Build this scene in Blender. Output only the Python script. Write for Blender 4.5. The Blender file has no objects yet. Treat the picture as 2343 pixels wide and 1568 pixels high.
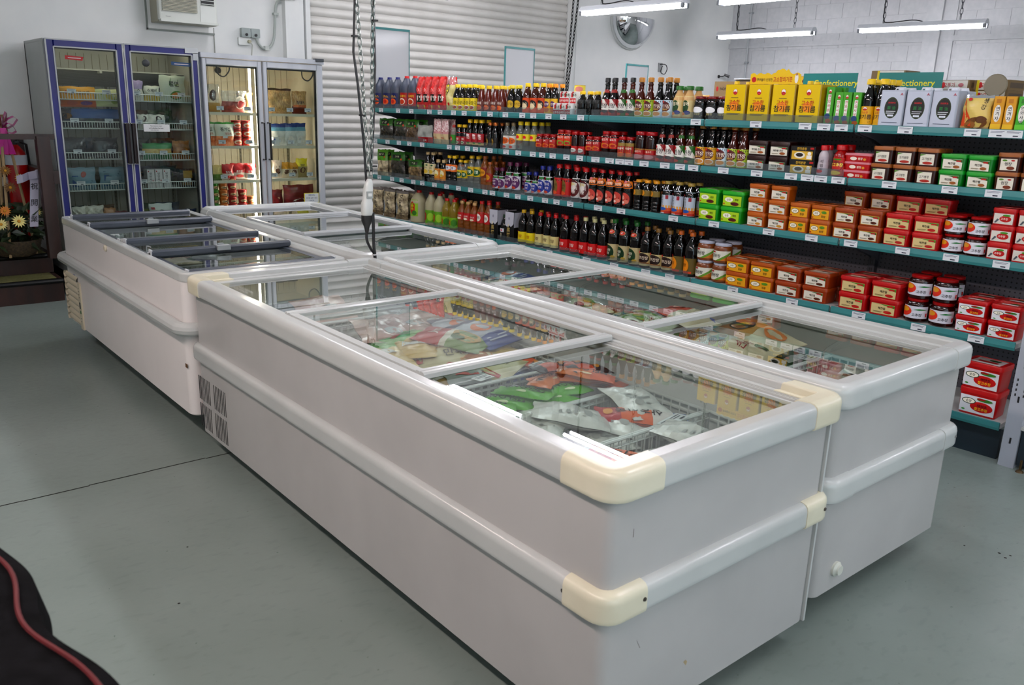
import bpy, math, random
from mathutils import Vector, Matrix, Euler
random.seed(7)
SC = bpy.context.scene
C = SC.collection
PI = math.pi

# ------------------------------------------------------------------ camera
cam_d = bpy.data.cameras.new('camera')
cam = bpy.data.objects.new('camera', cam_d); C.objects.link(cam)
cam_d.sensor_width = 36.0
cam_d.lens = 1924.1 / 2343 * 36
_y, _p, _r = math.radians(40.107), math.radians(15.42), math.radians(1.858)
_f = Vector((math.sin(_y) * math.cos(_p), math.cos(_y) * math.cos(_p), -math.sin(_p)))
_rt = Vector((math.cos(_y), -math.sin(_y), 0)); _up = _rt.cross(_f)
_r2 = _rt * math.cos(_r) + _up * math.sin(_r); _u2 = _up * math.cos(_r) - _rt * math.sin(_r)
cam.matrix_world = Matrix(((_r2.x, _u2.x, -_f.x, 0), (_r2.y, _u2.y, -_f.y, 0), (_r2.z, _u2.z, -_f.z, 1.6), (0, 0, 0, 1)))
cam_d.clip_start = 0.05
cam_d.dof.use_dof = True
cam_d.dof.focus_distance = 5.0
cam_d.dof.aperture_fstop = 8.5
SC.camera = cam

# ------------------------------------------------------------------ world, exposure
SC.view_settings.view_transform = 'Standard'
SC.view_settings.look = 'None'
SC.view_settings.gamma = 1.0
SC.view_settings.use_curve_mapping = False
SC.view_settings.exposure = 0.35
W = bpy.data.worlds.new('world'); SC.world = W; W.use_nodes = True
W.node_tree.nodes['Background'].inputs[0].default_value = (0.72, 0.84, 1.0, 1)
W.node_tree.nodes['Background'].inputs[1].default_value = 2.6
TUBE = 55.0          # emission strength of the fluorescent tubes
cy = SC.cycles
cy.max_bounces = 8; cy.diffuse_bounces = 4; cy.glossy_bounces = 4
cy.transmission_bounces = 4; cy.transparent_max_bounces = 24
cy.caustics_reflective = False; cy.caustics_refractive = False
cy.sample_clamp_indirect = 4.0
cy.use_denoising = True

# ------------------------------------------------------------------ materials
def lin(h):
    h = h.lstrip('#'); o = []
    for i in (0, 2, 4):
        c = int(h[i:i + 2], 16) / 255
        o.append(c / 12.92 if c <= 0.04045 else ((c + 0.055) / 1.055) ** 2.4)
    return (*o, 1)

MATS = {}
def mat(h, rough=0.45, metal=0.0, coat=0.0):
    """Plain paint, print or plastic of one sRGB colour with a little mottling."""
    k = (h, rough, metal, coat)
    if k in MATS: return MATS[k]
    m = bpy.data.materials.new('paint_' + h.lstrip('#')); m.use_nodes = True
    b = m.node_tree.nodes['Principled BSDF']
    c = [min(1, q ** 1.42 * 1.05) for q in lin(h)[:3]]          # printed and moulded colours are deep
    b.inputs['Base Color'].default_value = (*c, 1)
    b.inputs['Specular IOR Level'].default_value = .35
    b.inputs['Roughness'].default_value = rough
    b.inputs['Metallic'].default_value = metal
    b.inputs['Coat Weight'].default_value = coat
    MATS[k] = m; return m

def nodes(name):
    m = bpy.data.materials.new(name); m.use_nodes = True
    t = m.node_tree; return m, t.nodes, t.links, t.nodes['Principled BSDF']

def noise_mat(name, c1, c2, scale, rough=0.5, bump=0.0, detail=4, lo=.35, hi=.65, rough2=None, stretch=None, metal=0):
    m, n, l, b = nodes(name)
    tc = n.new('ShaderNodeTexCoord'); src = tc.outputs['Object']
    if stretch:
        mp = n.new('ShaderNodeMapping'); mp.inputs['Scale'].default_value = stretch
        l.new(src, mp.inputs[0]); src = mp.outputs[0]
    t = n.new('ShaderNodeTexNoise'); t.inputs['Scale'].default_value = scale; t.inputs['Detail'].default_value = detail
    l.new(src, t.inputs['Vector'])
    r = n.new('ShaderNodeValToRGB'); r.color_ramp.elements[0].position = lo; r.color_ramp.elements[1].position = hi
    r.color_ramp.elements[0].color = lin(c1); r.color_ramp.elements[1].color = lin(c2)
    l.new(t.outputs['Fac'], r.inputs[0]); l.new(r.outputs[0], b.inputs['Base Color'])
    b.inputs['Roughness'].default_value = rough; b.inputs['Metallic'].default_value = metal
    if rough2 is not None:
        mr = n.new('ShaderNodeMapRange'); mr.inputs[3].default_value = rough; mr.inputs[4].default_value = rough2
        l.new(t.outputs['Fac'], mr.inputs[0]); l.new(mr.outputs[0], b.inputs['Roughness'])
    if bump:
        bp = n.new('ShaderNodeBump'); bp.inputs['Strength'].default_value = bump; bp.inputs['Distance'].default_value = .01
        l.new(t.outputs['Fac'], bp.inputs['Height']); l.new(bp.outputs[0], b.inputs['Normal'])
    return m

def emit(name, c, s):
    m = bpy.data.materials.new(name); m.use_nodes = True; n = m.node_tree.nodes; l = m.node_tree.links
    n.remove(n['Principled BSDF']); e = n.new('ShaderNodeEmission')
    e.inputs[0].default_value = lin(c); e.inputs[1].default_value = s
    l.new(e.outputs[0], n['Material Output'].inputs[0]); return m

def clear(name, tint, gain=1.0, ior=1.5, rough=0.0, body=0.0, bodycol='#ffffff'):
    """Thin clear sheet: tinted see-through plus fresnel reflection, optional milky body."""
    m = bpy.data.materials.new(name); m.use_nodes = True; n = m.node_tree.nodes; l = m.node_tree.links
    n.remove(n['Principled BSDF'])
    tr = n.new('ShaderNodeBsdfTransparent'); tr.inputs[0].default_value = lin(tint)
    gl = n.new('ShaderNodeBsdfGlossy'); gl.inputs['Roughness'].default_value = rough
    fr = n.new('ShaderNodeFresnel'); fr.inputs[0].default_value = ior
    ge = n.new('ShaderNodeNewGeometry')
    mu = n.new('ShaderNodeMath'); mu.operation = 'MULTIPLY'; mu.use_clamp = True; mu.inputs[1].default_value = gain
    sb = n.new('ShaderNodeMath'); sb.operation = 'SUBTRACT'; sb.inputs[0].default_value = 1
    m2 = n.new('ShaderNodeMath'); m2.operation = 'MULTIPLY'
    l.new(fr.outputs[0], mu.inputs[0]); l.new(ge.outputs['Backfacing'], sb.inputs[1])
    l.new(mu.outputs[0], m2.inputs[0]); l.new(sb.outputs[0], m2.inputs[1])
    mx = n.new('ShaderNodeMixShader'); l.new(m2.outputs[0], mx.inputs[0])
    base = tr
    if body:
        d = n.new('ShaderNodeBsdfDiffuse'); d.inputs[0].default_value = lin(bodycol)
        m3 = n.new('ShaderNodeMixShader'); m3.inputs[0].default_value = body
        l.new(tr.outputs[0], m3.inputs[1]); l.new(d.outputs[0], m3.inputs[2]); base = m3
    l.new(base.outputs[0], mx.inputs[1]); l.new(gl.outputs[0], mx.inputs[2])
    l.new(mx.outputs[0], n['Material Output'].inputs[0]); return m

# ------------------------------------------------------------------ mesh builder
TXT = {}
def glyphs(s):
    if s in TXT: return TXT[s]
    cu = bpy.data.curves.new('letters', 'FONT'); cu.body = s; cu.resolution_u = 2; cu.align_x = 'CENTER'; cu.offset = 0.012
    o = bpy.data.objects.new('letters', cu); C.objects.link(o)
    dg = bpy.context.evaluated_depsgraph_get(); e = o.evaluated_get(dg); me = e.to_mesh()
    V = [(v.co.x, v.co.y) for v in me.vertices]; F = [tuple(p.vertices) for p in me.polygons]
    e.to_mesh_clear(); bpy.data.objects.remove(o); bpy.data.curves.remove(cu)
    xs = [v[0] for v in V] or [0]; ys = [v[1] for v in V] or [0]
    cx, cyy = (min(xs) + max(xs)) / 2, (min(ys) + max(ys)) / 2
    h = max(max(ys) - min(ys), .3); w = (max(xs) - min(xs)) / h
    V = [((x - cx) / h, (y - cyy) / h) for x, y in V]
    # front faces counter-clockwise
    G = []
    for f in F:
        a = sum(V[f[i]][0] * V[f[(i + 1) % len(f)]][1] - V[f[(i + 1) % len(f)]][0] * V[f[i]][1] for i in range(len(f)))
        G.append(f if a > 0 else f[::-1])
    TXT[s] = (V, G, w); return TXT[s]

def smooth(P, n=4):
    P = [Vector(p) for p in P]; Q = []
    for i in range(len(P) - 1):
        a, b, c, d = P[max(i - 1, 0)], P[i], P[i + 1], P[min(i + 2, len(P) - 1)]
        for k in range(n):
            t = k / n; Q.append(tuple(.5 * (2 * b + (c - a) * t + (2 * a - 5 * b + 4 * c - d) * t * t + (3 * b - a - 3 * c + d) * t ** 3)))
    return Q + [tuple(P[-1])]
class MB:
    def __init__(s): s.V = []; s.F = []; s.I = []; s.S = []; s.ms = []
    def mi(s, m):
        if isinstance(m, str): m = mat(m)
        if m not in s.ms: s.ms.append(m)
        return s.ms.index(m)
    def add(s, V, F, m, smooth=False, T=None):
        o = len(s.V); i = s.mi(m)
        s.V += [tuple(T @ Vector(v)) for v in V] if T is not None else [tuple(v) for v in V]
        s.F += [tuple(x + o for x in f) for f in F]; s.I += [i] * len(F); s.S += [smooth] * len(F); return s
    def box(s, x0, y0, z0, x1, y1, z1, m, T=None):
        V = [(x, y, z) for z in (z0, z1) for y in (y0, y1) for x in (x0, x1)]
        return s.add(V, [(0, 2, 3, 1), (4, 5, 7, 6), (0, 1, 5, 4), (1, 3, 7, 5), (3, 2, 6, 7), (2, 0, 4, 6)], m, False, T)
    def loft(s, secs, m, cap0=True, cap1=True, smooth=True, T=None, closed=True):
        n = len(secs[0]); V = [p for q in secs for p in q]; F = []
        for k in range(len(secs) - 1):
            for i in range(n if closed else n - 1):
                j = (i + 1) % n; F.append((k * n + i, k * n + j, (k + 1) * n + j, (k + 1) * n + i))
        if cap0: F.append(tuple(range(n))[::-1])
        if cap1: F.append(tuple((len(secs) - 1) * n + i for i in range(n)))
        return s.add(V, F, m, smooth, T)
    def lathe(s, prof, m, n=14, T=None, cap0=True, cap1=True):
        return s.loft([[(r * math.cos(2 * PI * i / n), r * math.sin(2 * PI * i / n), z) for i in range(n)] for r, z in prof], m, cap0, cap1, True, T)
    def tube(s, path, r, m, n=6, closed=False, T=None):
        P = [Vector(p) for p in path]; secs = []; N = len(P); up = None
        for i, p in enumerate(P):
            if closed: d = P[(i + 1) % N] - P[i - 1]
            else: d = P[min(i + 1, N - 1)] - P[max(i - 1, 0)]
            d.normalize()
            if up is None:
                up = Vector((0, 0, 1)) if abs(d.z) < .9 else Vector((1, 0, 0))
            a = d.cross(up)
            if a.length < 1e-5: a = d.cross(Vector((.3, .8, .2)))
            a.normalize(); b = a.cross(d); up = b
            rr = r[i] if isinstance(r, (list, tuple)) else r
            secs.append([tuple(p + (a * math.cos(2 * PI * k / n) + b * math.sin(2 * PI * k / n)) * rr) for k in range(n)])
        if closed: secs.append(secs[0])
        return s.loft(secs, m, not closed, not closed, True, T)
    def wires(s, segs, r, m, T=None):
        for a, b in segs:
            s.tube([a, b], r, m, 4, T=T)
        return s
    # flat print: items laid out by a map (u, v) -> point, layer by layer
    def print_on(s, f, items, W, H):
        e = 0.0004
        for it in items:
            k = it[0]; e += 0.0004
            if k in 're':
                _, u, v, w, h, c = it; N = 6 if k == 'r' else 12; top = []; bot = []
                for i in range(N + 1):
                    a = i / N
                    if k == 'e': a = (1 - math.cos(PI * a)) / 2
                    x = u + (a - .5) * w; y = h / 2 if k == 'r' else h / 2 * math.sqrt(max(0, 1 - (2 * a - 1) ** 2)) + 1e-5
                    top.append(f(x, v + y, e)); bot.append(f(x, v - y, e))
                s.add(bot + top, [(i, i + 1, N + 2 + i, N + 1 + i) for i in range(N)], c)
            elif k in 'tTV':
                _, tx, u, v, h, c = it[:6]; mw = it[6] if len(it) > 6 else W * .92
                if k == 'V':   # written along the height
                    V, F, w = glyphs(tx); sx = min(h, mw / w)
                    s.add([f(u - y * sx, v + x * sx, e) for x, y in V], F, c)
                elif k == 'T':   # written downwards
                    for q, ch in enumerate(tx):
                        V, F, w = glyphs(ch)
                        s.add([f(u + x * h, v - q * h * 1.2 + y * h, e) for x, y in V], F, c)
                else:
                    V, F, w = glyphs(tx); sx = min(h, mw / w)
                    s.add([f(u + x * sx, v + y * h, e) for x, y in V], F, c)
            elif k == 'p':     # polygon
                _, pts, c = it; xs = [p[0] for p in pts]; x0, x1 = min(xs), max(xs); N = 10; top = []; bot = []; n_ = len(pts)
                for i in range(N + 1):          # cut into upright strips so that the shape follows the curve under it
                    x = x0 + (x1 - x0) * min(.9999, max(.0001, i / N)); hit = []
                    for q in range(n_):
                        (ax, ay), (bx, by) = pts[q], pts[(q + 1) % n_]
                        if (ax - x) * (bx - x) <= 0 and abs(bx - ax) > 1e-9: hit.append(ay + (by - ay) * (x - ax) / (bx - ax))
                    hit = hit or [0]; bot.append(f(x, min(hit), e)); top.append(f(x, max(hit) + 1e-5, e))
                s.add(bot + top, [(i, i + 1, N + 2 + i, N + 1 + i) for i in range(N)], c)
            elif k == 'l':     # rows of small illegible print
                _, u, v, w, h, nn, c = it
                for q in range(nn):
                    y = v + h / 2 - h * (q + .5) / nn; x0 = u - w / 2; x1 = u + w / 2 - (q % 3) * w * .12
                    s.add([f(x0, y - h / nn * .22, e), f(x1, y - h / nn * .22, e), f(x1, y + h / nn * .22, e), f(x0, y + h / nn * .22, e)], [(0, 1, 2, 3)], c)
        return s
    def mesh(s, name='mesh'):
        me = bpy.data.meshes.new(name); me.from_pydata(s.V, [], s.F)
        for m in s.ms: me.materials.append(m)
        me.polygons.foreach_set('material_index', s.I); me.polygons.foreach_set('use_smooth', s.S)
        me.update()
        if any(s.S): me.set_sharp_from_angle(angle=math.radians(42))
        return me

def rr(w, d, r, z, n=4, cx=0, cy=0):
    """rounded rectangle outline, counter-clockwise"""
    r = min(r, w / 2 - 1e-4, d / 2 - 1e-4); P = []
    for k, (sx, sy) in enumerate(((1, 1), (-1, 1), (-1, -1), (1, -1))):
        for i in range(n + 1):
            a = PI / 2 * (k + i / n)
            P.append((cx + sx * (w / 2 - r) + r * math.cos(a), cy + sy * (d / 2 - r) + r * math.sin(a), z))
    return P

def ob(name, mb, parent=None, loc=None, rot=None, label=None, kind=None):
    me = mb.mesh(name) if isinstance(mb, MB) else mb
    o = bpy.data.objects.new(name, me); C.objects.link(o)
    if parent is not None: o.parent = parent
    if loc is not None: o.location = loc
    if rot is not None: o.rotation_euler = rot
    if label: o['label'] = label
    if kind: o['kind'] = kind
    return o
def tag(o, label, cat, group=None):
    o['label'] = label; o['category'] = cat
    if group: o['group'] = group
    return o
def thing(name, label, cat, loc=(0, 0, 0), rot=(0, 0, 0), group=None):
    o = bpy.data.objects.new(name, None); C.objects.link(o); o.location = loc; o.rotation_euler = rot
    o.empty_display_size = .05
    return tag(o, label, cat, group)
def put(spec, loc, rot, label, cat, group=None):
    """one instance of a spec = (root name, mesh, [(part name, mesh, [(sub name, mesh)])])"""
    name, me, parts = spec
    r = bpy.data.objects.new(name, me); C.objects.link(r); r.location = loc; r.rotation_euler = rot
    for pn, pm, subs in parts:
        p = bpy.data.objects.new(pn, pm); C.objects.link(p); p.parent = r
        for sn, sm in subs:
            q = bpy.data.objects.new(sn, sm); C.objects.link(q); q.parent = p
    return tag(r, label, cat, group)
ORD = ['first', 'second', 'third', 'fourth', 'fifth', 'sixth', 'seventh', 'eighth', 'ninth', 'tenth', 'eleventh', 'twelfth', 'thirteenth', 'fourteenth', 'fifteenth', 'sixteenth', 'seventeenth', 'eighteenth', 'nineteenth', 'twentieth']

# ------------------------------------------------------------------ shared materials
def floor_mat():
    m, n, l, b = nodes('painted_concrete')
    tc = n.new('ShaderNodeTexCoord')
    t1 = n.new('ShaderNodeTexNoise'); t1.inputs['Scale'].default_value = 1.3; t1.inputs['Detail'].default_value = 6
    t2 = n.new('ShaderNodeTexNoise'); t2.inputs['Scale'].default_value = 38; t2.inputs['Detail'].default_value = 5
    mp = n.new('ShaderNodeMapping'); mp.inputs['Scale'].default_value = (7, 16, 1); mp.inputs['Rotation'].default_value = (0, 0, .9)
    t3 = n.new('ShaderNodeTexNoise'); t3.inputs['Scale'].default_value = 2.2; t3.inputs['Detail'].default_value = 8
    v = n.new('ShaderNodeTexVoronoi'); v.inputs['Scale'].default_value = 5.5
    for t in (t1, t2, v): l.new(tc.outputs['Object'], t.inputs['Vector'])
    l.new(tc.outputs['Object'], mp.inputs[0]); l.new(mp.outputs[0], t3.inputs['Vector'])
    r = n.new('ShaderNodeValToRGB'); r.color_ramp.elements[0].position = .3; r.color_ramp.elements[1].position = .72
    r.color_ramp.elements[0].color = lin('#707c77'); r.color_ramp.elements[1].color = lin('#818d88')
    l.new(t1.outputs['Fac'], r.inputs[0])
    r2 = n.new('ShaderNodeValToRGB'); r2.color_ramp.elements[0].position = .34; r2.color_ramp.elements[1].position = .44
    r2.color_ramp.elements[0].color = (.8, .8, .8, 1); r2.color_ramp.elements[1].color = (1, 1, 1, 1)
    l.new(t3.outputs['Fac'], r2.inputs[0])
    rv = n.new('ShaderNodeValToRGB'); rv.color_ramp.elements[0].position = .012; rv.color_ramp.elements[1].position = .03
    rv.color_ramp.elements[0].color = (.25, .22, .2, 1); rv.color_ramp.elements[1].color = (1, 1, 1, 1)
    l.new(v.outputs['Distance'], rv.inputs[0])
    mx = n.new('ShaderNodeMixRGB'); mx.blend_type = 'MULTIPLY'; mx.inputs[0].default_value = .4
    l.new(r.outputs[0], mx.inputs[1]); l.new(r2.outputs[0], mx.inputs[2])
    mv = n.new('ShaderNodeMixRGB'); mv.blend_type = 'MULTIPLY'; mv.inputs[0].default_value = .7
    l.new(mx.outputs[0], mv.inputs[1]); l.new(rv.outputs[0], mv.inputs[2]); l.new(mv.outputs[0], b.inputs['Base Color'])
    mr = n.new('ShaderNodeMapRange'); mr.inputs[3].default_value = .22; mr.inputs[4].default_value = .42
    l.new(t2.outputs['Fac'], mr.inputs[0]); l.new(mr.outputs[0], b.inputs['Roughness'])
    bp = n.new('ShaderNodeBump'); bp.inputs['Strength'].default_value = .12; bp.inputs['Distance'].default_value = .004
    l.new(t2.outputs['Fac'], bp.inputs['Height']); l.new(bp.outputs[0], b.inputs['Normal']); return m
def peg_mat():
    """dark perforated steel back panel: a square grid of round holes"""
    m, n, l, b = nodes('perforated_steel')
    tc = n.new('ShaderNodeTexCoord'); sp = n.new('ShaderNodeSeparateXYZ'); l.new(tc.outputs['Object'], sp.inputs[0])
    ds = []
    for ax in ('X', 'Z'):
        a = n.new('ShaderNodeMath'); a.operation = 'MULTIPLY'; a.inputs[1].default_value = 40
        f = n.new('ShaderNodeMath'); f.operation = 'FRACT'; s_ = n.new('ShaderNodeMath'); s_.operation = 'SUBTRACT'; s_.inputs[1].default_value = .5
        q = n.new('ShaderNodeMath'); q.operation = 'MULTIPLY'
        l.new(sp.outputs[ax], a.inputs[0]); l.new(a.outputs[0], f.inputs[0]); l.new(f.outputs[0], s_.inputs[0])
        l.new(s_.outputs[0], q.inputs[0]); l.new(s_.outputs[0], q.inputs[1]); ds.append(q)
    ad = n.new('ShaderNodeMath'); ad.operation = 'ADD'; l.new(ds[0].outputs[0], ad.inputs[0]); l.new(ds[1].outputs[0], ad.inputs[1])
    r = n.new('ShaderNodeValToRGB'); r.color_ramp.interpolation = 'CONSTANT'
    r.color_ramp.elements[0].color = lin('#0c0c10'); r.color_ramp.elements[1].position = .03; r.color_ramp.elements[1].color = lin('#4e4d55')
    l.new(ad.outputs[0], r.inputs[0]); l.new(r.outputs[0], b.inputs['Base Color']); b.inputs['Roughness'].default_value = .5; return m
FLOOR = floor_mat()
PEG = peg_mat()
WALL = noise_mat('painted_wall', '#d8dbda', '#dfe1df', 3, .6, .05)
BLOCK = noise_mat('painted_block', '#acaeb1', '#b3b5b7', 14, .65, .2)
CEIL = noise_mat('ceiling_paint', '#d4d6d6', '#dcdede', 2, .8)
SLATM = noise_mat('door_steel', '#d2d0ca', '#dad8d3', 5, .42)
WHITE = noise_mat('white_enamel', '#a9a8a6', '#b0afad', 2.5, .26)
RIMW = noise_mat('white_plastic', '#b3b7b5', '#bbbfbd', 3, .2)
CREAM = noise_mat('aged_cream_plastic', '#cfcab2', '#d8d4bd', 6, .25)
LINER = noise_mat('freezer_liner', '#c4c8c6', '#d2d6d4', 4, .4)
GREYBAR = noise_mat('grey_extrusion', '#2c333d', '#38404b', 5, .35)
SILVER = noise_mat('silver_extrusion', '#9b9fa0', '#a9adaf', 5, .3)
WOOD = noise_mat('dark_stained_wood', '#1c0c08', '#341a12', 9, .45, .1, stretch=(1, 1, .15))
CARPET = noise_mat('green_tread_carpet', '#4c4c22', '#62602e', 60, .9, .5)
BLUE = noise_mat('blue_enamel', '#020a5c', '#051068', 3, .42)
ALU = noise_mat('anodised_aluminium', '#aeb3ba', '#bcc1c8', 8, .35, stretch=(1, 1, .05))
BLACKP = noise_mat('black_plastic', '#101012', '#18181a', 8, .4)
TEAL = noise_mat('teal_rail', '#2c7274', '#327a7b', 4, .4)
SHELFM = noise_mat('grey_shelf_steel', '#a9abaa', '#b3b5b4', 4, .45)
NAVY = noise_mat('navy_kickplate', '#0e1c26', '#14252f', 4, .45)
WIREW = mat('#d8dcda', .35)
GLASS = clear('lid_glass', '#f6fbf9', 1.7, 1.5)
DOORG = clear('door_glass', '#eaf0ee', 1.3, 1.5)
FILM = clear('clear_film', '#eef0f0', 1.6, 1.5, .12, .10, '#e6e8ea')
GUARD = clear('shelf_guard', '#e4eaec', 1.0, 1.5, 0, .05, '#c0c8cc')
TAG = mat('#dcdfe2', .5)

# ================================================================== SETTING
def struct(name, mb, loc=None, rot=None):
    o = ob(name, mb, None, loc, rot); o['kind'] = 'structure'; return o
TH = -0.03924                          # the building's long side against the freezer rows
YB = 8.4                               # back wall
b = MB(); b.box(-3.2, -3.6, -.1, 12.2, 8.6, 0, FLOOR); floor = struct('floor', b)
g = MB()
for i in range(46):                    # saw-cut joint, slightly wandering
    x0 = -3 + i * .25; dy = .004 * math.sin(i * 1.7)
    g.box(x0, 3.659 + dy, 0.0002, x0 + .25, 3.665 + dy, .0012, mat('#3a3c38', .9))
ob('floor_joint', g, floor)
g = MB()
for x, y, r in ((3.37, 1.02, .006), (3.385, .985, .005), (3.35, .99, .006), (3.2, .7, .005), (3.32, 1.13, .004), (.62, 2.1, .006), (.9, 2.9, .004), (.5, 1.9, .004), (.75, 2.55, .005)):
    g.lathe([(r, .0003), (r * .6, .0012)], mat('#2a221c', .8), 6, Matrix.Translation((x, y, 0)))
ob('floor_speck', g, floor, kind='stuff')

b = MB(); b.box(-3.2, YB, 0, 4.2, YB + .2, 4.2, WALL); b.box(7.88, YB, 0, 11.6, YB + .2, 4.2, WALL); b.box(4.2, YB, 3.35, 7.88, YB + .2, 4.2, WALL)
struct('wall_back', b)
b = MB(); b.box(-3.4, -3.6, 0, -3.2, 8.6, 4.2, WALL); struct('wall_left', b)
b = MB(); b.box(-3.2, -3.8, 0, -2.4, -3.6, 4.2, WALL); b.box(3.2, -3.8, 0, 12.2, -3.6, 4.2, WALL); b.box(-2.4, -3.8, 2.6, 3.2, -3.6, 4.2, WALL); struct('wall_front', b)
b = MB()                               # shop front glazing behind the photographer
for x in (-2.4, -.55, 1.3, 3.15): b.box(x, -3.72, 0, x + .05, -3.66, 2.6, ALU)
b.box(-2.4, -3.72, 0, 3.2, -3.66, .08, ALU); b.box(-2.4, -3.72, 2.52, 3.2, -3.66, 2.6, ALU)
w1 = struct('window_1', b); g = MB(); g.box(-2.4, -3.695, .08, 3.2, -3.69, 2.52, DOORG); ob('pane', g, w1)
b = MB(); b.box(-3.4, -3.8, 4.2, 12.4, 8.6, 4.3, CEIL); struct('ceiling', b)
# right wall of painted blocks, turned with the building
RW = Matrix.Rotation(-TH, 4, 'Z')
b = MB(); b.box(.03, -13, 0, .25, .3, 4.3, BLOCK); b.box(.005, -13, 0, .03, .3, 4.3, BLOCK)
wr = struct('wall_right', b, (11.25, YB, 0), (0, 0, -TH))
g = MB(); g.add([(0, .0025, .0025), (0, .3875, .0025), (0, .3875, .1915), (0, .0025, .1915), (.03, 0, 0), (.03, .39, 0), (.03, .39, .194), (.03, 0, .194)],
                [(0, 3, 2, 1), (0, 1, 5, 4), (1, 2, 6, 5), (2, 3, 7, 6), (3, 0, 4, 7)], BLOCK)
bm_ = g.mesh('block')
for k in range(9):
    if 1.98 + k * .195 > 3.6: break
    for j in range(18):
        y = -.4 - j * .391 - (.195 if k % 2 else 0)
        o = ob('block', bm_, wr, (0, y, 1.99 + k * .195))
b = MB(); b.box(-.06, -3.14, 0, .0, -2.94, 4.25, BLOCK); b.box(-.02, -3.3, 0, 0, -3.14, 4.25, BLOCK); ob('pilaster', b, wr)
b = MB(); b.box(-.03, -13, 2.615, 0, .3, 2.68, BLOCK); ob('ledge', b, wr)
b = MB(); b.tube([(-.03, -.34, 0), (-.03, -.34, 4.2)], .014, mat('#b4b8ba', .4), 8); 
for z in (2.4, 3.1): b.box(-.05, -.37, z, 0, -.31, z + .02, mat('#a8acae'))
t = struct('trim_1', b, (11.25, YB, 0), (0, 0, -TH))
# column and jamb left of the roller door
b = MB(); b.box(3.93, YB - .08, 0, 4.08, YB, 4.2, WALL); b.box(4.085, YB - .05, 0, 4.14, YB, 4.2, WALL); b.box(4.165, YB - .05, 0, 4.215, YB + .05, 4.2, WALL); struct('trim_2', b)
b = MB(); b.box(7.87, YB - .04, 0, 7.92, YB + .05, 4.2, WALL); b.box(7.99, YB - .012, 0, 8.06, YB, 4.2, WALL); struct('trim_3', b)
# roller door: every curtain slat is a part
b = MB(); b.box(4.2, YB + .085, 0, 7.88, YB + .1, 3.36, SLATM); door = struct('door_1', b)
g = MB(); prof = []
for i in range(9):
    a = i / 8; prof.append((-.026 * math.sin(PI * a) ** .8, .003 + a * .077))
prof += [(-.001, .082), (.004, .086), (.004, .089)]
g.loft([[(x, p[0], p[1]) for p in prof] for x in (4.212, 7.868)], SLATM, False, False, True, closed=False)
sl = g.mesh('slat')
for k in range(38): ob('slat', sl, door, (0, YB + .07, k * .0885))
b = MB()
for k in range(9): b.box(4.22, YB + .062, 1.98 + k * .1, 4.235, YB + .066, 1.982 + k * .1, SLATM)

# ------------------------------------------------------------------ lights
TUBEM = emit('fluorescent_tube', '#fbf8ff', TUBE); TUBEW = emit('warm_fluorescent_tube', '#ffe8e2', TUBE * 1.55)
def links(mb, p0, p1, L, r, m, phase=0):
    """chain of oval links from p0 to p1"""
    a, c = Vector(p0), Vector(p1); d = (c - a); n = max(1, int(d.length / L)); q = d.normalized().to_track_quat('Z', 'Y').to_matrix().to_4x4()
    for i in range(n):
        T = Matrix.Translation(a + d * ((i + .5) / n)) @ q @ Matrix.Rotation(PI / 2 * ((i + phase) % 2), 4, 'Z')
        h = L * .66; w = L * .27; P = [(w * math.cos(t), 0, h * math.sin(t)) for t in [2 * PI * k / 8 for k in range(8)]]
        mb.tube(P, r, m, 4, True, T)
def fixture(x, y0, y1, label, z=2.52, rot=0.0, tm=None):
    L = y1 - y0; r = thing('fluorescent_light', label, 'light', (x, (y0 + y1) / 2, z), (0, 0, rot), 'twin fluorescent battens hung in rows')
    b = MB(); b.loft([[(px, y, pz) for px, pz in ((-.03, .05), (.03, .05), (.065, .012), (.065, 0), (-.065, 0), (-.065, .012))] for y in (-L / 2, L / 2)], mat('#e4e6ea', .4), smooth=False); ob('housing', b, r)
    for s in (-1, 1):
        b = MB(); b.tube([(s * .036, -L / 2 + .03, -.028), (s * .036, L / 2 - .03, -.028)], .0135, tm or TUBEM, 8); ob('tube', b, r)
        
        for y_ in (-L / 2, L / 2 - .028): b = MB(); b.box(s * .036 - .014, y_, -.045, s * .036 + .014, y_ + .028, 0, mat('#8a8e92')); ob('tube_socket', b, r)
    b = MB()
    for s in (-1, 1): links(b, (0, s * L * .3, .05), (0, s * L * .3, 4.2 - z), .06, .0035, mat('#5c6066', .4, .6))
    ob('chain', b, r, kind='stuff')
    b = MB(); b.tube(smooth([(0, -.02, .055), (0, .1, .075), (0, L * .26, .06), (0, L * .3, .1), (.01, L * .31, .3), (.0, L * .3, 4.2 - z)]), .006, BLACKP, 6); ob('cable', b, r)
fixture(6.96, 5.79, 7.2, 'farther bright batten near the roller door, above and left of the dome mirror', z=2.68, rot=-TH)
fixture(7.04, 4.02, 5.42, 'bright batten at the top edge of view beside the black cable', z=2.68)
fixture(10.04, 6.25, 7.68, 'bright hanging batten over the black security camera, middle of the three', z=2.68, rot=-TH)
fixture(10.17, 4.25, 5.68, 'longest-looking bright batten at top right over the confectionery signs', z=2.68, rot=-TH * 2)
fixture(4.34, 5.0, 6.2, 'batten above the sauce aisle reflected in the glass lid nearest the roller door')
fixture(4.42, 3.35, 4.55, 'batten above the sauce aisle reflected at the near corner of the freezer glass')
n_ = 0  # unseen battens: rows carried on, plus ones added to brighten freezers and back wall
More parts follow.
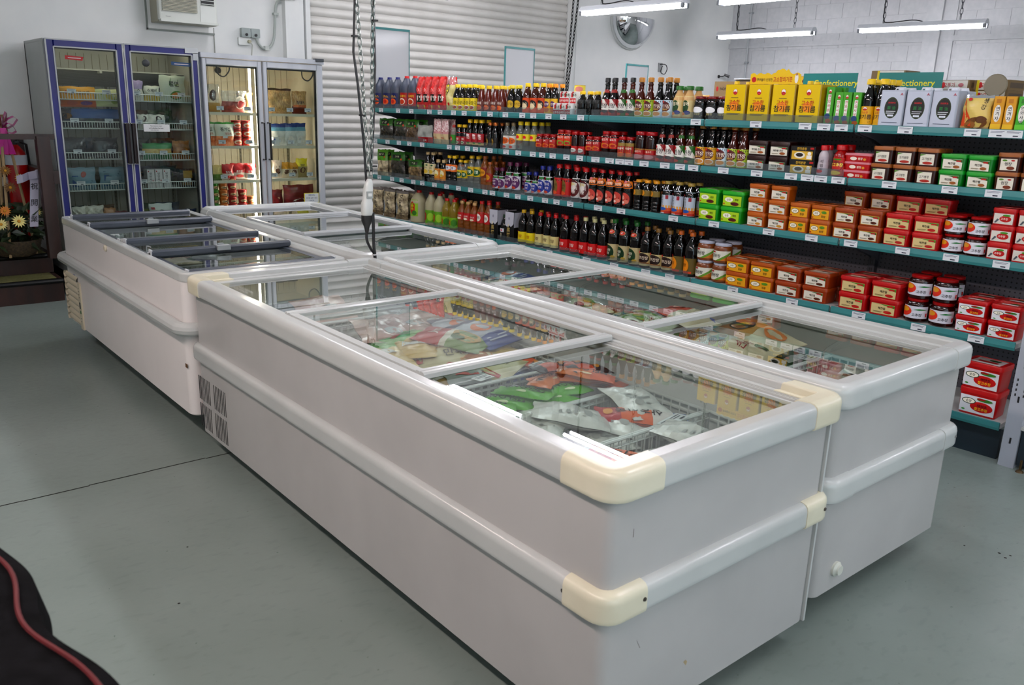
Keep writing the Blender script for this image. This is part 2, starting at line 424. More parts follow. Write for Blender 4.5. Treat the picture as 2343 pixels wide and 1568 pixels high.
for x, ys in ((4.5, (-.6, -2.5)), (7.1, (2.4, -.6)), (10.2, (.6,)), (3.3, (6.9,)), (2.7, (5.0, 2.8, .4, -1.8)), (5.4, (7.25,)), (-.3, (3.9, 2.2, .6, -1.2))):
    for y in ys:
        n_ += 1
        fixture(x, y - .6, y + .6, z=3.15 if y > 6 else 2.6, tm=TUBEW if x < 1 else None, label='%s unseen batten added over the shop floor beyond the picture' % ORD[n_ - 1])

# ------------------------------------------------------------------ wall things
PW = '#d6d9d4'
t = thing('air_conditioner', 'white window air conditioner with louvred grille in the back wall', 'air conditioner', (2.62, YB, 2.24))
b = MB(); b.box(0, -.012, -.02, .6, 0, .62, WALL); b.box(-.012, -.02, -.03, .0, 0, .62, mat('#9aa09c')); b.box(-.012, -.02, -.035, .61, 0, -.02, mat('#9aa09c')); ob('wall_board', b, t)
b = MB(); b.box(.03, -.2, .03, .56, -.012, .45, mat('#b5b3a4')); ob('case', b, t)
b = MB(); b.loft([rr(.53, .06, .02, z, 3, .295, -.215) for z in (.045, .45)], PW); b.box(.04, -.262, .032, .56, -.2, .052, PW); ob('front', b, t)
b = MB()
for k in range(26): b.box(.06, -.262, .125 + k * .0118, .37, -.243, .131 + k * .0118, mat('#b9b8a8'))
ob('intake_grille', b, t)
b = MB(); b.box(.41, -.25, .2, .53, -.2445, .44, BLACKP)
for k in range(8): b.box(.41, -.262, .205 + k * .03, .53, -.247, .211 + k * .03, PW)
ob('outlet_grille', b, t)
b = MB(); b.box(.4, -.25, .05, .54, -.2455, .19, '#dcdfdb'); ob('control_flap', b, t)
b = MB(); b.print_on(lambda u, v, e: (.11 + u, -.246 - e, .078 + v), [('t', 'Panasonic', 0, 0, .008, '#55606a')], .1, .02); ob('badge', b, t)
b = MB(); b.tube([(.605, -.01, .03), (.605, -.008, -.3)], .005, mat('#a9aca6'), 6); ob('cable', b, t)

t = thing('isolator_switch', 'twin grey isolator boxes with black knobs above the white socket', 'switch', (3.58, YB, 2.25))
for s, x in ((0, -.05), (1, .045)):
    b = MB(); b.loft([rr(.09, .085, .008, z, 2) for z in (0, .05)], mat('#aeb6b4'), T=Matrix.Translation((x, 0, 0)) @ Matrix.Rotation(PI / 2, 4, 'X')); ob('box', b, t)
    b = MB(); b.lathe([(.013, 0), (.013, .014), (.008, .016)], BLACKP, 10, Matrix.Translation((x + (0 if s else .0), -.05, -.018)) @ Matrix.Rotation(PI / 2, 4, 'X')); ob('knob', b, t)
t = thing('power_socket', 'white double wall socket with plug below the isolator boxes', 'socket', (3.52, YB, 2.17))
b = MB(); b.loft([rr(.125, .07, .008, z, 2) for z in (0, .03)], mat('#dde0de'), T=Matrix.Rotation(PI / 2, 4, 'X')); ob('plate', b, t)
b = MB(); b.lathe([(.017, 0), (.015, .03)], mat('#b8b6a2'), 10, Matrix.Translation((.04, -.03, .0)) @ Matrix.Rotation(PI / 2, 4, 'X')); b.tube([(.04, -.055, 0), (.065, -.05, -.03), (.06, -.02, -.2), (.055, -.02, -.4)], .005, mat('#c2c4bc'), 6); ob('plug', b, t)
t = thing('conduit_pipe', 'grey plastic conduit curving from isolator boxes up the wall', 'pipe', (0, YB, 0))
P = [(3.635, -.03, 2.215), (3.65, -.03, 2.17), (3.69, -.03, 2.125), (3.74, -.03, 2.115), (3.79, -.03, 2.15), (3.82, -.03, 2.22), (3.835, -.03, 2.33), (3.85, -.03, 2.5), (3.875, -.04, 2.57), (3.93, -.09, 2.6), (4.02, -.11, 2.6)]
b = MB(); b.tube(smooth(P), .014, mat('#b4bab6', .4), 8); ob('pipe', b, t)
b = MB(); b.box(3.72, -.045, 2.1, 3.76, 0, 2.14, mat('#ccd0cc')); ob('saddle', b, t); b = MB(); b.box(3.825, -.045, 2.44, 3.875, 0, 2.46, mat('#b8beba')); ob('saddle', b, t)

t = thing('dome_mirror', 'half dome convex security mirror on the wall right of the roller door', 'mirror', (9.0, YB - .002, 2.85))
R_ = .385; secs = []
for i in range(15):
    th = PI * i / 14
    secs.append([(R_ * math.cos(th) * math.sin(ph), -.26 * math.cos(ph) - .01, -R_ * math.sin(th) * math.sin(ph)) for ph in [PI / 2 * k / 10 for k in range(11)]])
b = MB(); b.loft(secs, mat('#e6e8ea', .015, 1.0), False, False, True, closed=False); ob('mirror_dome', b, t)
b = MB(); b.tube([(R_ * math.cos(PI * i / 20), -.012, -R_ * math.sin(PI * i / 20)) for i in range(21)], .02, RIMW, 8); b.box(-R_, -.03, -.006, R_, 0, .006, RIMW); ob('rim', b, t)

t = thing('door_chain', 'pair of dark hoist chains hanging at the roller door jamb', 'chain', (0, 0, 0))
b = MB(); links(b, (7.72, YB - .1, 1.2), (7.86, YB - .1, 3.6), .045, .006, mat('#3c3c3e', .5, .5)); links(b, (7.72, YB - .1, 1.2), (7.97, YB - .1, 3.6), .045, .006, mat('#3c3c3e', .5, .5), 1); ob('chain', b, t, kind='stuff')
b = MB(); b.lathe([(.06, 0), (.06, .03)], mat('#6a6c6e'), 12, Matrix.Translation((7.915, YB - .11, 3.6)) @ Matrix.Rotation(PI / 2, 4, 'X')); b.box(7.9, YB - .14, 3.55, 7.93, YB - .05, 3.65, mat('#6a6c6e')); ob('sprocket', b, t)
t = thing('cable_plate', 'small wall plate with a looped dark cable beside the dome mirror', 'cable', (9.68, YB, 2.25))
b = MB(); b.box(-.05, -.012, -.05, .03, 0, .07, mat('#a9abab')); ob('plate', b, t)
b = MB(); b.tube(smooth([(-.03, -.015, .05), (.05, -.05, .05), (.08, -.06, -.01), (.04, -.05, -.08), (-.02, -.03, -.05), (-.01, -.05, .03)]), .006, mat('#3a3c3e'), 6); ob('cable', b, t)
t = thing('security_camera', 'small black security camera on a short arm near the corner', 'camera', (11.1, YB - .004, 2.2), (0, 0, PI)); t.scale = (.55, .55, .55)
b = MB(); b.lathe([(.045, 0), (.045, .02), (.02, .03)], BLACKP, 12, Matrix.Translation((.12, .0, 0)) @ Matrix.Rotation(-PI / 2, 4, 'X')); ob('base', b, t)
b = MB(); b.tube([(.12, .02, 0), (.1, .12, .0), (.06, .17, .03)], .014, BLACKP, 6); ob('arm', b, t)
b = MB(); b.loft([rr(.075, .07, .015, z, 2) for z in (0, .15)], BLACKP, T=Matrix.Translation((.07, .15, .05)) @ Matrix.Rotation(.7, 4, 'Z') @ Matrix.Rotation(-1.9, 4, 'X')); ob('camera_body', b, t)

# hanging double socket on chains over the gap between the freezers
t = thing('pendant_socket', 'white pendant power socket with black plugs hanging from two chains', 'socket', (2.225, 3.815, 0))
b = MB(); ch = mat('#9aa4a2', .3, .7)
links(b, (.0, 0, 1.26), (-.055, 0, 2.1), .036, .0032, ch); links(b, (-.055, 0, 2.1), (-.06, 0, 4.2), .036, .0032, ch); links(b, (.012, 0, 1.26), (.035, 0, 2.1), .036, .0032, ch, 1); links(b, (.035, 0, 2.1), (.045, 0, 4.2), .036, .0032, ch, 1); ob('chain', b, t, kind='stuff')
b = MB(); b.tube([(-.01, .01, 1.22), (-.02, .01, 1.4), (-.05, .01, 1.7), (-.07, .012, 1.85), (-.058, .01, 2.1), (-.062, .01, 4.2)], .006, BLACKP, 6)
b.tube([(.02, .01, 1.3), (.035, .01, 1.5), (.05, .012, 1.8), (.045, .01, 2.1), (.047, .01, 4.2)], .006, BLACKP, 6); ob('cable', b, t)
b = MB()
for z, s in ((1.92, -.066), (1.55, -.03), (1.28, .0), (2.0, .045), (1.62, .045), (1.3, .03)): b.box(s - .014, -.008, z, s + .014, .016, z + .008, BLACKP)
ob('cable_tie', b, t, kind='stuff')
b = MB(); b.loft([rr(w, d, .015, z, 3, x, 0) for w, d, z, x in ((.048, .04, 1.055, -.016), (.056, .046, 1.07, -.016), (.056, .046, 1.12, -.014), (.048, .04, 1.135, -.012), (.048, .04, 1.19, -.006), (.04, .036, 1.22, -.002), (.02, .03, 1.24, 0))], mat('#d9dcda', .3)); ob('socket_body', b, t)
b = MB(); b.box(-.028, -.024, 1.145, .008, -.0195, 1.18, mat('#b4b8b6')); b.box(-.02, -.027, 1.155, .0, -.024, 1.17, '#e0e2e0'); ob('rocker_switch', b, t)
b = MB(); b.loft([rr(w, w * .8, .01, z, 3, -.02, -.005) for w, z in ((.05, 1.057), (.05, 1.03), (.03, 1.0), (.018, .97))], BLACKP)
b.tube(smooth([(-.02, -.005, .98), (-.02, -.003, .93), (.005, 0, .88), (.03, .005, .84), (.035, .005, .7)]), .007, BLACKP, 6); b.tube(smooth([(.02, 0, 1.07), (.022, 0, .98), (.025, .004, .9), (.035, .005, .82), (.04, .005, .7)]), .008, BLACKP, 6); b.box(.02, -.005, .845, .05, .016, .851, '#d8d8d8'); ob('plug_lead', b, t)

# ------------------------------------------------------------------ steps, railing and what stands there
t = thing('timber_steps', 'dark timber steps with green carpet treads leading up beside the blue framed fridge', 'steps', (0, 0, 0))
for i, (y0, y1, z0, z1) in enumerate(((7.4, 7.72, 0, .185), (7.7, 8.38, .185, .345))):
    b = MB(); b.box(-1.4, y0 + .03, z0, 1.5, y1, z1 - .035, WOOD); ob('riser', b, t)
    b = MB(); b.box(-1.4, y0 + .035, z1 - .035, 1.5, y1, z1 - .004, WOOD); b.box(-1.4, y0 + .06, z1 - .004, 1.46, y1, z1, CARPET); ob('tread', b, t)
    b = MB(); b.loft([[(x, y0 + .03 + .024 * math.cos(a), z1 - .018 + .02 * math.sin(a)) for a in [2 * PI * k / 10 for k in range(10)]] for x in (-1.4, 1.5)], mat('#14181c', .35)); ob('nosing', b, t)
t = thing('stair_railing', 'dark timber newel post with rails beside the blue framed fridge', 'railing', (0, 0, 0))
b = MB(); b.loft([rr(.095, .09, .008, z, 2, 1.475, 7.49) for z in (.346, 1.28, 1.295)], WOOD); ob('newel_post', b, t)
b = MB(); b.box(-1.4, 7.47, 1.27, 1.56, 7.52, 1.31, WOOD); ob('handrail', b, t)
b = MB(); b.box(1.5, 7.45, .93, 1.56, 7.5, 1.03, WOOD); b.box(1.44, 7.53, .92, 1.5, 8.38, 1.04, WOOD); b.box(-1.4, 8.34, .92, 1.5, 8.39, 1.24, WOOD); ob('side_rail', b, t)
b = MB(); b.box(-1.4, 8.345, .36, 1.5, 8.39, .84, WOOD); ob('skirt_board', b, t)
t = thing('fire_extinguisher', 'red fire extinguisher with white band behind the flower stand', 'extinguisher', (1.37, 8.0, .346))
RED = mat('#b01018', .25); b = MB(); b.lathe([(.0, 0), (.075, .0), (.08, .02), (.08, .74), (.07, .8), (.04, .84), (.025, .86)], RED, 18); ob('cylinder', b, t)
b = MB(); b.lathe([(.0815, .7), (.0815, .78)], mat('#c9ccd2'), 18, None, False, False); ob('band', b, t)
b = MB(); b.lathe([(.025, .86), (.028, .9), (.02, .92)], BLACKP, 10); b.box(-.02, -.1, .91, .02, .06, .93, BLACKP); b.box(-.015, -.12, .88, .015, -.02, .892, BLACKP); b.tube([(0, .03, .9), (.09, .03, .86), (.1, .02, .6), (.095, .0, .3)], .011, BLACKP, 6); ob('valve', b, t)
b = MB(); b.box(.02, -.11, .87, .1, -.1, .9, mat('#d8cf20'), Matrix.Rotation(.25, 4, 'Y')); ob('inspection_tag', b, t)
t = thing('flower_arrangement', 'congratulation flower stand with magenta bow and lettered white ribbon', 'flowers', (1.25, 7.74, .346))
b = MB()
for a in (0, 2.1, 4.2): b.tube([(.14 * math.cos(a), .14 * math.sin(a), 0), (.02 * math.cos(a + .3), .02 * math.sin(a + .3), 1.1)], .011, noise_mat('bamboo', '#8a7350', '#a08860', 8), 6)
ob('stand', b, t)
b = MB(); b.lathe([(.12, 0), (.17, .05), (.19, .13), (.17, .13), (.11, .05)], noise_mat('wicker', '#2c2418', '#4a3c28', 60, .7, .5), 18); ob('basket', b, t)
b = MB(); LEAF = noise_mat('dark_leaf', '#12200e', '#24381a', 12, .5)
for i in range(170):
    a = random.uniform(0, 2 * PI); r = random.uniform(.02, .23); z = random.uniform(.1, .38); T = Matrix.Translation((r * math.cos(a), r * math.sin(a) * .9, z)) @ Euler((random.uniform(-1.2, 1.2), random.uniform(-1, 1), a)).to_matrix().to_4x4()
    b.add([(0, -.005, 0), (.03, .03, .006), (0, .1, -.004), (-.03, .03, .006)], [(0, 1, 2, 3)], LEAF, False, T)
ob('foliage', b, t, kind='stuff')
def bloom(mb, T, c, r, n=14):
    for k in range(n):
        a = 2 * PI * k / n; mb.add([(0, 0, 0), (r * .6 * math.cos(a - .2), r * .6 * math.sin(a - .2), r * .2), (r * math.cos(a), r * math.sin(a), r * .12), (r * .6 * math.cos(a + .2), r * .6 * math.sin(a + .2), r * .2)], [(0, 1, 2, 3)], c, False, T)
    mb.lathe([(r * .25, .0), (r * .2, r * .22), (.001, r * .28)], mat('#c49a3a', .8), 8, T)
for x, y, z, r, c in ((.0, -.24, .3, .055, '#dfd79a'), (.14, -.18, .36, .04, '#d8cf8e'), (-.08, -.2, .38, .045, '#c98b3c'), (-.12, -.22, .28, .05, '#d8cf9a'), (.06, -.15, .62, .04, '#d9c86a'), (-.03, -.12, .68, .045, '#8a6a30'), (-.01, -.12, .55, .05, '#7a5a2c')):
    b = MB(); bloom(b, Matrix.Translation((x, y, z)) @ Matrix.Rotation(1.2, 4, 'X'), mat(c, .7), r); ob('flower', b, t)
PINK = mat('#c2249a', .3)
b = MB()
for s, a0, L in ((1, .5, .13), (-1, .4, .12), (1, -.3, .1), (-1, -.35, .11), (1, 1.2, .12), (-1, 1.3, .1)):
    path = [(0, 0, 0)] + [(s * L * math.cos(a0) * q, -.02 - .05 * math.sin(PI * q), L * math.sin(a0) * q + .05 * math.sin(PI * q)) for q in (.35, .7, 1)] + [(s * L * math.cos(a0) * q, -.05 * math.sin(PI * q), L * math.sin(a0) * q - .03 * math.sin(PI * q)) for q in (.7, .35)] + [(0, 0, -.005)]
    b.loft([[(x, y - .028, z), (x, y + .028, z + .01)] for x, y, z in path], PINK, False, False, True, closed=False)
for s, x in ((.02, -.05), (-.02, .05), (.01, .0)): b.loft([[(x * q - .022, -.04, -.2 * q), (x * q + .022, -.05 + .01 * math.sin(q * 9), -.2 * q)] for q in (0, .3, .6, 1)], PINK, False, False, True, closed=False)
ob('bow', b, t, (.0, 0, 1.0))
RIB = mat('#b9b7c6', .35); b = MB()
p, q = (.16, -.15, .63), (.105, -.22, .25)
b.add([(p[0] - .03, p[1], p[2]), (p[0] + .03, p[1], p[2]), (q[0] + .03, q[1], q[2]), (q[0] - .03, q[1], q[2])], [(0, 3, 2, 1)], RIB)
for s in (-1, 1): b.loft([[(.12 + s * w, -.15 - d, .64 + zz + w * .3 * s) for zz in (-.03, .03)] for w, d in ((0, 0), (.05, .05), (.09, .03), (.05, -.0))], RIB, False, False, True, closed=False)
b.print_on(lambda u, v, e: (.1325 + u + (v - .44) * .1447, -.185 - e - .001 + (v - .44) * .1842, v), [('t', '祝', 0, .56, .05, '#22222a'), ('t', '開', 0, .435, .05, '#22222a'), ('t', '業', 0, .31, .05, '#22222a')], .2, 1); ob('ribbon', b, t)

# dark shopping trolley bag next to the photographer
t = thing('trolley_bag', 'black fabric trolley bag with red piping standing on the grey floor', 'bag', (0, 0, 0))
CLO = noise_mat('black_fabric', '#050506', '#0c0c0e', 40, .9, .2)
CLO.node_tree.nodes['Principled BSDF'].inputs['Specular IOR Level'].default_value = .04
def wav(y): return .011 * math.sin(y * 17) + .003 * math.sin(y * 29)
secs = []
ys = [.42 + i * .015 for i in range(71)]
for y in ys:
    e = max(0, .05 - (y - .42)) * 1.5 + max(0, .05 - (1.47 - y)) * 1.5; x1 = .19 - (y - .84) * .1 + wav(y) - e
    secs.append([(-.32, y, .09), (x1 - .03, y, .09), (x1 - .01, y, .5), (x1, y, .93), (x1 - .012, y, .985), (x1 - .05, y, 1.0), (-.1, y, 1.03), (-.3, y, 1.0), (-.33, y, .9)])
b = MB(); b.loft(secs, CLO); ob('bag_body', b, t)
b = MB(); b.tube([(.19 - (y - .84) * .1 + wav(y) - .034, y, .9985) for y in ys[2:-2]], .003, mat('#6a1420', .7), 6); ob('piping', b, t, label='red piping')
b = MB()
for y in (.55, 1.35): b.lathe([(.08, -.02), (.09, -.012), (.09, .012), (.08, .02)], BLACKP, 16, Matrix.Translation((-.1, y, .09)) @ Matrix.Rotation(PI / 2, 4, 'X'))
ob('wheel', b, t)

# ================================================================== CHEST FREEZERS
def outline(x0, y0, x1, y1, r, off, z, n=5):
    return rr(x1 - x0 + 2 * off, y1 - y0 + 2 * off, max(r + off, .006), z, n, (x0 + x1) / 2, (y0 + y1) / 2)
def supp(prof):
    Q = []
    for i, p in enumerate(prof):
        q = prof[(i + 1) % len(prof)]; Q.append(p); L = math.hypot(q[0] - p[0], q[1] - p[1])
        if L > .015: Q += [(p[0] + (q[0] - p[0]) * t, p[1] + (q[1] - p[1]) * t) for t in (.12, .88)]
    return Q
def ring(mb, R, r, prof, m, n=5):
    prof = supp(prof)
    secs = [outline(*R, r, o, z, n) for o, z in prof]; secs.append(secs[0]); mb.loft(secs, m, False, False, True); return mb
def corner(mb, R, r, prof, m, k, ext=.09, n=5, e=.002):
    """a moulded corner piece over ring corner k (0 = +x+y, 1 = -x+y, 2 = -x-y, 3 = +x-y)"""
    secs = []; prof = supp(prof)
    for o, z in prof:
        P = outline(*R, r, o, z, n)[k * (n + 1):(k + 1) * (n + 1)]
        d0 = Vector(P[0]) - Vector(P[1]); d1 = Vector(P[-1]) - Vector(P[-2])
        a = Vector(((0, -1, 0), (1, 0, 0), (0, 1, 0), (-1, 0, 0))[k]); c = Vector(((-1, 0, 0), (0, -1, 0), (1, 0, 0), (0, 1, 0))[k])
        Q = [Vector(P[0]) + a * ext] + [Vector(p) for p in P] + [Vector(P[-1]) + c * ext]
        secs.append([tuple(q) for q in Q])
    secs.append(secs[0]); nn = len(secs[0])
    mb.loft([[s[i] for s in secs[:-1]] for i in range(nn)], m, True, True, True); return mb
def grow(prof, e=.0025):
    cx = sum(p[0] for p in prof) / len(prof); cz = sum(p[1] for p in prof) / len(prof)
    return [(o + (e if o > cx else -e), z + (e if z > cz else -e)) for o, z in prof]
RIM = [(-.05, .79), (-.05, .812), (-.036, .8155), (-.0345, .833), (-.031, .8375), (.004, .839), (.016, .8365), (.0245, .83), (.0285, .82), (.029, .81), (.0285, .774), (.026, .7675), (.02, .765), (0, .765)]
RIM2 = [(-.05, .79), (-.05, .812), (-.032, .822), (-.02, .84), (.0, .848), (.02, .838), (.034, .815), (.036, .775), (.028, .765), (0, .765)]
BUMP = [(0, .452), (.018, .452), (.0245, .456), (.0265, .463), (.0265, .505), (.024, .516), (.017, .524), (.008, .528), (0, .528)]
def body(t, R, z0, m, r=.05, top=.8):
    secs = [outline(*R, r, -.02, z0 - .0), outline(*R, r, 0, z0 + .012), outline(*R, r, 0, top), outline(*R, r, -.05, top), outline(*R, r, -.06, .3)]
    b = MB(); b.loft(secs[:4], m, True, False, True); o = ob('body', b, t)
    b = MB(); b.loft(secs[3:], LINER, False, True, False); ob('liner', b, o)
    for x in (R[0] + .12, R[2] - .12):
        for y in (R[1] + .15, R[3] - .15):
            b = MB(); b.lathe([(.03, -.012), (.035, 0), (.03, .012)], BLACKP, 12, Matrix.Translation((x, y, .035)) @ Matrix.Rotation(PI / 2, 4, 'Y')); b.box(x - .02, y - .02, .035, x + .02, y + .02, z0 + .01, mat('#77797a', .5, .5)); ob('caster', b, t)
def lid(t, x0, y0, x1, y1, z, m, w=.042, th=.018, sides=True, sw=None):
    sw = sw or w
    g = MB(); g.box(x0 + .004, y0 + w * .5, z + .004, x1 - .004, y1 - w * .5, z + .009, GLASS); o = ob('glass_lid', g, t)
    for a in (y0, y1 - w):
        b = MB(); b.loft([[(x, a + p * w, z + q) for p, q in ((0, 0), (1, 0), (1, th * .7), (.85, th), (.55, th), (.5, th * .75), (.4, th), (.12, th), (0, th * .7))] for x in (x0, x1)], m, smooth=False); ob('lid_bar', b, o)
    if sides:
        for a in (x0, x1 - sw):
            b = MB(); b.box(a, y0 + w, z, a + sw, y1 - w, z + th * .8, m); ob('lid_side', b, o)
    return o
def rails(t, x0, y0, x1, y1, m):
    for a, c in ((x0, x0 + .03), (x1 - .03, x1)):
        b = MB()
        for k in range(3): b.box(a + k * .0105, y0, .79, a + k * .0105 + .004, y1, .812, m)
        b.box(a, y0, .775, c, y1, .79, m); ob('lid_track', b, t)
def screw(mb, p, ax, m='#555048'):
    mb.lathe([(.006, 0), (.005, .003)], m, 8, Matrix.Translation(p) @ Matrix.Rotation(PI / 2, 4, ax))

R3 = (1.29, 1.165, 2.212, 3.785); Z3 = .085
f3 = thing('chest_freezer', 'white chest freezer with aged cream corner caps and dark side vents', 'freezer', group='glass topped chest freezers')
body(f3, R3, Z3, WHITE, .032)
b = MB(); ring(b, R3, .03, RIM, RIMW); ob('rim', b, f3)
b = MB(); ring(b, R3, .03, BUMP, RIMW); bp = ob('bumper', b, f3)
for k in range(4):
    b = MB(); corner(b, R3, .03, grow(RIM), CREAM if k != 0 else RIMW, k, .11); ob('corner_cap', b, f3, label='yellowed cream corner cap' if k else None)
for k in (2, 3):
    b = MB(); corner(b, R3, .03, grow(BUMP), CREAM, k, .085); q = MB(); screw(q, (1.395 if k == 2 else 2.19, 1.1365, .49), 'X')
    u = MB(); screw(u, (1.2615, 1.28, .49), 'Y', '#221a14')
    o = ob('bumper_cap', b, f3, label='cream bumper corner with dark screw hole' if k == 2 else 'cream bumper corner with screw'); ob('screw', q, o)
    if k == 2: ob('screw_hole', u, o)
rails(f3, 1.338, 1.2, 2.165, 3.74, RIMW)
lid(f3, 1.37, 1.212, 2.13, 2.06, .797, RIMW, .02, .012, True, .012); lid(f3, 1.345, 2.0, 2.155, 2.95, .815, RIMW, .048, .02, True, .03); lid(f3, 1.37, 2.88, 2.13, 3.735, .797, RIMW, .03, .012, True, .012)
b = MB()
for y0 in (3.66, 3.475):
    for z0 in (.25, .115):
        for k in range(8): b.box(1.2892, y0 + k * .0185, z0, 1.2912, y0 + k * .0185 + .0065, z0 + .115, BLACKP)
ob('vent_slots', b, f3)
b = MB(); b.box(2.205, 1.1635, .09, 2.2135, 1.2, .45, RIMW); b.box(2.205, 1.1635, .53, 2.2135, 1.2, .765, RIMW); ob('edge_strip', b, f3)

for x, z, w, h, col, rz in ((1.37, .66, .003, .022, '#8e8a86', 0), (1.62, .2, .02, .01, '#b5a88c', .9), (1.42, .34, .002, .03, '#96928e', -.5)):
    b = MB(); b.add([(-w / 2, 0, -h / 2), (w / 2, 0, -h / 2), (w * .3, 0, h / 2), (-w * .3, 0, h / 2)], [(0, 1, 2, 3)], mat(col, .7)); ob('scuff_mark', b, f3, (x, 1.1646, z), (0, rz, 0), kind='stuff')
R4 = (2.306, 1.198, 3.172, 3.79); Z4 = .095
f4 = thing('chest_freezer', 'white chest freezer next to the sauce shelves with round drain plug', 'freezer', group='glass topped chest freezers')
body(f4, R4, Z4, WHITE, .036)
b = MB(); ring(b, R4, .035, RIM, RIMW); ob('rim', b, f4)
b = MB(); ring(b, R4, .035, BUMP, RIMW); ob('bumper', b, f4)
for k in range(4):
    b = MB(); corner(b, R4, .035, grow(RIM), RIMW, k, .1); ob('corner_cap', b, f4)
for k in (2, 3):
    b = MB(); corner(b, R4, .035, grow(BUMP), RIMW, k, .08); o = ob('bumper_cap', b, f4); q = MB(); screw(q, (3.14, 1.1695, .49), 'X', '#8a8c8c')
    if k == 3: ob('screw', q, o)
rails(f4, 2.354, 1.23, 3.125, 3.745, RIMW)
lid(f4, 2.385, 1.245, 3.095, 2.1, .797, RIMW, .02, .012, True, .012); lid(f4, 2.36, 2.03, 3.12, 2.98, .815, RIMW, .048, .02, True, .03); lid(f4, 2.385, 2.92, 3.095, 3.745, .797, RIMW, .03, .012, True, .012)
b = MB(); b.lathe([(.026, 0), (.026, .008), (.018, .014), (.017, .02)], mat('#d2d4cc', .4), 14, Matrix.Translation((2.43, 1.198, .18)) @ Matrix.Rotation(PI / 2, 4, 'X')); ob('drain_plug', b, f4)

R1 = (1.277, 3.875, 2.125, 6.2); Z1 = .125
f1 = thing('chest_freezer', 'white chest freezer with dark grey lid bars and round tube bumper', 'freezer', group='glass topped chest freezers')
body(f1, R1, Z1, noise_mat('bright_enamel', '#dad6d4', '#e0dcda', 2.5, .3), .05, .79)
b = MB(); ring(b, R1, .05, [(-.05, .79), (-.046, .818), (-.035, .83), (0, .831), (.004, .826), (.004, .79)], RIMW); ob('rim', b, f1)
b = MB(); ring(b, R1, .05, [(.022 + .034 * math.cos(a), .567 + .034 * math.sin(a)) for a in [2 * PI * k / 12 for k in range(12)]], RIMW, 6); ob('bumper', b, f1)
b = MB()
for a, c in ((R1[0] + .045, R1[0] + .085), (R1[2] - .085, R1[2] - .045)): b.box(a, 3.89, .79, c, 6.15, .812, GREYBAR)
b.box(R1[0] + .045, 3.92, .79, R1[2] - .045, 3.95, .814, GREYBAR); ob('lid_track', b, f1)
b = MB(); b.box(1.32, 4.955, .78, 2.09, 5.0, .84, RIMW); ob('crossbar', b, f1)
for k, (a, c, z) in enumerate(((5.65, 6.13, .822), (5.02, 5.72, .806), (4.46, 4.95, .822), (3.93, 4.53, .806))):
    o = lid(f1, 1.325, a, 2.085, c, z - .004, GREYBAR, .05, .03, False)
    for x in (1.325, 2.085):
        for y in (a, c - .05): b = MB(); b.box(x - .004, y + .004, z - .004, x + .004, y + .046, z + .028, mat('#c9cdd0')); ob('end_cap', b, o)
    if k in (0, 2): b = MB(); b.box(1.68, a + .02, z, 1.71, a + .045, z + .035, mat('#9aa2a4')); b.box(1.66, a - .02, z + .005, 1.73, a + .02, z + .03, mat('#a8aeb0')); ob('lid_lock', b, o)
b = MB(); secs = []
for i in range(57):
    a = i / 56; z = .14 + a * .33; secs.append([(1.278 - .012 * (abs(math.sin(a * PI * 8))) , y, z) for y in (5.9, 6.19)])
b.loft(secs, mat('#cfc8b6', .4), False, False, True, closed=False)
secs = []
for i in range(57):
    a = i / 56; z = .14 + a * .33; secs.append([(x, 6.2 + .016 * abs(math.sin(a * PI * 8)), z) for x in (1.262, 1.5)])
b.loft([s[::-1] for s in secs], mat('#cfc8b6', .4), False, False, True, closed=False); ob('side_louvre', b, f1)
b = MB(); b.box(1.268, 5.84, .13, 1.28, 5.9, .44, mat('#d3cdbb', .4)); b.box(1.2665, 5.86, .27, 1.269, 5.885, .31, BLACKP); b.box(1.2665, 5.86, .235, 1.269, 5.88, .255, '#1f7a3c')
for z in (.4, .38, .36, .34, .2, .18): b.box(1.2665, 5.868, z, 1.269, 5.874, z + .006, '#4a4038')
ob('control_panel', b, f1)
b = MB(); b.box(1.2755, 5.96, .44, 1.278, 6.0, .452, '#2a4fa8'); b.print_on(lambda u, v, e: (1.2765 - e, 5.98 - u, .47 + v), [('l', 0, 0, .04, .02, 2, '#5a7ab8')], .05, .03); ob('maker_badge', b, f1)
b = MB(); b.lathe([(.02, 0), (.02, .006), (.014, .012)], mat('#cfcabc'), 10, Matrix.Translation((1.277, 5.14, .77)) @ Matrix.Rotation(-PI / 2, 4, 'Y')); ob('hook', b, f1)
b = MB(); b.box(1.2768, 3.9, .37, 1.2775, 3.93, .39, mat('#7a6040', .8)); ob('rust_mark', b, f1)

R2 = (2.232, 3.865, 3.115, 6.225); Z2 = .12
f2 = thing('chest_freezer', 'far white chest freezer with rounded thick rim and silver lid bars', 'freezer', group='glass topped chest freezers')
body(f2, R2, Z2, WHITE)
b = MB(); ring(b, R2, .06, RIM2, RIMW); ob('rim', b, f2)
for k in range(4):
    b = MB(); corner(b, R2, .06, grow(RIM2), RIMW, k, .1); ob('corner_cap', b, f2)
b = MB(); ring(b, R2, .06, BUMP, RIMW); ob('bumper', b, f2)
rails(f2, 2.285, 3.9, 3.065, 6.19, SILVER)
for a, c, z in ((5.5, 6.17, .806), (4.7, 5.57, .822), (3.92, 4.78, .806)): lid(f2, 2.29, a, 3.06, c, z, SILVER, .05, .026, True, .02)

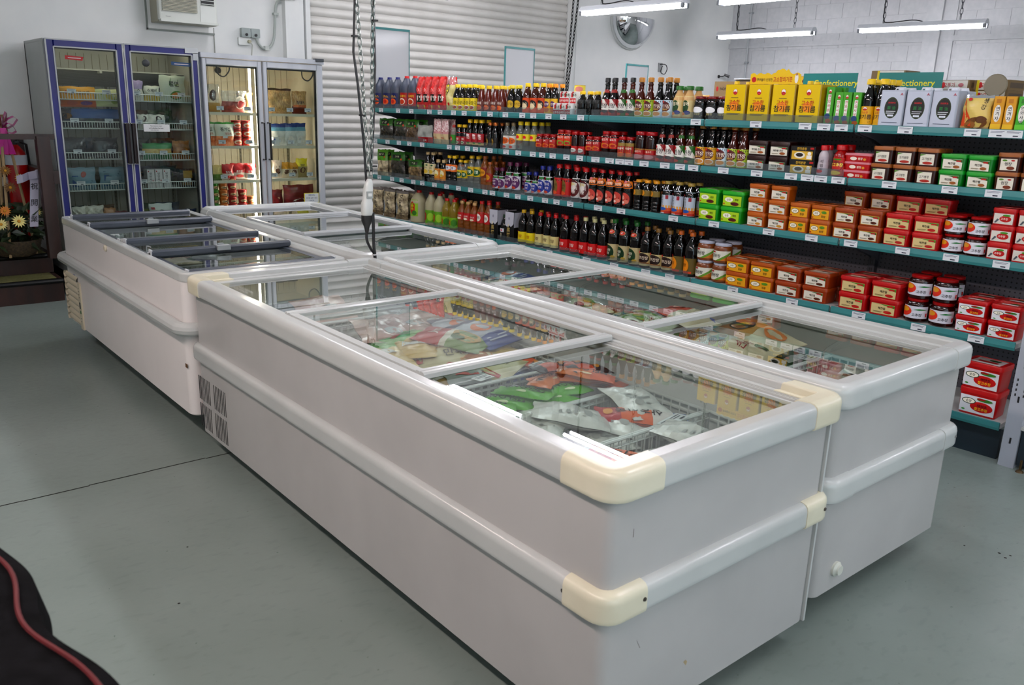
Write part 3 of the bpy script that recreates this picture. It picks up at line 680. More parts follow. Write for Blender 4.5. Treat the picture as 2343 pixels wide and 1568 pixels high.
# ================================================================== GOODS: kinds
PROF = {
 'soy': [(.9, 0), (1, .02), (1, .3), (.985, .34), (1, .38), (1, .58), (.93, .66), (.72, .75), (.5, .82), (.36, .87), (.34, .92)],
 'neck': [(.92, 0), (1, .02), (1, .42), (.92, .5), (.66, .6), (.5, .68), (.44, .76), (.42, .8), (.5, .82), (.5, .84), (.42, .86), (.4, .9)],
 'slim': [(.92, 0), (1, .02), (1, .55), (.95, .62), (.7, .74), (.5, .82), (.44, .9)],
 'broad': [(.92, 0), (1, .02), (1, .62), (.96, .68), (.78, .78), (.5, .87), (.42, .93)],
 'ribbed': [(.92, 0), (1, .02), (1, .1), (.95, .12), (1, .14), (1, .2), (.95, .22), (1, .24), (1, .32), (.95, .34), (1, .36), (1, .64), (.9, .72), (.6, .82), (.44, .88), (.4, .93)],
 'jar': [(.9, 0), (1, .04), (1, .72), (.97, .8), (.84, .87), (.8, .9)],
 'cone': [(.9, 0), (1, .03), (1, .35), (.9, .5), (.62, .72), (.46, .84), (.44, .9)],
 'squeeze': [(.8, 0), (1, .04), (1, .4), (.86, .5), (.95, .6), (.9, .7), (.6, .8), (.5, .86)],
}
LQ = {'soy': mat('#120907', .06, 0, .4), 'brown': mat('#5a2410', .1, 0, .4), 'amber': clear('amber_liquid', '#c88a40', 1.4, 1.45, .02, .45, '#a05a1c'),
      'clear': clear('clear_vinegar', '#e4e8e4', 1.4, 1.45, .02, .12, '#c8ccc6'), 'oil': clear('yellow_oil', '#d8c860', 1.4, 1.45, .02, .35, '#b8a030'), 'red': mat('#a80f12', .2, 0, .3), 'milky': mat('#b9b49a', .35),
      'paste': mat('#3a1008', .15, 0, .3), 'miso': mat('#8a5528', .3, 0, .2), 'grey': mat('#5a606e', .38), 'dres': mat('#74301e', .15, 0, .3)}
def rad(prof, R, H, z):
    a = z / H
    for (r0, z0), (r1, z1) in zip(prof, prof[1:]):
        if z0 <= a <= z1: return R * (r0 + (r1 - r0) * (a - z0) / max(1e-6, z1 - z0))
    return R * prof[-1][0]
def label_mesh(prof, R, H, z0, z1, arc, base, items, flat=None):
    def f(u, v, e):      # u -1..1 over the label's half turn, v 0..1
        z = z0 + v * (z1 - z0); r = rad(prof, R, H, z) + .0006 + e; a = u * arc
        return (r * math.sin(a), -r * math.cos(a), z)
    m = MB(); NU, NV = 12, 4
    m.add([f(-1 + 2 * i / NU, j / NV, 0) for j in range(NV + 1) for i in range(NU + 1)],
          [(j * (NU + 1) + i, j * (NU + 1) + i + 1, (j + 1) * (NU + 1) + i + 1, (j + 1) * (NU + 1) + i) for j in range(NV) for i in range(NU)], base, True)
    hh = z1 - z0; ww = R * arc                    # items given in label units; text keeps its shape
    L = []
    for it in items:
        if it[0] in 'tT':
            k, tx, u, v, h, c = it[:6]; sc = h * hh
            L.append((k, tx, u * ww, v * hh, sc, c, (it[6] if len(it) > 6 else 1.7) * ww))
        elif it[0] == 'p': L.append(('p', [(x * ww, y * hh) for x, y in it[1]], it[2]))
        elif it[0] == 'l': L.append(('l', it[1] * ww, it[2] * hh, it[3] * ww, it[4] * hh, it[5], it[6]))
        else: L.append((it[0], it[1] * ww, it[2] * hh, it[3] * ww, it[4] * hh, it[5]))
    m.print_on(lambda x, y, e: f(x / ww, y / hh, e), L, 2 * ww, hh)
    return m.mesh('label')
def bottle(shape, H, R, liquid, capc, lz, base, items, arc=1.5, cap=None, name='sauce_bottle', collar=None, second=None):
    P = PROF[shape]; b = MB(); lq = LQ[liquid] if liquid in LQ else liquid
    b.lathe([(r * R, z * H) for r, z in P], lq, 18); body_ = b.mesh(name)
    zt = P[-1][1] * H; rt = P[-1][0] * R; cr = cap or rt * 1.22
    c = MB(); c.lathe([(cr, zt - .004), (cr, H - .004), (cr * .88, H)], mat(capc, .35) if isinstance(capc, str) else capc, 14)
    if collar: c.lathe([(rt * 1.3, zt - .03), (rt * 1.35, zt - .006), (rt * 1.1, zt)], collar, 14)
    parts = [('cap', c.mesh('cap'), []), ('label', label_mesh(P, R, H, lz[0] * H, lz[1] * H, arc, base, items), [])]
    if second: parts.append(('neck_label', label_mesh(P, R, H, second[0] * H, second[1] * H, arc, second[2], second[3]), []))
    return (name, body_, parts)
def jar(H, R, liquid, lidc, base, items, lz=(.12, .68), arc=1.7, name='sauce_jar', lidr=.86):
    P = PROF['jar']; b = MB(); b.lathe([(r * R, z * H) for r, z in P], LQ[liquid] if liquid in LQ else liquid, 20)
    c = MB(); c.lathe([(R * lidr, .87 * H), (R * lidr * 1.03, .885 * H), (R * lidr * 1.03, H - .003), (R * lidr * .96, H)], mat(lidc, .3), 20)
    return (name, b.mesh(name), [('lid', c.mesh('lid'), []), ('label', label_mesh(P, R, H, lz[0] * H, lz[1] * H, arc, base, items), [])])
def flatmap(W, H, y, cz=0):
    return lambda u, v, e: (u, y - e, cz + v)
def scale_items(items, W, H):
    L = []
    for it in items:
        k = it[0]
        if k == 'V': L.append((k, it[1], it[2] * W / 2, it[3] * H, it[4] * W, it[5], it[6] * H))
        elif k in 'tT': L.append((k, it[1], it[2] * W / 2, it[3] * H, it[4] * H, it[5], (it[6] if len(it) > 6 else 1.8) * W / 2))
        elif k == 'p': L.append(('p', [(x * W / 2, y * H) for x, y in it[1]], it[2]))
        elif k == 'l': L.append(('l', it[1] * W / 2, it[2] * H, it[3] * W / 2, it[4] * H, it[5], it[6]))
        else: L.append((k, it[1] * W / 2, it[2] * H, it[3] * W / 2, it[4] * H, it[5]))
    return L
def carton(W, D, H, base, items, name='carton_box', side=None, front=None, cap=None, handle=False, rough=.4, bev=.003):
    b = MB(); b.loft([rr(W, D, bev, z, 1) for z in (0, H)], mat(base, rough), smooth=False)
    if side: b.print_on(lambda u, v, e: (W / 2 + e, u, v), scale_items(side, D, H), D, H)
    parts = []
    f = MB(); f.add([(-W / 2 + .002, -D / 2 - .0006, .002), (W / 2 - .002, -D / 2 - .0006, .002), (W / 2 - .002, -D / 2 - .0006, H - .002), (-W / 2 + .002, -D / 2 - .0006, H - .002)], [(0, 1, 2, 3)], mat(front or base, rough))
    f.print_on(flatmap(W, H, -D / 2 - .0006), scale_items(items, W, H), W, H); parts.append(('printed_front', f.mesh('front'), []))
    if cap:
        c = MB(); c.lathe([(cap[1], 0), (cap[1], cap[2] - .003), (cap[1] * .9, cap[2])], mat(cap[0], .35), 12, Matrix.Translation((cap[3] if len(cap) > 3 else -W * .2, 0, H))); parts.append(('cap', c.mesh('cap'), []))
    if handle:
        c = MB(); c.tube([(-W * .1, 0, H), (-W * .08, 0, H + .012), (W * .3, 0, H + .012), (W * .32, 0, H)], .005, mat('#d8dade', .4), 5); parts.append(('handle', c.mesh('handle'), []))
    return (name, b.mesh(name), parts)
def tub(W, D, H, col, lidc, lab, items, lw=.72, lh=.62, top=None, name='paste_tub', gold=None):
    b = MB(); hb = H * .84; tp = .9
    b.loft([rr(W * tp, D * tp, .014, 0, 3), rr(W * (tp + .015), D * (tp + .015), .016, .006, 3), rr(W * .965, D * .965, .018, hb, 3)], mat(col, .3))
    c = MB(); c.loft([rr(W, D, .02, hb - .004, 3), rr(W, D, .02, H - .006, 3), rr(W * .97, D * .97, .018, H, 3), rr(W * .86, D * .86, .016, H, 3), rr(W * .85, D * .85, .016, H - .003, 3)], mat(lidc, .32))
    def f(u, v, e):
        k = (tp + .015 + (.95 - tp) * (v / hb)) * D / 2
        return (u, -k - .0016 - e, v)
    lW, lH = W * lw, hb * lh; v0 = hb * .47
    L = MB(); gap = [('r', 0, 0, 2, 1, gold)] if gold else []
    L.add([f(-lW / 2, v0 - lH / 2, 0), f(lW / 2, v0 - lH / 2, 0), f(lW / 2, v0 + lH / 2, 0), f(-lW / 2, v0 + lH / 2, 0)], [(0, 1, 2, 3)], lab)
    L.print_on(lambda u, v, e: f(u, v0 - lH / 2 + v, e), scale_items(items, lW, lH), lW, lH)
    if gold:
        for s in (-1, 1):
            L.print_on(lambda u, v, e: f(u, v0 + v, e), [('r', 0, s * lH / 2, lW, .002, gold), ('r', s * lW / 2, 0, .002, lH, gold)], lW, lH)
    parts = [('lid', c.mesh('lid'), []), ('label', L.mesh('label'), [])]
    if top:
        q = MB(); q.add([(-W * .36, -D * .36, H - .0015), (W * .36, -D * .36, H - .0015), (W * .36, D * .36, H - .0015), (-W * .36, D * .36, H - .0015)], [(0, 1, 2, 3)], top[0])
        q.print_on(lambda u, v, e: (u, v, H - .0013 + e), [('r', 0, -D * .1, W * .5, D * .18, top[1]), ('e', W * .1, D * .15, W * .3, D * .2, top[2])], W, D); parts[0][2].append(('lid_label', q.mesh('lid_label')))
    return (name, b.mesh(name), parts)
def pot(H, R, col, lidc, base, items, name='sauce_tub'):
    P = [(.78, 0), (.8, .03), (.97, .78)]; b = MB(); b.lathe([(r * R, z * H) for r, z in P], mat(col, .35), 16)
    c = MB(); c.lathe([(R, .76 * H), (R * 1.03, .8 * H), (R * 1.03, .95 * H), (R * .95, H)], mat(lidc, .35), 16)
    return (name, b.mesh(name), [('lid', c.mesh('lid'), []), ('label', label_mesh(P, R, H, .12 * H, .68 * H, 1.5, base, items), [])])
def pouch(W, H, T, zones, items=(), seed=1, name='food_pouch', seal=.06, film=False, lump=.15):
    """sealed pillow bag standing on its bottom edge, front towards -y; zones = [(height share, material)]"""
    rnd = random.Random(seed); NU, NV = 10, 12; ph = [rnd.uniform(0, 6) for _ in range(6)]
    def th(a, q):
        s = max(0, math.sin(PI * min(1, max(0, (q - seal * .5) / (1 - seal))))) ** .55 * max(0, math.sin(PI * a)) ** .5
        return T / 2 * s * (1 + lump * math.sin(a * 9 + ph[0]) * math.sin(q * 8 + ph[1]) + lump * .6 * math.sin(a * 17 + ph[2] + q * 13)) + .0012
    def px(a, q):
        pinch = 1 - .10 * math.sin(PI * q) * (T / W); return (a - .5) * W * pinch + .004 * math.sin(q * 11 + ph[3])
    def f(u, v, e):
        a = min(1, max(0, u / W + .5)); q = min(1, max(0, v / H)); return (px(a, q), -th(a, q) - e - .0006, q * H)
    b = MB(); cur = 0
    rows = [[(px(i / NU, j / NV), -th(i / NU, j / NV), j / NV * H + .003 * math.sin(i * 1.3 + ph[4]) * (j == NV)) for i in range(NU + 1)] for j in range(NV + 1)]
    back = [[(x, -y, z) for x, y, z in r] for r in rows]
    for side, G in ((0, rows), (1, back)):
        for j in range(NV):
            m = next(mm for zz, mm in zones if (j + .5) / NV <= zz)
            V = G[j] + G[j + 1]; F = [(i, i + 1, NU + 2 + i, NU + 1 + i) for i in range(NU)]
            b.add(V, F if side == 0 else [q[::-1] for q in F], m, True)
    parts = []
    if items:
        L = MB(); L.print_on(lambda u, v, e: f(u, v, e + .0005), scale_items(items, W, H), W, H); parts.append(('printed_label', L.mesh('print'), []))
    return (name, b.mesh(name), parts)

# food looks
def food(n, c1, c2, sc, rough=.28, st=None): return noise_mat(n, c1, c2, sc, rough, .35, stretch=st)
SEAW = food('dried_seaweed', '#14140f', '#3a352a', 42, .2); ROOT = food('dried_root', '#4a3c28', '#8a744e', 38, .25); MUSH = food('dried_slices', '#5a4a36', '#d8c8a0', 24, .3)
PINKM = food('pink_meat', '#c2978a', '#d9bdb2', 16, .22); GREYF = food('grey_fish', '#7d807a', '#a3a49c', 18, .22); NOOD = food('white_noodles', '#c2c0b4', '#e2e0d4', 22, .35)
GOLD = food('dried_fish_strips', '#8a6434', '#c9a366', 24, .3, (6, 6, 1)); KIM = food('kimchi', '#b04a22', '#d88a58', 30, .25); RICE = food('rice_cake', '#b7b9b2', '#d4d6d0', 20, .22)
DUMP = food('dumplings', '#c0b08e', '#dccfae', 14, .3); BROWN = food('brown_snack', '#7a4a22', '#a8703a', 22, .3); FCAKE = food('fish_cake', '#b9964e', '#d2b878', 16, .28); DARKP = food('dark_pack', '#14181c', '#2c3238', 14, .2)
INK = '#1c1414'
# oval maker's mark with a white field
def mark(u, v, w, h): return [('e', u, v, w, h, '#c41a2c'), ('e', u, v + h * .08, w * .82, h * .74, '#eeeae4'), ('e', u, v - h * .1, w * .7, h * .35, '#c41a2c')]
def dish(u, v, w, h, c='#c4522a'): return [('e', u, v, w, h, '#e8e2d6'), ('e', u, v, w * .8, h * .72, c), ('e', u - w * .12, v + h * .08, w * .3, h * .28, '#e0a050')]
K = {}
# --- top shelf
K['jugblue'] = bottle('broad', .275, .062, 'grey', '#1a2a78', (.1, .5), '#1c2a68', [('t', '돈까스', .1, .72, .22, '#e8c030'), ('e', .15, .32, 1.1, .5, '#e07020'), ('e', .1, .34, .7, .28, '#c03018')], 1.0, .021)
K['jugred'] = bottle('broad', .284, .062, 'grey', '#c81c20', (.1, .5), '#b3161c', [('t', '스파게티', 0, .74, .2, '#e8d040'), ('e', .1, .34, 1.1, .5, '#e8e0d0'), ('e', .1, .32, .9, .36, '#c8501c')], 1.0, .021)
netr = noise_mat('red_net_bag', '#b01018', '#d8403a', 70, .3); fil = mat('#e6c98a', .3)
K['ketchup'] = pouch(.1, .275, .085, [(.88, netr), (1, mat('#c8281c', .3))], [('e', 0, .62, 1.1, .2, '#e02028'), ('e', 0, .6, .9, .13, '#f0b8b0'), ('t', '토마토', 0, .6, .07, '#c01018'), ('r', .1, .36, 1.1, .24, '#14301a'), ('t', '케찹', .1, .36, .15, '#f0f0e8'), ('e', -.3, .12, .5, .08, '#e8d020')], 3)
K['mayo'] = pouch(.12, .276, .08, [(.78, noise_mat('mayo_bag', '#d8c878', '#e6da98', 30, .3)), (1, FILM)], [('e', -.1, .62, .75, .34, INK), ('e', -.1, .62, .62, .28, '#e8d628'), ('t', '마요', -.1, .64, .1, INK), ('t', '네즈', -.1, .54, .08, INK), ('e', 0, .2, .3, .1, '#c83028')], 5)
K['gukganjang'] = bottle('slim', .212, .037, 'soy', '#e6cc18', (.04, .5), '#e6d230', [('t', '국수장국', 0, .62, .3, INK)] + mark(-.35, .88, .3, .16) + dish(.1, .25, .9, .36), 1.5, .02)
K['dressing'] = bottle('cone', .202, .04, 'dres', '#e6cc18', (.06, .42), '#7c4030', [('t', '드레싱', 0, .8, .26, '#e8e0d8'), ('e', .1, .32, 1.0, .5, '#d88048'), ('e', -.2, .3, .5, .3, '#c83a28')], 1.3, .022)
K['sleeve'] = bottle('slim', .206, .036, 'soy', '#e2d23c', (.06, .58), '#14100c', [('e', .2, .5, 1.1, .55, '#d8b834'), ('t', '참기름', .2, .52, .2, '#241a10'), ('p', [(-.9, .05), (-.2, .2), (-.3, .1)], '#d8d8d0')], 1.5, .023)
K['oranglab'] = bottle('slim', .221, .038, 'brown', '#e6cc18', (.04, .52), '#d8641c', [('e', 0, .55, 1.3, .6, '#1c0e0a'), ('e', 0, .42, .9, .4, '#e8d8b8'), ('t', '굴소스', 0, .62, .16, '#f0e0c0')], 1.5, .02)
K['narrow'] = bottle('slim', .215, .031, 'soy', '#e2a014', (.04, .52), '#e0bc38', [('e', 0, .62, 1.1, .4, '#6a3a7a'), ('t', '맛간장', 0, .62, .16, '#f4ecd8'), ('e', .1, .25, .9, .36, '#c87a3a')], 1.5, .019)
K['pepperbox'] = carton(.056, .05, .082, '#e2e2de', [('r', 0, .22, 1.9, .42, '#c01828'), ('t', '순후추', 0, .22, .22, '#f0eee8'), ('r', -.3, .68, .6, .36, '#c01828'), ('t', '후추', .45, .68, .26, '#3a5a24'), ('e', 0, .92, .7, .1, '#c01828')], 'pepper_box', cap=None)
K['smallsoy'] = bottle('slim', .165, .036, 'soy', '#e2c414', (.5, .66), '#1c2420', [('l', 0, .5, 1.2, .6, 2, '#8a9a8a')], 1.4, .021)
def salt(c1, flav): return [('p', [(-1, .3), (1, .3), (1, 1), (-1, 1)], '#e8e6e0'), ('p', [(.1, 1), (1, .4), (1, 1)], c1), ('p', [(-1, .0), (1, .0), (1, .3), (-1, .42)], c1), ('t', '간장', .05, .6, .26, INK), ('e', -.5, .86, .6, .16, '#c8202c'), ('e', .15, .26, .9, .2, '#2a120a'), ('e', -.2, .12, .8, .16, '#c8502c')]
TB = dict(shape='neck', H=.254, R=.035)
def tall(liq, cap, c1, flav): return bottle('neck', .254, .036, liq, cap, (.03, .45), c1, salt(c1, flav), 1.5, .019, second=(.62, .7, '#a03018' if flav == 'a' else '#3a7a2c' if flav == 'b' else '#a88a30', [('l', 0, .5, 1.5, .5, 1, '#e8e0c8')]))
K['tallred'] = tall('soy', '#121214', '#a01c24', 'a'); K['tallgreen'] = tall('brown', '#121214', '#3a7a2c', 'b')
def stew(c1, gx): return bottle('neck', .254, .036, 'brown' if gx else 'soy', '#b88a3c', (.03, .45), c1, [('e', -.1, .62, 1.5, .62, '#6a1418'), ('t', '맛간장', -.05, .64, .24, '#f4ece0'), ('e', -.4, .9, .6, .16, '#c8202c'), ('t', '국물요리', -.05, .46, .1, '#e8c878')] + dish(.1, .2, 1.2, .32, '#d8a05a'), 1.5, .02)
K['stewlime'] = stew('#b8cc4a', 1); K['stewblue'] = stew('#cfe0ea', 0); K['stewyel'] = stew('#e0b428', 0)
K['sesdress'] = bottle('slim', .201, .037, mat('#d2b280', .3), '#2c7a20', (.08, .7), '#d8c898', [('e', -.1, .5, .9, .6, '#2a5a24'), ('t', '참깨', 0, .62, .18, '#f0e8d0'), ('e', .2, .2, .8, .2, '#3c4a8a'), ('e', -.3, .14, .6, .14, '#d8923a')], 1.5, .026)
K['darkjar'] = jar(.141, .042, 'soy', '#8c1a22', '#16120e', [('t', '조림장', 0, .3, .2, '#d8c890'), ('e', 0, .62, 1.3, .5, '#e8e8ea'), ('l', 0, .12, 1.2, .14, 2, '#d8d0b0')], (.1, .62), 1.3, 'sauce_jar', .8)
tinit = mark(.0, .8, .42, .16) + [('l', 0, .64, .7, .03, 1, '#5a4a10'), ('e', 0, .42, .9, .26, '#e8a018'), ('t', '고소한', 0, .53, .12, '#c22a1c', 1.2), ('t', '참기름', 0, .37, .17, '#241812', 1.5), ('l', 0, .2, 1.3, .06, 2, '#5a4a10')]
K['oiltin'] = carton(.138, .1, .208, '#c9a91c', tinit, 'oil_tin', front='#e2c81e', cap=('#e2c818', .016, .02), rough=.25, bev=.008)
K['wasabi'] = carton(.046, .04, .197, '#5fae3a', mark(0, .88, .7, .1) + [('r', 0, .55, .8, .5, '#e8ece4'), ('T', '연와사비', 0, .74, .1, '#b8281c'), ('e', -.1, .22, 1.4, .16, '#2c5a8a'), ('e', .2, .1, 1.4, .12, '#b8703a')], 'wasabi_box')
K['wasabismall'] = carton(.046, .04, .169, '#5fae3a', mark(0, .86, .7, .12) + [('r', 0, .52, .8, .48, '#e8ece4'), ('T', '연와사비', 0, .69, .1, '#b8281c'), ('e', -.1, .2, 1.4, .18, '#2c5a8a'), ('e', .2, .08, 1.4, .12, '#b8703a')], 'wasabi_box')
K['oilbottle'] = bottle('slim', .237, .034, 'soy', '#e6c81a', (.03, .42), '#e2b81c', mark(0, .86, .5, .2) + [('t', '고소한', 0, .66, .12, '#c22a1c'), ('t', '참기름', 0, .42, .26, '#241812'), ('l', 0, .16, 1.3, .1, 2, '#5a4a10')], 1.4, .023)
K['silvertin'] = carton(.122, .1, .18, '#bcc1cc', [('r', 0, .5, 1.8, .92, '#c6cbd6'), ('e', 0, .52, 1.16, .58, '#3a4a22'), ('e', 0, .52, 1.02, .5, '#14181a'), ('t', '純胡麻油', 0, .66, .05, '#c02a30'), ('t', '蔴 油', 0, .52, .1, '#2c8a50'), ('l', 0, .4, .8, .1, 2, '#c8ccd0'), ('r', 0, .31, .5, .05, '#d8dce4'), ('p', [(.62, .86), (.74, .93), (.86, .86), (.8, .86), (.74, .9), (.68, .86)], '#c04050'), ('l', 0, .12, 1.3, .03, 1, '#6a7084')], 'oil_tin', cap=('#d8dce4', .018, .012, .02), handle=True, rough=.3, bev=.008)
K['ginger'] = pouch(.128, .16, .045, [(.06, mat('#b8a888', .3)), (.95, mat('#dcc880', .3)), (1, mat('#c8ccd0', .2, .7))], [('p', [(-.95, .1), (-.2, .1), (-.95, .9)], '#d8642c'), ('T', '생강', .55, .84, .15, INK), ('e', .1, .2, 1.5, .34, '#8a6238'), ('e', -.3, .14, .8, .2, '#a87a48'), ('e', .4, .3, .8, .2, '#7a5430'), ('e', -.6, .88, .3, .09, '#c82020')], 8, lump=.1)
K['mustard'] = carton(.046, .04, .155, '#d8a81e', [('e', 0, .5, 1.3, .5, '#e4e2dc'), ('T', '연겨자', 0, .64, .12, INK), ('r', 0, .86, .9, .12, '#c08a14'), ('r', 0, .1, 1.9, .18, '#e2c02c')], 'mustard_box')
K['greenpaste'] = carton(.046, .04, .155, '#4fae34', [('e', 0, .5, 1.3, .5, '#e4e2dc'), ('T', '연와사비', 0, .66, .11, INK), ('r', 0, .86, .9, .12, '#3a8a24'), ('r', 0, .1, 1.9, .18, '#7ac84a')], 'mustard_box')
# --- second shelf
hdr = mat('#3f7a22', .3)
def dried(n, m, W=.17, H=.19, T=.06): return pouch(W, H, T, [(.1, ROOT), (.64, m), (1, hdr)], [('r', 0, .82, 1.1, .18, '#181a14'), ('t', '산나물', 0, .82, .1, '#d8d8b8'), ('e', .6, .72, .2, .1, '#c85a20'), ('p', [(-.5, .5), (-.35, .62), (-.38, .45)], '#b8bab8')], n, 'dried_food_bag', lump=.2)
K['seaweed'] = dried(11, SEAW); K['fern'] = dried(12, food('dried_fern', '#2c2218', '#6a5238', 44, .22)); K['redpack'] = pouch(.16, .15, .03, [(.3, mat('#a8182a', .3)), (1, GREYF)], [('t', '멸치', 0, .15, .12, '#e8e0d8')], 14, 'dried_food_bag')
K['pinkpack'] = pouch(.1, .207, .06, [(.45, mat('#d4c29e', .4)), (.5, mat('#d8a8a8', .35)), (1, noise_mat('pink_check', '#b86068', '#e8d8d4', 90, .35, stretch=(1, 1, 1)))], [('l', 0, .25, .8, .08, 2, '#b85a50'), ('t', '당면', .1, .47, .05, '#b02a34')], 15)
K['smallgreen'] = bottle('slim', .165, .028, 'clear', '#b83a30', (.1, .52), '#4a9a34', [('e', -.2, .5, .9, .6, '#c83024'), ('t', '미향', -.2, .5, .2, '#f0ece0')], 1.4, .014)
K['oystersmall'] = bottle('slim', .171, .029, 'soy', '#e2c01c', (.08, .45), '#b0182c', [('t', '기름', 0, .7, .26, '#f0e8e0'), ('e', -.1, .25, 1.0, .4, '#e0d8c0'), ('e', 0, .25, .5, .2, '#5a9a30')], 1.5, .019, second=(.62, .64, '#c81c20', []))
K['oystertall'] = bottle('slim', .216, .031, 'soy', '#e2c01c', (.08, .5), '#b0182c', [('t', '기름', 0, .62, .24, '#f0e8e0'), ('e', -.1, .84, 1.0, .2, '#e8d8d8'), ('r', 0, .1, 1.9, .18, '#d8c48a'), ('e', .2, .16, .5, .14, '#5a9a30')], 1.5, .02)
K['copper'] = bottle('slim', .2, .03, 'soy', mat('#b4743a', .3, .6), (.08, .42), '#14100c', [('e', -.3, .5, .9, .8, '#b89a4c'), ('t', '매실', -.3, .5, .26, '#1a140c')], 1.4, .02)
K['plumwhite'] = bottle('slim', .205, .033, 'clear', '#8a7a5c', (.05, .52), '#dad6ce', [('e', 0, .62, 1.6, .5, '#e07a24'), ('t', '미정', 0, .6, .3, INK), ('e', 0, .15, .8, .2, '#d84a24')], 1.5, .016)
K['vinegar'] = bottle('slim', .216, .034, 'clear', '#dcc81c', (.36, .58), '#e4d428', [('e', 0, .5, .7, .6, '#d8302c'), ('t', '식초', 0, .2, .3, '#f0ece0')], 1.4, .02)
def bulg(c1, tx, l2='#d88a30'): return [('t', tx, 0, .68, .18, '#f4ece0'), ('e', 0, .24, 1.4, .36, l2), ('e', .2, .22, .7, .24, '#b8281c'), ('e', -.4, .9, .5, .1, '#f0e0d0')]
K['redjar'] = jar(.135, .033, 'paste', '#b0181c', '#b83024', bulg(0, '갈비'), (.28, .84), 1.5); K['orangejar'] = jar(.173, .035, 'paste', '#a8181c', '#d8501c', bulg(0, '소불고기', '#8ab040'), (.36, .86), 1.5)
K['ovaljar'] = jar(.165, .031, 'paste', '#b81a20', '#c02024', [('e', 0, .45, 1.2, .55, '#ece6dc'), ('t', '양념', 0, .5, .2, '#6a1a14')], (.08, .4), 1.5); K['buljar'] = jar(.138, .033, 'paste', '#b0181c', '#b81c24', bulg(0, '소불고기'), (.3, .86), 1.5)
K['buljartall'] = jar(.179, .036, 'paste', '#b0181c', '#c02028', bulg(0, '소불고기'), (.36, .84), 1.5); K['jarred2'] = jar(.147, .033, 'paste', '#b0181c', '#a89050', [('r', 0, .42, 1.9, .7, '#b01c24'), ('t', '돼지갈비', 0, .62, .16, '#f4ece0'), ('e', .2, .2, 1.0, .3, '#d87a34')], (.1, .74), 1.5)
K['widejar'] = jar(.189, .041, 'paste', '#b0202c', '#b81c24', [('t', '소불고기', 0, .72, .2, '#f0e0d0'), ('r', 0, .94, 1.9, .1, '#a88a3c'), ('e', 0, .25, 1.4, .4, '#d8a0a0')], (.06, .42), 1.5, lidr=.92)
wl = '#e2ded2'
def hae(t1, red='#c01828', dishc='#a86a30', leaf='#3a7a2c'): return [('p', [(-1, .98), (1, .98), (1, .7), (-.2, .95)], leaf), ('t', t1, -.08, .56, .26, INK, 1.2), ('r', .62, .84, .5, .14, red), ('e', .45, .24, .7, .3, dishc), ('l', -.4, .2, .8, .14, 2, '#8a7a50')]
K['browntub'] = tub(.13, .1, .085, '#3a1a14', '#42201a', wl, hae('해찬들 춘장'), .8, .66)
K['blackbox'] = carton(.15, .09, .077, '#16120e', [('t', '진미춘장', -.05, .82, .2, '#e2c04a', 1.4), ('r', 0, .35, 1.7, .6, '#d8b84a'), ('e', -.2, .36, .9, .46, '#e8e4d8'), ('e', -.2, .38, .6, .28, '#2a120a'), ('e', .6, .5, .3, .24, '#ece8e0'), ('r', .6, .24, .4, .26, '#ece8e0'), ('r', .8, .86, .3, .14, '#b8201c')], 'sauce_box')
K['bibim'] = bottle('squeeze', .165, .03, mat('#c8c0c4', .3), '#c4182a', (.05, .62), '#c4bcc2', [('T', '비빔장', .1, .75, .2, INK), ('e', -.2, .18, 1.0, .2, '#c83038')], 1.4, .022)
K['chojang'] = bottle('squeeze', .172, .042, 'red', '#c01420', (.05, .6), '#c4342a', [('e', -.1, .55, 1.3, .7, '#8a1418'), ('t', '초고추장', -.1, .6, .2, '#f0e060'), ('e', -.2, .15, 1.2, .24, '#d8c04a'), ('r', -.1, .9, .8, .1, '#5a9a30')], 1.4, .03)
K['flattub'] = tub(.15, .11, .044, '#c01c28', '#d08a94', '#c0222c', [('e', -.4, .5, .7, .7, '#e8e0d4'), ('t', '쌈장', .3, .5, .5, '#f0e8d8'), ('e', .75, .4, .3, .5, '#d8a040')], .7, .7)
K['goldtub'] = tub(.11, .1, .088, '#4a2416', '#a8703a', wl, [('t', '고기쌈장', -.05, .56, .26, INK, 1.4), ('e', .1, .18, 1.4, .26, '#b8402c'), ('p', [(-1, .98), (-.2, .98), (-1, .8)], '#6a9a3a')], .62, .72); K['greentub2'] = tub(.125, .1, .078, '#1c8a34', '#27a83e', wl, hae('해찬들', dishc='#a8703a'), .72, .72)
K['goldtub2'] = tub(.105, .1, .088, '#5a2e1a', '#a8703a', wl, [('t', '쌈장', -.05, .56, .3, INK, 1.2), ('e', .3, .2, 1.0, .3, '#8a4a24'), ('e', .5, .86, .5, .14, '#c01828'), ('e', -.5, .85, .6, .16, '#6a9a3a')], .66, .72)
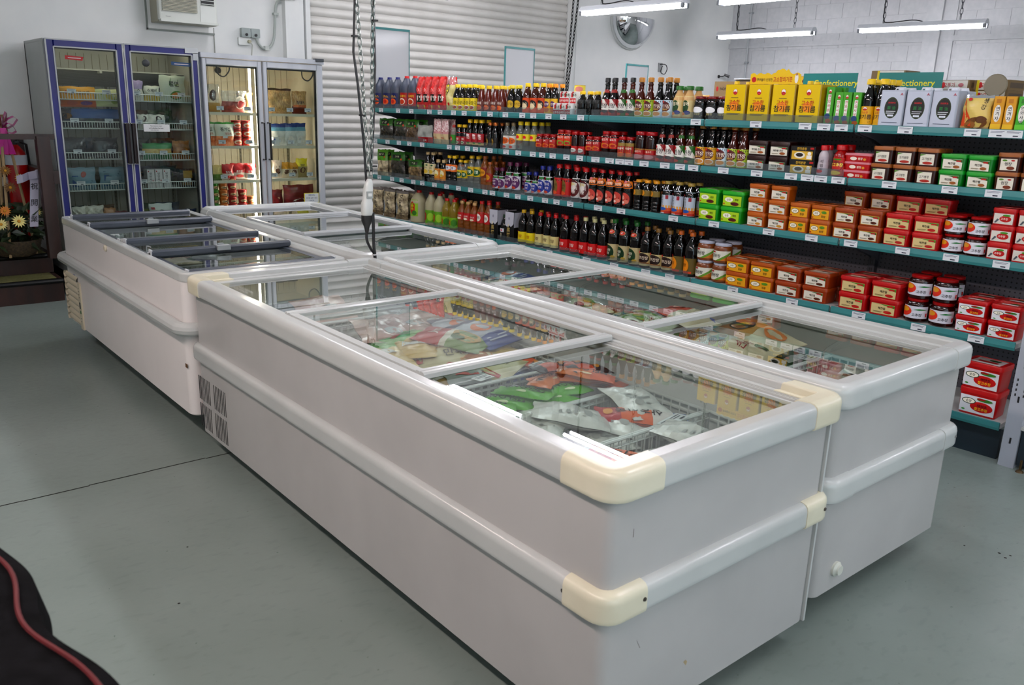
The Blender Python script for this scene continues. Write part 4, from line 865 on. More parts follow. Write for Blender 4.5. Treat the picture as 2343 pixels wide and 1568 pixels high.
# --- third shelf
K['zucchini'] = pouch(.13, .235, .05, [(.62, MUSH), (1, mat('#6aa034', .3))], [('r', 0, .82, 1.2, .14, '#20240f'), ('t', '애호박', 0, .82, .08, '#e0e0c0'), ('e', .6, .72, .2, .07, '#c85a20')], 21, 'dried_food_bag', lump=.3); K['bracken'] = pouch(.17, .225, .06, [(.64, SEAW), (1, hdr)], [('r', 0, .82, 1.1, .14, '#181a14'), ('t', '고사리', 0, .82, .08, '#d8d8b8'), ('e', .6, .72, .2, .08, '#c85a20')], 22, 'dried_food_bag', lump=.25)
K['stalks'] = pouch(.17, .17, .06, [(.66, food('dried_stalks', '#3a2c1c', '#8a7048', 40, .22)), (1, hdr)], [('r', 0, .84, 1.1, .16, '#181a14'), ('t', '취나물', 0, .84, .09, '#d8d8b8')], 23, 'dried_food_bag', lump=.3)
K['creamsoy'] = bottle('ribbed', .252, .036, 'soy', '#cbb68c', (.26, .62), '#d8d0ac', [('t', '맛간장', 0, .6, .14, '#4a3a1c'), ('e', -.4, .84, .4, .14, '#2c6a34'), ('e', .3, .84, .4, .14, '#2c6a34'), ('e', .1, .25, .8, .36, '#d8bc50')], 1.5, .02); K['creamsmall'] = bottle('slim', .197, .034, 'soy', '#cbb68c', (.12, .62), '#d89a34', [('e', 0, .6, 1.1, .56, '#e2dcb8'), ('e', -.3, .8, .4, .14, '#2c6a34'), ('e', .1, .45, .6, .2, '#d8bc50')], 1.5, .018)
K['yeltall'] = bottle('ribbed', .24, .036, 'soy', '#dcbc14', (.46, .7), '#e0832c', [('e', 0, .5, 1.6, .6, '#dfe0e4'), ('t', '물엿', 0, .5, .34, '#3a3a78')], 1.5, .021); K['clearsmall'] = bottle('ribbed', .212, .031, 'clear', '#dcbc14', (.32, .62), '#d8c020', [('e', 0, .45, 1.5, .7, '#1f6a34'), ('t', '물엿', 0, .48, .36, '#e8ecdc')], 1.5, .019)
K['cleartall'] = bottle('ribbed', .255, .038, 'clear', '#dcbc14', (.36, .66), '#d8c020', [('e', 0, .45, 1.5, .7, '#1f6a34'), ('t', '물엿', 0, .48, .36, '#e8ecdc'), ('e', -.4, .88, .5, .18, '#c8302c')], 1.5, .021)
K['ambertall'] = bottle('ribbed', .262, .038, 'amber', '#b06a30', (.34, .66), '#8a1c14', [('e', -.1, .5, 1.4, .7, '#d8a01c'), ('t', '흑설탕', -.1, .5, .26, '#5a1410')], 1.5, .02); K['ambersmall'] = bottle('ribbed', .219, .032, 'amber', '#b06a30', (.3, .6), '#a8341c', [('e', -.1, .5, 1.3, .7, '#d8a01c'), ('t', '올리고', -.1, .5, .24, '#5a1410')], 1.5, .018)
def jeot(c1, tx): return [('e', .05, .42, 1.6, .72, c1), ('t', tx, .0, .58, .18, '#f0e8e4'), ('t', '액젓', .05, .36, .14, '#e8dce0'), ('e', -.1, .12, .8, .18, '#c85a34'), ('r', -.5, .9, .6, .14, '#c01c28'), ('r', .3, .9, .7, .12, '#3a8a44')]
K['purple'] = bottle('slim', .234, .039, 'soy', '#6a1c50', (.12, .68), '#d6d4da', jeot('#6a2a6e', '까나리'), 1.5, .022); K['purplesmall'] = bottle('slim', .181, .033, 'soy', '#6a1c50', (.12, .66), '#d6d4da', jeot('#6a2a6e', '새우'), 1.5, .019)
K['blueb'] = bottle('slim', .23, .035, 'soy', '#24348c', (.12, .68), '#d6d8de', jeot('#24489a', '멸치'), 1.5, .02); K['bluesmall'] = bottle('slim', .175, .032, 'soy', '#24348c', (.12, .66), '#d6d8de', jeot('#24489a', '참치'), 1.5, .019)
K['redgold'] = bottle('slim', .255, .039, 'soy', '#c0181e', (.1, .62), '#c02020', [('e', -.25, .5, 1.1, .84, '#8a743c'), ('t', '까나리', -.25, .62, .14, INK, 1.0), ('t', '액젓', -.25, .46, .1, INK), ('e', -.2, .2, .9, .2, '#d8683a')], 1.5, .023); K['redwhite'] = bottle('slim', .245, .04, 'soy', '#c0181e', (.12, .68), '#dcd8d4', [('e', .05, .48, 1.6, .86, '#6a1212'), ('t', '멸치', .0, .7, .16, '#d8c83a'), ('t', '까나리', 0, .5, .17, '#ece4dc'), ('t', '액젓', .05, .3, .14, '#ece4dc'), ('r', -.6, .92, .5, .1, '#c02028')], 1.5, .023)
K['orangemid'] = bottle('ribbed', .243, .037, 'soy', '#b4141c', (.56, .76), '#e08a24', [('p', [(-.9, .3), (-.6, .85), (.6, .85), (.9, .3), (.6, .1), (-.6, .1)], '#1c120c'), ('t', '참치액', 0, .46, .4, '#f0e8d8'), ('r', -.1, .9, .5, .3, '#d8828a')], 1.5, .02, second=(.08, .46, '#2a120c', [('e', -.1, .5, 1.5, .9, '#c8584a'), ('e', -.3, .6, .6, .3, '#e8b8a8'), ('e', .2, .3, .7, .3, '#d88a78'), ('e', -.2, .25, .4, .2, '#ecd8d0')]))
K['yelcap'] = bottle('ribbed', .204, .033, 'soy', '#d8a01c', (.5, .68), '#8a7838', [('e', -.4, .5, .8, .95, '#e0a01c'), ('t', '진', -.4, .5, .4, '#5a3a10')], 1.5, .022)
K['whitegrad'] = bottle('broad', .212, .039, 'soy', '#a8924c', (.03, .74), '#c3cad4', [('r', 0, .27, 1.96, .16, '#dcae5c'), ('r', 0, .14, 1.96, .2, '#d0682c'), ('r', .6, .06, .9, .1, '#b83a20'), ('e', -.15, .2, 1.0, .14, '#2c6ab0'), ('T', '국산간장', -.2, .7, .1, INK), ('r', .35, .7, .3, .16, '#a83a48'), ('e', -.5, .86, .3, .08, '#c84048')], 1.5, .024)
def sun(t2, bg='#e8b81e', ov=None): return [('e', -.45, .6, .9, .55, '#3a2a1c'), ('e', -.45, .6, .8, .47, '#f0ead8'), ('t', '순창', -.45, .6, .22, INK), ('t', t2, .4, .3, .26, INK if ov is None else '#f0e8d8'), ('e', .45, .75, .6, .3, '#6a9a34'), ('r', -.85, .15, .2, .12, '#c02020')]
K['greentub'] = tub(.155, .11, .096, '#2a9a2a', '#37ad34', '#b6d434', [('e', -.35, .62, .9, .46, '#f0ede0'), ('t', '순창', -.35, .62, .22, INK), ('t', '쌈장', .5, .66, .22, '#2a3a14'), ('e', .3, .24, .9, .36, '#6a1c14'), ('r', -.85, .2, .16, .12, '#c02020')], .8, .74, ('#8ac03a', '#e8e8d8', '#6a1c14'))
K['orangetub3'] = tub(.125, .1, .083, '#b5671c', '#c0752a', wl, hae('해찬들', dishc='#c89a3a'), .78, .68); K['orangetub2'] = tub(.125, .1, .083, '#b5651c', '#bf7430', '#e2b02a', sun('된장'), .82, .74)
K['browntub2'] = tub(.132, .1, .083, '#a04e1a', '#aa5a24', wl, hae('해찬들', dishc='#6a3a1c'), .72, .66, gold='#d8b860'); K['redtub'] = tub(.142, .1, .083, '#b81a1e', '#c3262a', '#d8c89a', hae('해찬들', dishc='#c03028', leaf='#6a9a3a'), .78, .7)
K['gojar'] = jar(.095, .05, 'paste', '#b01a1e', '#dcdce2', [('e', -.45, .55, .9, .8, '#d8482c'), ('e', -.45, .7, .6, .4, '#e0a828'), ('t', '고추장', .3, .3, .26, INK), ('p', [(.1, .72), (.4, .82), (.9, .74), (.4, .68)], '#2c8a44'), ('r', .85, .3, .1, .3, '#c83028')], (.14, .72), 1.5)
K['redtub3'] = tub(.11, .1, .082, '#b81a1e', '#c3262a', '#dcd8d0', [('e', .2, .5, 1.2, .6, '#c01c20'), ('t', '고추장', .1, .5, .22, '#f0e0d8'), ('p', [(-.9, .1), (-.6, .5), (-.4, .4), (-.7, .1)], '#6a7078'), ('e', .3, .84, .8, .2, '#5a9a34')], .78, .72)
# --- fourth shelf
K['driedbag'] = pouch(.15, .256, .06, [(.16, ROOT), (.9, MUSH), (1, mat('#8a8480', .3))], [('T', '모듬버섯', .1, .8, .13, INK), ('p', [(-.9, .2), (-.6, .2), (-.7, .9), (-.9, .9)], '#9aa0a4'), ('e', -.2, .3, .5, .12, '#d8c8a0')], 31, 'dried_food_bag', lump=.3)
K['bigjug'] = bottle('broad', .281, .08, 'milky', '#c41c1c', (.2, .72), '#9cc43a', [('p', [(-.5, .3), (0, .1), (.5, .3), (.5, .72), (0, .9), (-.5, .72)], '#c01820'), ('t', '현미', 0, .62, .14, '#f0d838'), ('t', '식초', 0, .44, .14, '#f0d838'), ('e', .4, .2, .8, .3, '#4a8a2a')], .75, .022)
K['smalljug'] = bottle('broad', .285, .056, 'milky', '#c41c1c', (.06, .46), '#78b02c', [('p', [(-.85, .3), (-.4, .1), (.0, .3), (.0, .72), (-.4, .9), (-.85, .72)], '#b81820'), ('t', '현미', -.42, .6, .16, '#f0d838', .8), ('t', '식초', -.42, .4, .16, '#f0d838', .8), ('e', .5, .5, .7, .6, '#a8d04a')], 1.5, .02)
K['oilbig'] = bottle('ribbed', .255, .046, 'oil', '#c41c1c', (.06, .4), '#8aba2c', [('p', [(-.85, .3), (-.4, .1), (.0, .3), (.0, .72), (-.4, .9), (-.85, .72)], '#b81820'), ('t', '식용유', -.42, .5, .2, '#f0d838', .8), ('e', .5, .5, .8, .7, '#4a8a24')], 1.5, .02)
K['amberred'] = bottle('ribbed', .255, .038, 'amber', '#c8a878', (.4, .64), '#c02028', [('t', '사과식초', 0, .55, .24, '#f0e8e0'), ('e', 0, .2, .9, .3, '#e8e0c8')], 1.5, .018); K['amberwhite'] = bottle('ribbed', .278, .039, 'amber', '#c01c24', (.36, .68), '#c0262c', [('e', -.1, .5, 1.0, .7, '#ece6dc'), ('t', '미림', -.1, .5, .26, INK)], 1.5, .019)
K['blackcarton'] = carton(.1, .09, .231, '#1a1a1c', [('p', [(-1, 1), (1, 1), (1, .62), (.4, .5), (0, .55), (-.5, .48), (-1, .55)], '#c6c6ce'), ('e', -.1, .78, .3, .1, '#9a9aa6'), ('T', '高麗', -.2, .4, .16, '#c8b478'), ('e', -.2, .55, .3, .1, '#d8d0b8')], 'gift_carton', side=[('r', 0, .74, 1.9, .5, '#bcbcc4')])
K['giftbottle'] = bottle('slim', .201, .037, 'soy', '#1c4a2c', (.08, .5), '#14181a', [('r', 0, .74, 1.0, .34, '#d6d6da'), ('e', 0, .74, .4, .2, '#d8808a'), ('T', '高麗', -.1, .38, .2, '#d8d0b8')], 1.2, .017)
def soyl(c1, tc): return [('t', '간장', -.05, .58, .3, tc), ('t', '진', -.75, .6, .2, tc), ('l', .3, .2, .8, .14, 2, tc), ('e', -.5, 1.0, .3, .2, '#d01c20')]
K['soyyellow'] = bottle('soy', .262, .042, 'soy', '#c8a814', (.06, .36), '#e2d21c', soyl(0, '#b8241c'), 1.5, .018); K['soycream'] = bottle('soy', .26, .039, 'soy', '#c01a1c', (.06, .38), '#d9cf9a', soyl(0, '#6a241c'), 1.5, .018)
K['soyred'] = bottle('soy', .266, .043, 'soy', '#b8161a', (.06, .36), '#cc1a1c', soyl(0, '#f0e4dc'), 1.5, .018); K['soyredcream'] = bottle('soy', .275, .042, 'soy', '#c2bf96', (.06, .36), '#cc1a1c', soyl(0, '#f0e4dc'), 1.5, .018)
K['soygreen'] = bottle('soy', .295, .047, 'soy', '#1c7a2c', (.04, .42), '#c8bc96', [('e', -.25, .48, 1.4, .9, '#1a4a26'), ('t', '다시마', -.3, .62, .18, '#ece6d6'), ('t', '간장', -.25, .42, .16, '#ece6d6'), ('e', .35, .2, .5, .2, '#b8a040'), ('r', .9, .5, .2, .1, '#b8202c')], 1.5, .02, second=(.66, .76, '#0c0807', [('e', 0, .5, .9, .95, '#d8a040'), ('e', 0, .5, .8, .84, '#c8241c'), ('t', 'HIT', 0, .5, .4, '#f0e4d8')]))
K['soybrown'] = bottle('soy', .275, .044, 'soy', '#8a6a2c', (.06, .38), '#d2c496', [('e', 0, .56, 1.6, .8, '#3a1c12'), ('t', '양조간장', 0, .6, .26, '#f0e4d0'), ('r', .1, .2, 1.4, .1, '#a87a3a'), ('e', -.4, 1.0, .3, .2, '#d01c20')], 1.5, .019); K['soyorange'] = bottle('soy', .284, .044, 'soy', '#c8741c', (.06, .42), '#7a6a34', [('e', -.35, .5, 1.1, .86, '#e29a18'), ('t', '간장', -.35, .55, .2, '#5a3a10'), ('r', -.1, .1, 1.2, .12, '#d0501c'), ('e', -.5, 1.0, .3, .2, '#d01c20')], 1.5, .019)
K['misojar'] = jar(.122, .058, 'miso', '#c9ccd8', '#dcdcd0', [('p', [(.1, .0), (1, .6), (1, 0)], '#c8842c'), ('p', [(-.1, 0), (1, .95), (1, .7), (.2, 0)], '#7aa03a'), ('t', '콩된장', -.1, .5, .34, INK), ('r', -.3, .88, .25, .16, '#b8202c')], (.14, .64), 1.5)
K['bigorange'] = tub(.165, .12, .086, '#b5631c', '#b96a26', '#e2b02a', sun('된장'), .84, .74, ('#b87038', '#e0d8c0', '#8a5028')); K['bigbrown'] = tub(.165, .12, .085, '#a04a18', '#a85420', wl, hae('해찬들', dishc='#6a3a1c'), .72, .68, ('#c8a890', '#e0d8d0', '#8a4a28')); K['bigred'] = tub(.165, .12, .09, '#b81a1e', '#c0262a', '#d8c89a', hae('해찬들', dishc='#c03028', leaf='#6a9a3a'), .76, .72, ('#c87060', '#d8d4c0', '#8a3a20'))
K['bigjar'] = jar(.122, .058, 'paste', '#a8181c', '#d6d6de', [('e', -.45, .55, .9, .8, '#d8482c'), ('e', -.45, .7, .6, .4, '#e0a828'), ('t', '고추장', .3, .3, .26, INK), ('p', [(.1, .72), (.4, .82), (.9, .74), (.4, .68)], '#2c8a44'), ('r', .85, .3, .1, .3, '#c83028')], (.16, .68), 1.5)
def tay(): return [('e', .25, .42, 1.3, .6, '#c8181c'), ('e', -.5, .68, .8, .36, '#3a5a44'), ('e', -.5, .68, .7, .28, '#f0ede0'), ('t', '순창', -.5, .68, .16, INK), ('t', '태양초', .3, .5, .18, '#3a1010'), ('t', '찰고추장', .25, .3, .18, '#f0c830'), ('e', .4, .86, .9, .18, '#4a8a34'), ('e', .2, .9, .5, .12, '#a81c1c'), ('e', -.75, .15, .2, .08, '#3a9a34')]
K['bigtae'] = tub(.145, .12, .083, '#b8181c', '#c02428', '#dfe0e4', tay(), .82, .76, ('#c05048', '#e0d8d8', '#3a6a2c')); K['hugetae'] = tub(.19, .15, .135, '#b8181c', '#c02428', '#dfe0e4', tay(), .86, .78, ('#d8d0d0', '#c02a28', '#3a6a2c'))

# ================================================================== SAUCE SHELVES
AX = 4.3997
def SP(s, d=0.0, z=0.0): return Vector((AX + math.sin(TH) * s + math.cos(TH) * d, math.cos(TH) * s - math.sin(TH) * d, z))
SROT = -PI / 2 - TH
ZS = {1: 1.580, 2: 1.305, 3: .979, 4: .601, 5: .193}
SN = {1: 'top shelf', 2: 'second shelf', 3: 'third shelf', 4: 'fourth shelf', 5: 'lowest shelf'}
TAGS = {1: [6.84, 6.57, 6.37, 6.12, 5.96, 5.78, 5.64, 5.46, 5.32, 5.14, 4.95, 4.83, 4.67, 4.52, 4.35, 3.38, 2.96, 2.65, 2.54, 2.44, 2.31, 2.1, 1.78, 1.67, 1.6],
 2: [6.94, 6.74, 6.56, 6.4, 6.21, 5.83, 5.72, 5.59, 5.49, 5.4, 5.31, 5.12, 4.98, 4.82, 4.72, 4.61, 4.47, 4.34, 4.19, 4.06, 3.97, 3.89, 3.76, 3.59, 3.47, 3.37, 3.15, 2.92, 2.7, 2.6, 2.52, 2.41, 2.14, 1.84, 1.64],
 3: [6.88, 6.67, 6.52, 6.34, 6.2, 6.03, 5.86, 5.7, 5.54, 5.36, 5.24, 5.1, 4.97, 4.83, 4.67, 4.55, 4.41, 4.14, 3.93, 3.49, 3.18, 2.8, 2.53, 2.3, 2.02, 1.78, 1.55],
 4: [5.79, 5.64, 5.47, 5.35, 4.9, 4.6, 4.22, 3.96, 3.68, 3.48, 3.0, 2.6, 2.2, 1.88, 1.6]}
BRK = [7.0, 6.157, 5.22, 4.28, 3.32, 2.37, 1.42]
tagm = {}
def price_tag(w, h, seed):
    k = (w, h, seed % 4)
    if k not in tagm:
        b = MB(); b.box(-w / 2, 0, -h / 2, w / 2, .001, h / 2, TAG)
        b.print_on(flatmap(w, h, 0), [('l', 0, h * .22, w * .8, h * .3, 2, '#7a8290'), ('r', w * .12, -h * .26, w * .3, h * .16, '#4a5060')], w, h); tagm[k] = b.mesh('price_tag')
    return tagm[k]
nt = 0
for i in range(6):
    s1, s0 = BRK[i] - .004, BRK[i + 1] + .004; L = s1 - s0
    bay = thing('shelving_bay', 'grey perforated shelving bay with teal price rails, %s bay from the roller door' % ORD[i], 'shelving', SP(s0), (0, 0, SROT), 'sauce shelving bays in one run')
    # local frame: front is -y, x runs from the near end (0) to ... negative; the bay spans x = -L..0
    b = MB(); b.box(-L, .47, .05, 0, .49, 1.6, PEG); ob('back_panel', b, bay)
    b = MB(); b.box(-.02, .43, .03, .02, .52, 1.62, mat('#5c5e66', .5))
    for z in range(30): b.box(-.008, .4285, .1 + z * .05, -.003, .431, .13 + z * .05, BLACKP); b.box(.003, .4285, .1 + z * .05, .008, .431, .13 + z * .05, BLACKP)
    ob('upright', b, bay)
    b = MB(); b.box(-L, .03, 0, 0, .06, .15, NAVY); ob('kickplate', b, bay)
    for k in ZS:
        z = ZS[k] - .0
        b = MB(); b.box(-L, .003, z - .026, 0, .465, z - .002, SHELFM)
        o = ob('shelf', b, bay)
        b = MB(); b.loft([[(x, p, z + q) for p, q in ((.003, -.034), (-.006, -.034), (-.01, -.02), (-.008, .004), (-.002, .007), (.003, .004))] for x in (-L + .002, -.002)], TEAL, smooth=False); ob('price_rail', b, o)
        if k != 5:
            for x in (-L + .012, -.012):
                b = MB(); b.loft([[(x + e, p, z - q) for p, q in ((.02, .03), (.46, .03), (.46, .16), (.4, .13), (.2, .07), (.05, .045))] for e in (-.002, .002)], mat('#77777c', .5), smooth=False); ob('bracket', b, o)
        if k in (1, 2) and i < 5 or (k == 3 and i < 3) or k == 4 and i in (1, 2, 3):
            b = MB(); b.box(-L + .02, -.009, z + .004, -.02, -.007, z + .045, GUARD); ob('shelf_guard', b, o)
        for s in TAGS.get(k, []):
            if s0 < s < s1:
                nt += 1; w = .062 if k != 3 or s > 4 else .075
                ob('price_tag', price_tag(w if i < 3 else .075, .034, nt), o, (max(-L + .045, min(-.045, s0 - s)), -.0125, z - .013))

def row(key, desc, k, ss, cat, group, back=0, stack=1, d=.03, gap=None, jit=.06, z0=0, bstack=None, face=0.0):
    spec = K[key]; me = spec[1]; xs = [v.co.x for v in me.vertices]; ysz = [v.co.y for v in me.vertices]; zz = [v.co.z for v in me.vertices]
    R = (max(ysz) - min(ysz)) / 2; H = max(zz)
    for pn, pm, _ in spec[2]:
        if pn in ('lid', 'cap'): H = max(H, max(v.co.z for v in pm.vertices)); 
        if pn == 'lid': R = max(R, (max(v.co.y for v in pm.vertices) - min(v.co.y for v in pm.vertices)) / 2)
    gap = gap or 2 * R + .006; n = len(ss)
    lv = {1: [''], 2: ['lower ', 'upper '], 3: ['bottom ', 'middle ', 'top ']}
    for r in range(back + 1):
        st = stack if r == 0 or bstack is None else bstack
        for i, s in enumerate(ss):
            for q in range(st):
                p = SP(s + random.uniform(-.003, .003) + (random.uniform(-.012, .012) if r else 0), d + R + r * gap + random.uniform(0, .006), ZS[k] + z0 + q * H)
                lab = desc
                where = ['front row', 'second row', 'third row'][r] if back else ''
                if n > 1: lab += ', ' + ORD[i] + ' from left'
                if where or st > 1: lab += ', ' + (lv[st][q] if st > 1 else '') + (where or 'one')
                lab += ' on ' + SN[k]
                put(spec, p, (0, 0, SROT + random.uniform(-jit, jit) + face), lab, cat, group)
B = 'bottle'; J = 'jar'; T_ = 'tub'
# top shelf, left to right
row('jugblue', 'grey sauce jug with blue cap', 1, [6.993, 6.856, 6.725], B, 'grey sauce jugs')
row('jugred', 'grey sauce jug with red cap', 1, [6.59, 6.455], B, 'grey sauce jugs')
row('ketchup', 'red netted ketchup bag', 1, [6.345, 6.245, 6.145, 6.045], 'bag', 'ketchup bags', 1)
row('mayo', 'tall yellow and clear mayonnaise bag', 1, [5.93], 'bag', None)
row('gukganjang', 'black bottle, yellow cap and yellow label', 1, [5.83, 5.755, 5.68, 5.605], B, 'yellow labelled soup bottles', 1)
row('dressing', 'brown conical dressing bottle', 1, [5.52, 5.437, 5.354, 5.271], B, 'brown dressing bottles', 1)
row('sleeve', 'black oil bottle, pale yellow sleeve cap', 1, [5.158, 5.075], B, 'yellow sleeve oil bottles', 1)
row('oranglab', 'brown bottle with orange label', 1, [4.985, 4.9, 4.82], B, 'orange labelled bottles', 1)
row('narrow', 'slim bottle, orange cap, yellow purple label', 1, [4.748, 4.684], B, 'slim orange cap bottles', 1)
row('pepperbox', 'small red and white pepper box', 1, [4.617, 4.556, 4.495], 'box', 'pepper boxes', 1, 1, d=.0, bstack=2)
row('smallsoy', 'small dark bottle with yellow cap', 1, [4.42, 4.345, 4.27], B, 'small yellow cap bottles', 1)
row('tallred', 'tall black cap bottle with red label', 1, [4.19, 4.116], B, 'tall soy sauce bottles', 1)
row('tallgreen', 'tall black cap bottle with green label', 1, [4.04, 3.966], B, 'tall soy sauce bottles')
row('stewlime', 'tall amber bottle with lime label', 1, [3.89, 3.815], B, 'tall broth bottles')
row('stewblue', 'tall dark bottle with pale blue label', 1, [3.735, 3.66], B, 'tall broth bottles', 1)
row('sesdress', 'cream sesame dressing bottle, green cap', 1, [3.578, 3.5], B, 'sesame dressing bottles', 1)
row('darkjar', 'dark jar with dark red lid', 1, [3.415, 3.328, 3.241, ], J, 'dark jars with red lids', 2)
row('oiltin', 'yellow sesame oil tin', 1, [3.125, 2.97, 2.815, 2.66], 'tin', 'yellow sesame oil tins', 1, d=.0, jit=.02)
row('wasabi', 'tall green wasabi box', 1, [2.549], 'box', 'green wasabi boxes', 2)
row('wasabismall', 'short green wasabi box', 1, [2.498, 2.449, 2.4], 'box', 'green wasabi boxes', 2)
row('oilbottle', 'dark sesame oil bottle, yellow cap', 1, [2.342, 2.272], B, 'sesame oil bottles', 2)
row('silvertin', 'silver oil tin with dark oval label', 1, [2.19, 2.062, 1.934], 'tin', 'silver oil tins', 1, d=.0, jit=.02)
row('ginger', 'orange and yellow ginger powder bag', 1, [1.795], 'bag', None, 1, d=.02)
row('mustard', 'yellow mustard tube box', 1, [1.693, 1.643], 'box', 'tube boxes', 2, d=.01)
row('greenpaste', 'bright green wasabi tube box', 1, [1.592, 1.542], 'box', 'tube boxes', 2, d=.01)
# second shelf
row('seaweed', 'dark seaweed bag, green header', 2, [6.88, 6.64], 'bag', 'dried vegetable bags', 1, face=.15)
row('fern', 'brown fern bag, green header', 2, [6.47], 'bag', 'dried vegetable bags', 1, face=.2)
row('redpack', 'red and grey anchovy pack', 2, [6.25], 'bag', None, face=.3)
row('pinkpack', 'pink checked noodle pack', 2, [6.1, 5.995], 'bag', 'pink checked packs', 1)
row('smallgreen', 'small clear bottle with green label', 2, [5.86], B, None)
row('oystersmall', 'short black bottle, yellow cap, red label', 2, [5.785, 5.72], B, 'red labelled oil bottles', 1)
row('oystertall', 'taller black bottle, yellow cap, red label', 2, [5.645, 5.572, 5.498], B, 'red labelled oil bottles', 1)
row('copper', 'black bottle with copper cap', 2, [5.4, 5.33], B, 'copper cap bottles', 1)
row('plumwhite', 'clear bottle with orange white label', 2, [5.2, 5.125], B, 'clear mirin bottles', 1)
row('vinegar', 'clear vinegar bottle, yellow cap', 2, [5.045, 4.97, 4.895], B, 'clear vinegar bottles', 2)
row('redjar', 'small red marinade jar', 2, [4.82, 4.75, 4.68], J, 'red marinade jars', 1)
row('orangejar', 'tall orange labelled marinade jar', 2, [4.605, 4.53], J, 'red marinade jars', 1)
row('ovaljar', 'marinade jar with white oval label', 2, [4.458, 4.39], J, 'red marinade jars', 1)
row('buljar', 'short dark red marinade jar', 2, [4.316, 4.247], J, 'red marinade jars', 1)
row('buljartall', 'tall bright red marinade jar', 2, [4.17, 4.094], J, 'red marinade jars', 1)
row('jarred2', 'gold and red marinade jar', 2, [4.02, 3.95], J, 'red marinade jars', 1)
row('widejar', 'wide lidded red marinade jar', 2, [3.865, 3.778], J, 'red marinade jars')
row('tallred', 'tall black bottle with red label', 2, [3.69, 3.612], B, 'tall soy sauce bottles', 1)
row('tallgreen', 'tall black bottle with green label', 2, [3.534, 3.456], B, 'tall soy sauce bottles', 1)
row('stewyel', 'tall dark bottle with yellow label', 2, [3.376, 3.3], B, 'tall broth bottles', 1)
row('stewblue', 'tall dark bottle with pale label', 2, [3.222], B, 'tall broth bottles', 1)
row('stewlime', 'tall brown bottle with lime label', 2, [3.146, 3.07], B, 'tall broth bottles', 1)
row('browntub', 'dark brown paste tub', 2, [2.965, 2.826], T_, 'dark brown paste tubs', 1, 2)
row('blackbox', 'black and yellow bean paste box', 2, [2.67], 'box', 'black paste boxes', 1, 2)
row('bibim', 'red and grey squeeze bottle', 2, [2.555], B, None, 1)
row('chojang', 'fat red squeeze bottle', 2, [2.465], B, None, 1)
row('flattub', 'flat red tub with pink lid', 2, [2.352], T_, 'flat red tubs', 0, 3); 
row('goldtub', 'brown tub with gold lid', 2, [2.22, 2.105, 1.99], T_, 'brown gold lid tubs', 1, 2)
row('greentub2', 'green lidded paste tub', 2, [1.867, 1.737], T_, 'green paste tubs', 1, 2)
row('goldtub2', 'gold lid tub near the post', 2, [1.615, 1.505], T_, 'brown gold lid tubs', 1, 2)
# third shelf
row('zucchini', 'dried sliced squash bag, green header', 3, [6.93], 'bag', 'dried vegetable bags', 1, face=.2)
row('bracken', 'dark bracken bag, green header', 3, [6.7], 'bag', 'dried vegetable bags', 1, face=.2)
row('stalks', 'brown stalk bag, green header', 3, [6.43], 'bag', 'dried vegetable bags', 1, face=.2)
row('creamsoy', 'tall dark bottle with cream cap', 3, [6.23, 6.153], B, 'cream cap bottles', 1)
row('creamsmall', 'short dark bottle with cream cap', 3, [6.077, 6.005], B, 'cream cap bottles', 1)
row('yeltall', 'dark syrup bottle, yellow cap', 3, [5.925, 5.848], B, 'syrup bottles', 1)
row('clearsmall', 'short clear syrup bottle', 3, [5.772, 5.704], B, 'syrup bottles', 1)
row('cleartall', 'tall clear syrup bottle', 3, [5.628, 5.547], B, 'syrup bottles', 1)
row('ambertall', 'tall amber syrup bottle', 3, [5.465], B, 'syrup bottles', 2)
row('ambersmall', 'short amber syrup bottle', 3, [5.388], B, 'syrup bottles', 2)
row('purplesmall', 'short fish sauce bottle, purple label', 3, [5.31, 5.238], B, 'purple fish sauce bottles', 1)
row('purple', 'tall fish sauce bottle, purple label', 3, [5.155, 5.07], B, 'purple fish sauce bottles', 1)
row('bluesmall', 'short fish sauce bottle, blue label', 3, [4.93, 4.86], B, 'blue fish sauce bottles', 1)
row('blueb', 'tall fish sauce bottle, blue label', 3, [4.785, 4.71], B, 'blue fish sauce bottles', 1)
row('redgold', 'red cap bottle, red gold label', 3, [4.612, 4.527], B, 'red cap fish sauce bottles', 1)
row('redwhite', 'red cap bottle, white maroon label', 3, [4.436, 4.348], B, 'red cap fish sauce bottles', 1)
row('orangemid', 'red cap bottle, orange label', 3, [4.262, 4.182, 4.102, 4.022, 3.94], B, 'orange labelled sauce bottles', 1)
row('yelcap', 'short black bottle, yellow cap', 3, [3.85, 3.778, 3.7], B, 'yellow cap soy bottles', 1)
row('whitegrad', 'white and orange soy bottle', 3, [3.61, 3.522, 3.428], B, 'white soy bottles', 1)
row('greentub', 'bright green paste tub', 3, [3.27, 3.1], T_, 'bright green tubs', 1, 2)
row('orangetub3', 'plain orange paste tub', 3, [2.931, 2.79], T_, 'orange paste tubs', 0, 3)
row('orangetub2', 'orange tub with yellow label', 3, [2.655, 2.52], T_, 'orange paste tubs', 1, 2)
row('browntub2', 'brown orange paste tub', 3, [2.38, 2.238], T_, 'brown paste tubs', 1, 2, bstack=3)
row('redtub', 'red paste tub with cream label', 3, [2.09, 1.94], T_, 'red paste tubs', 1, 2, bstack=3)
row('gojar', 'red lidded chilli paste jar', 3, [1.815, 1.708], J, 'chilli paste jars', 1, 2)
row('redtub3', 'small red chilli paste tub', 3, [1.592, 1.478], T_, 'red paste tubs', 1, 3)
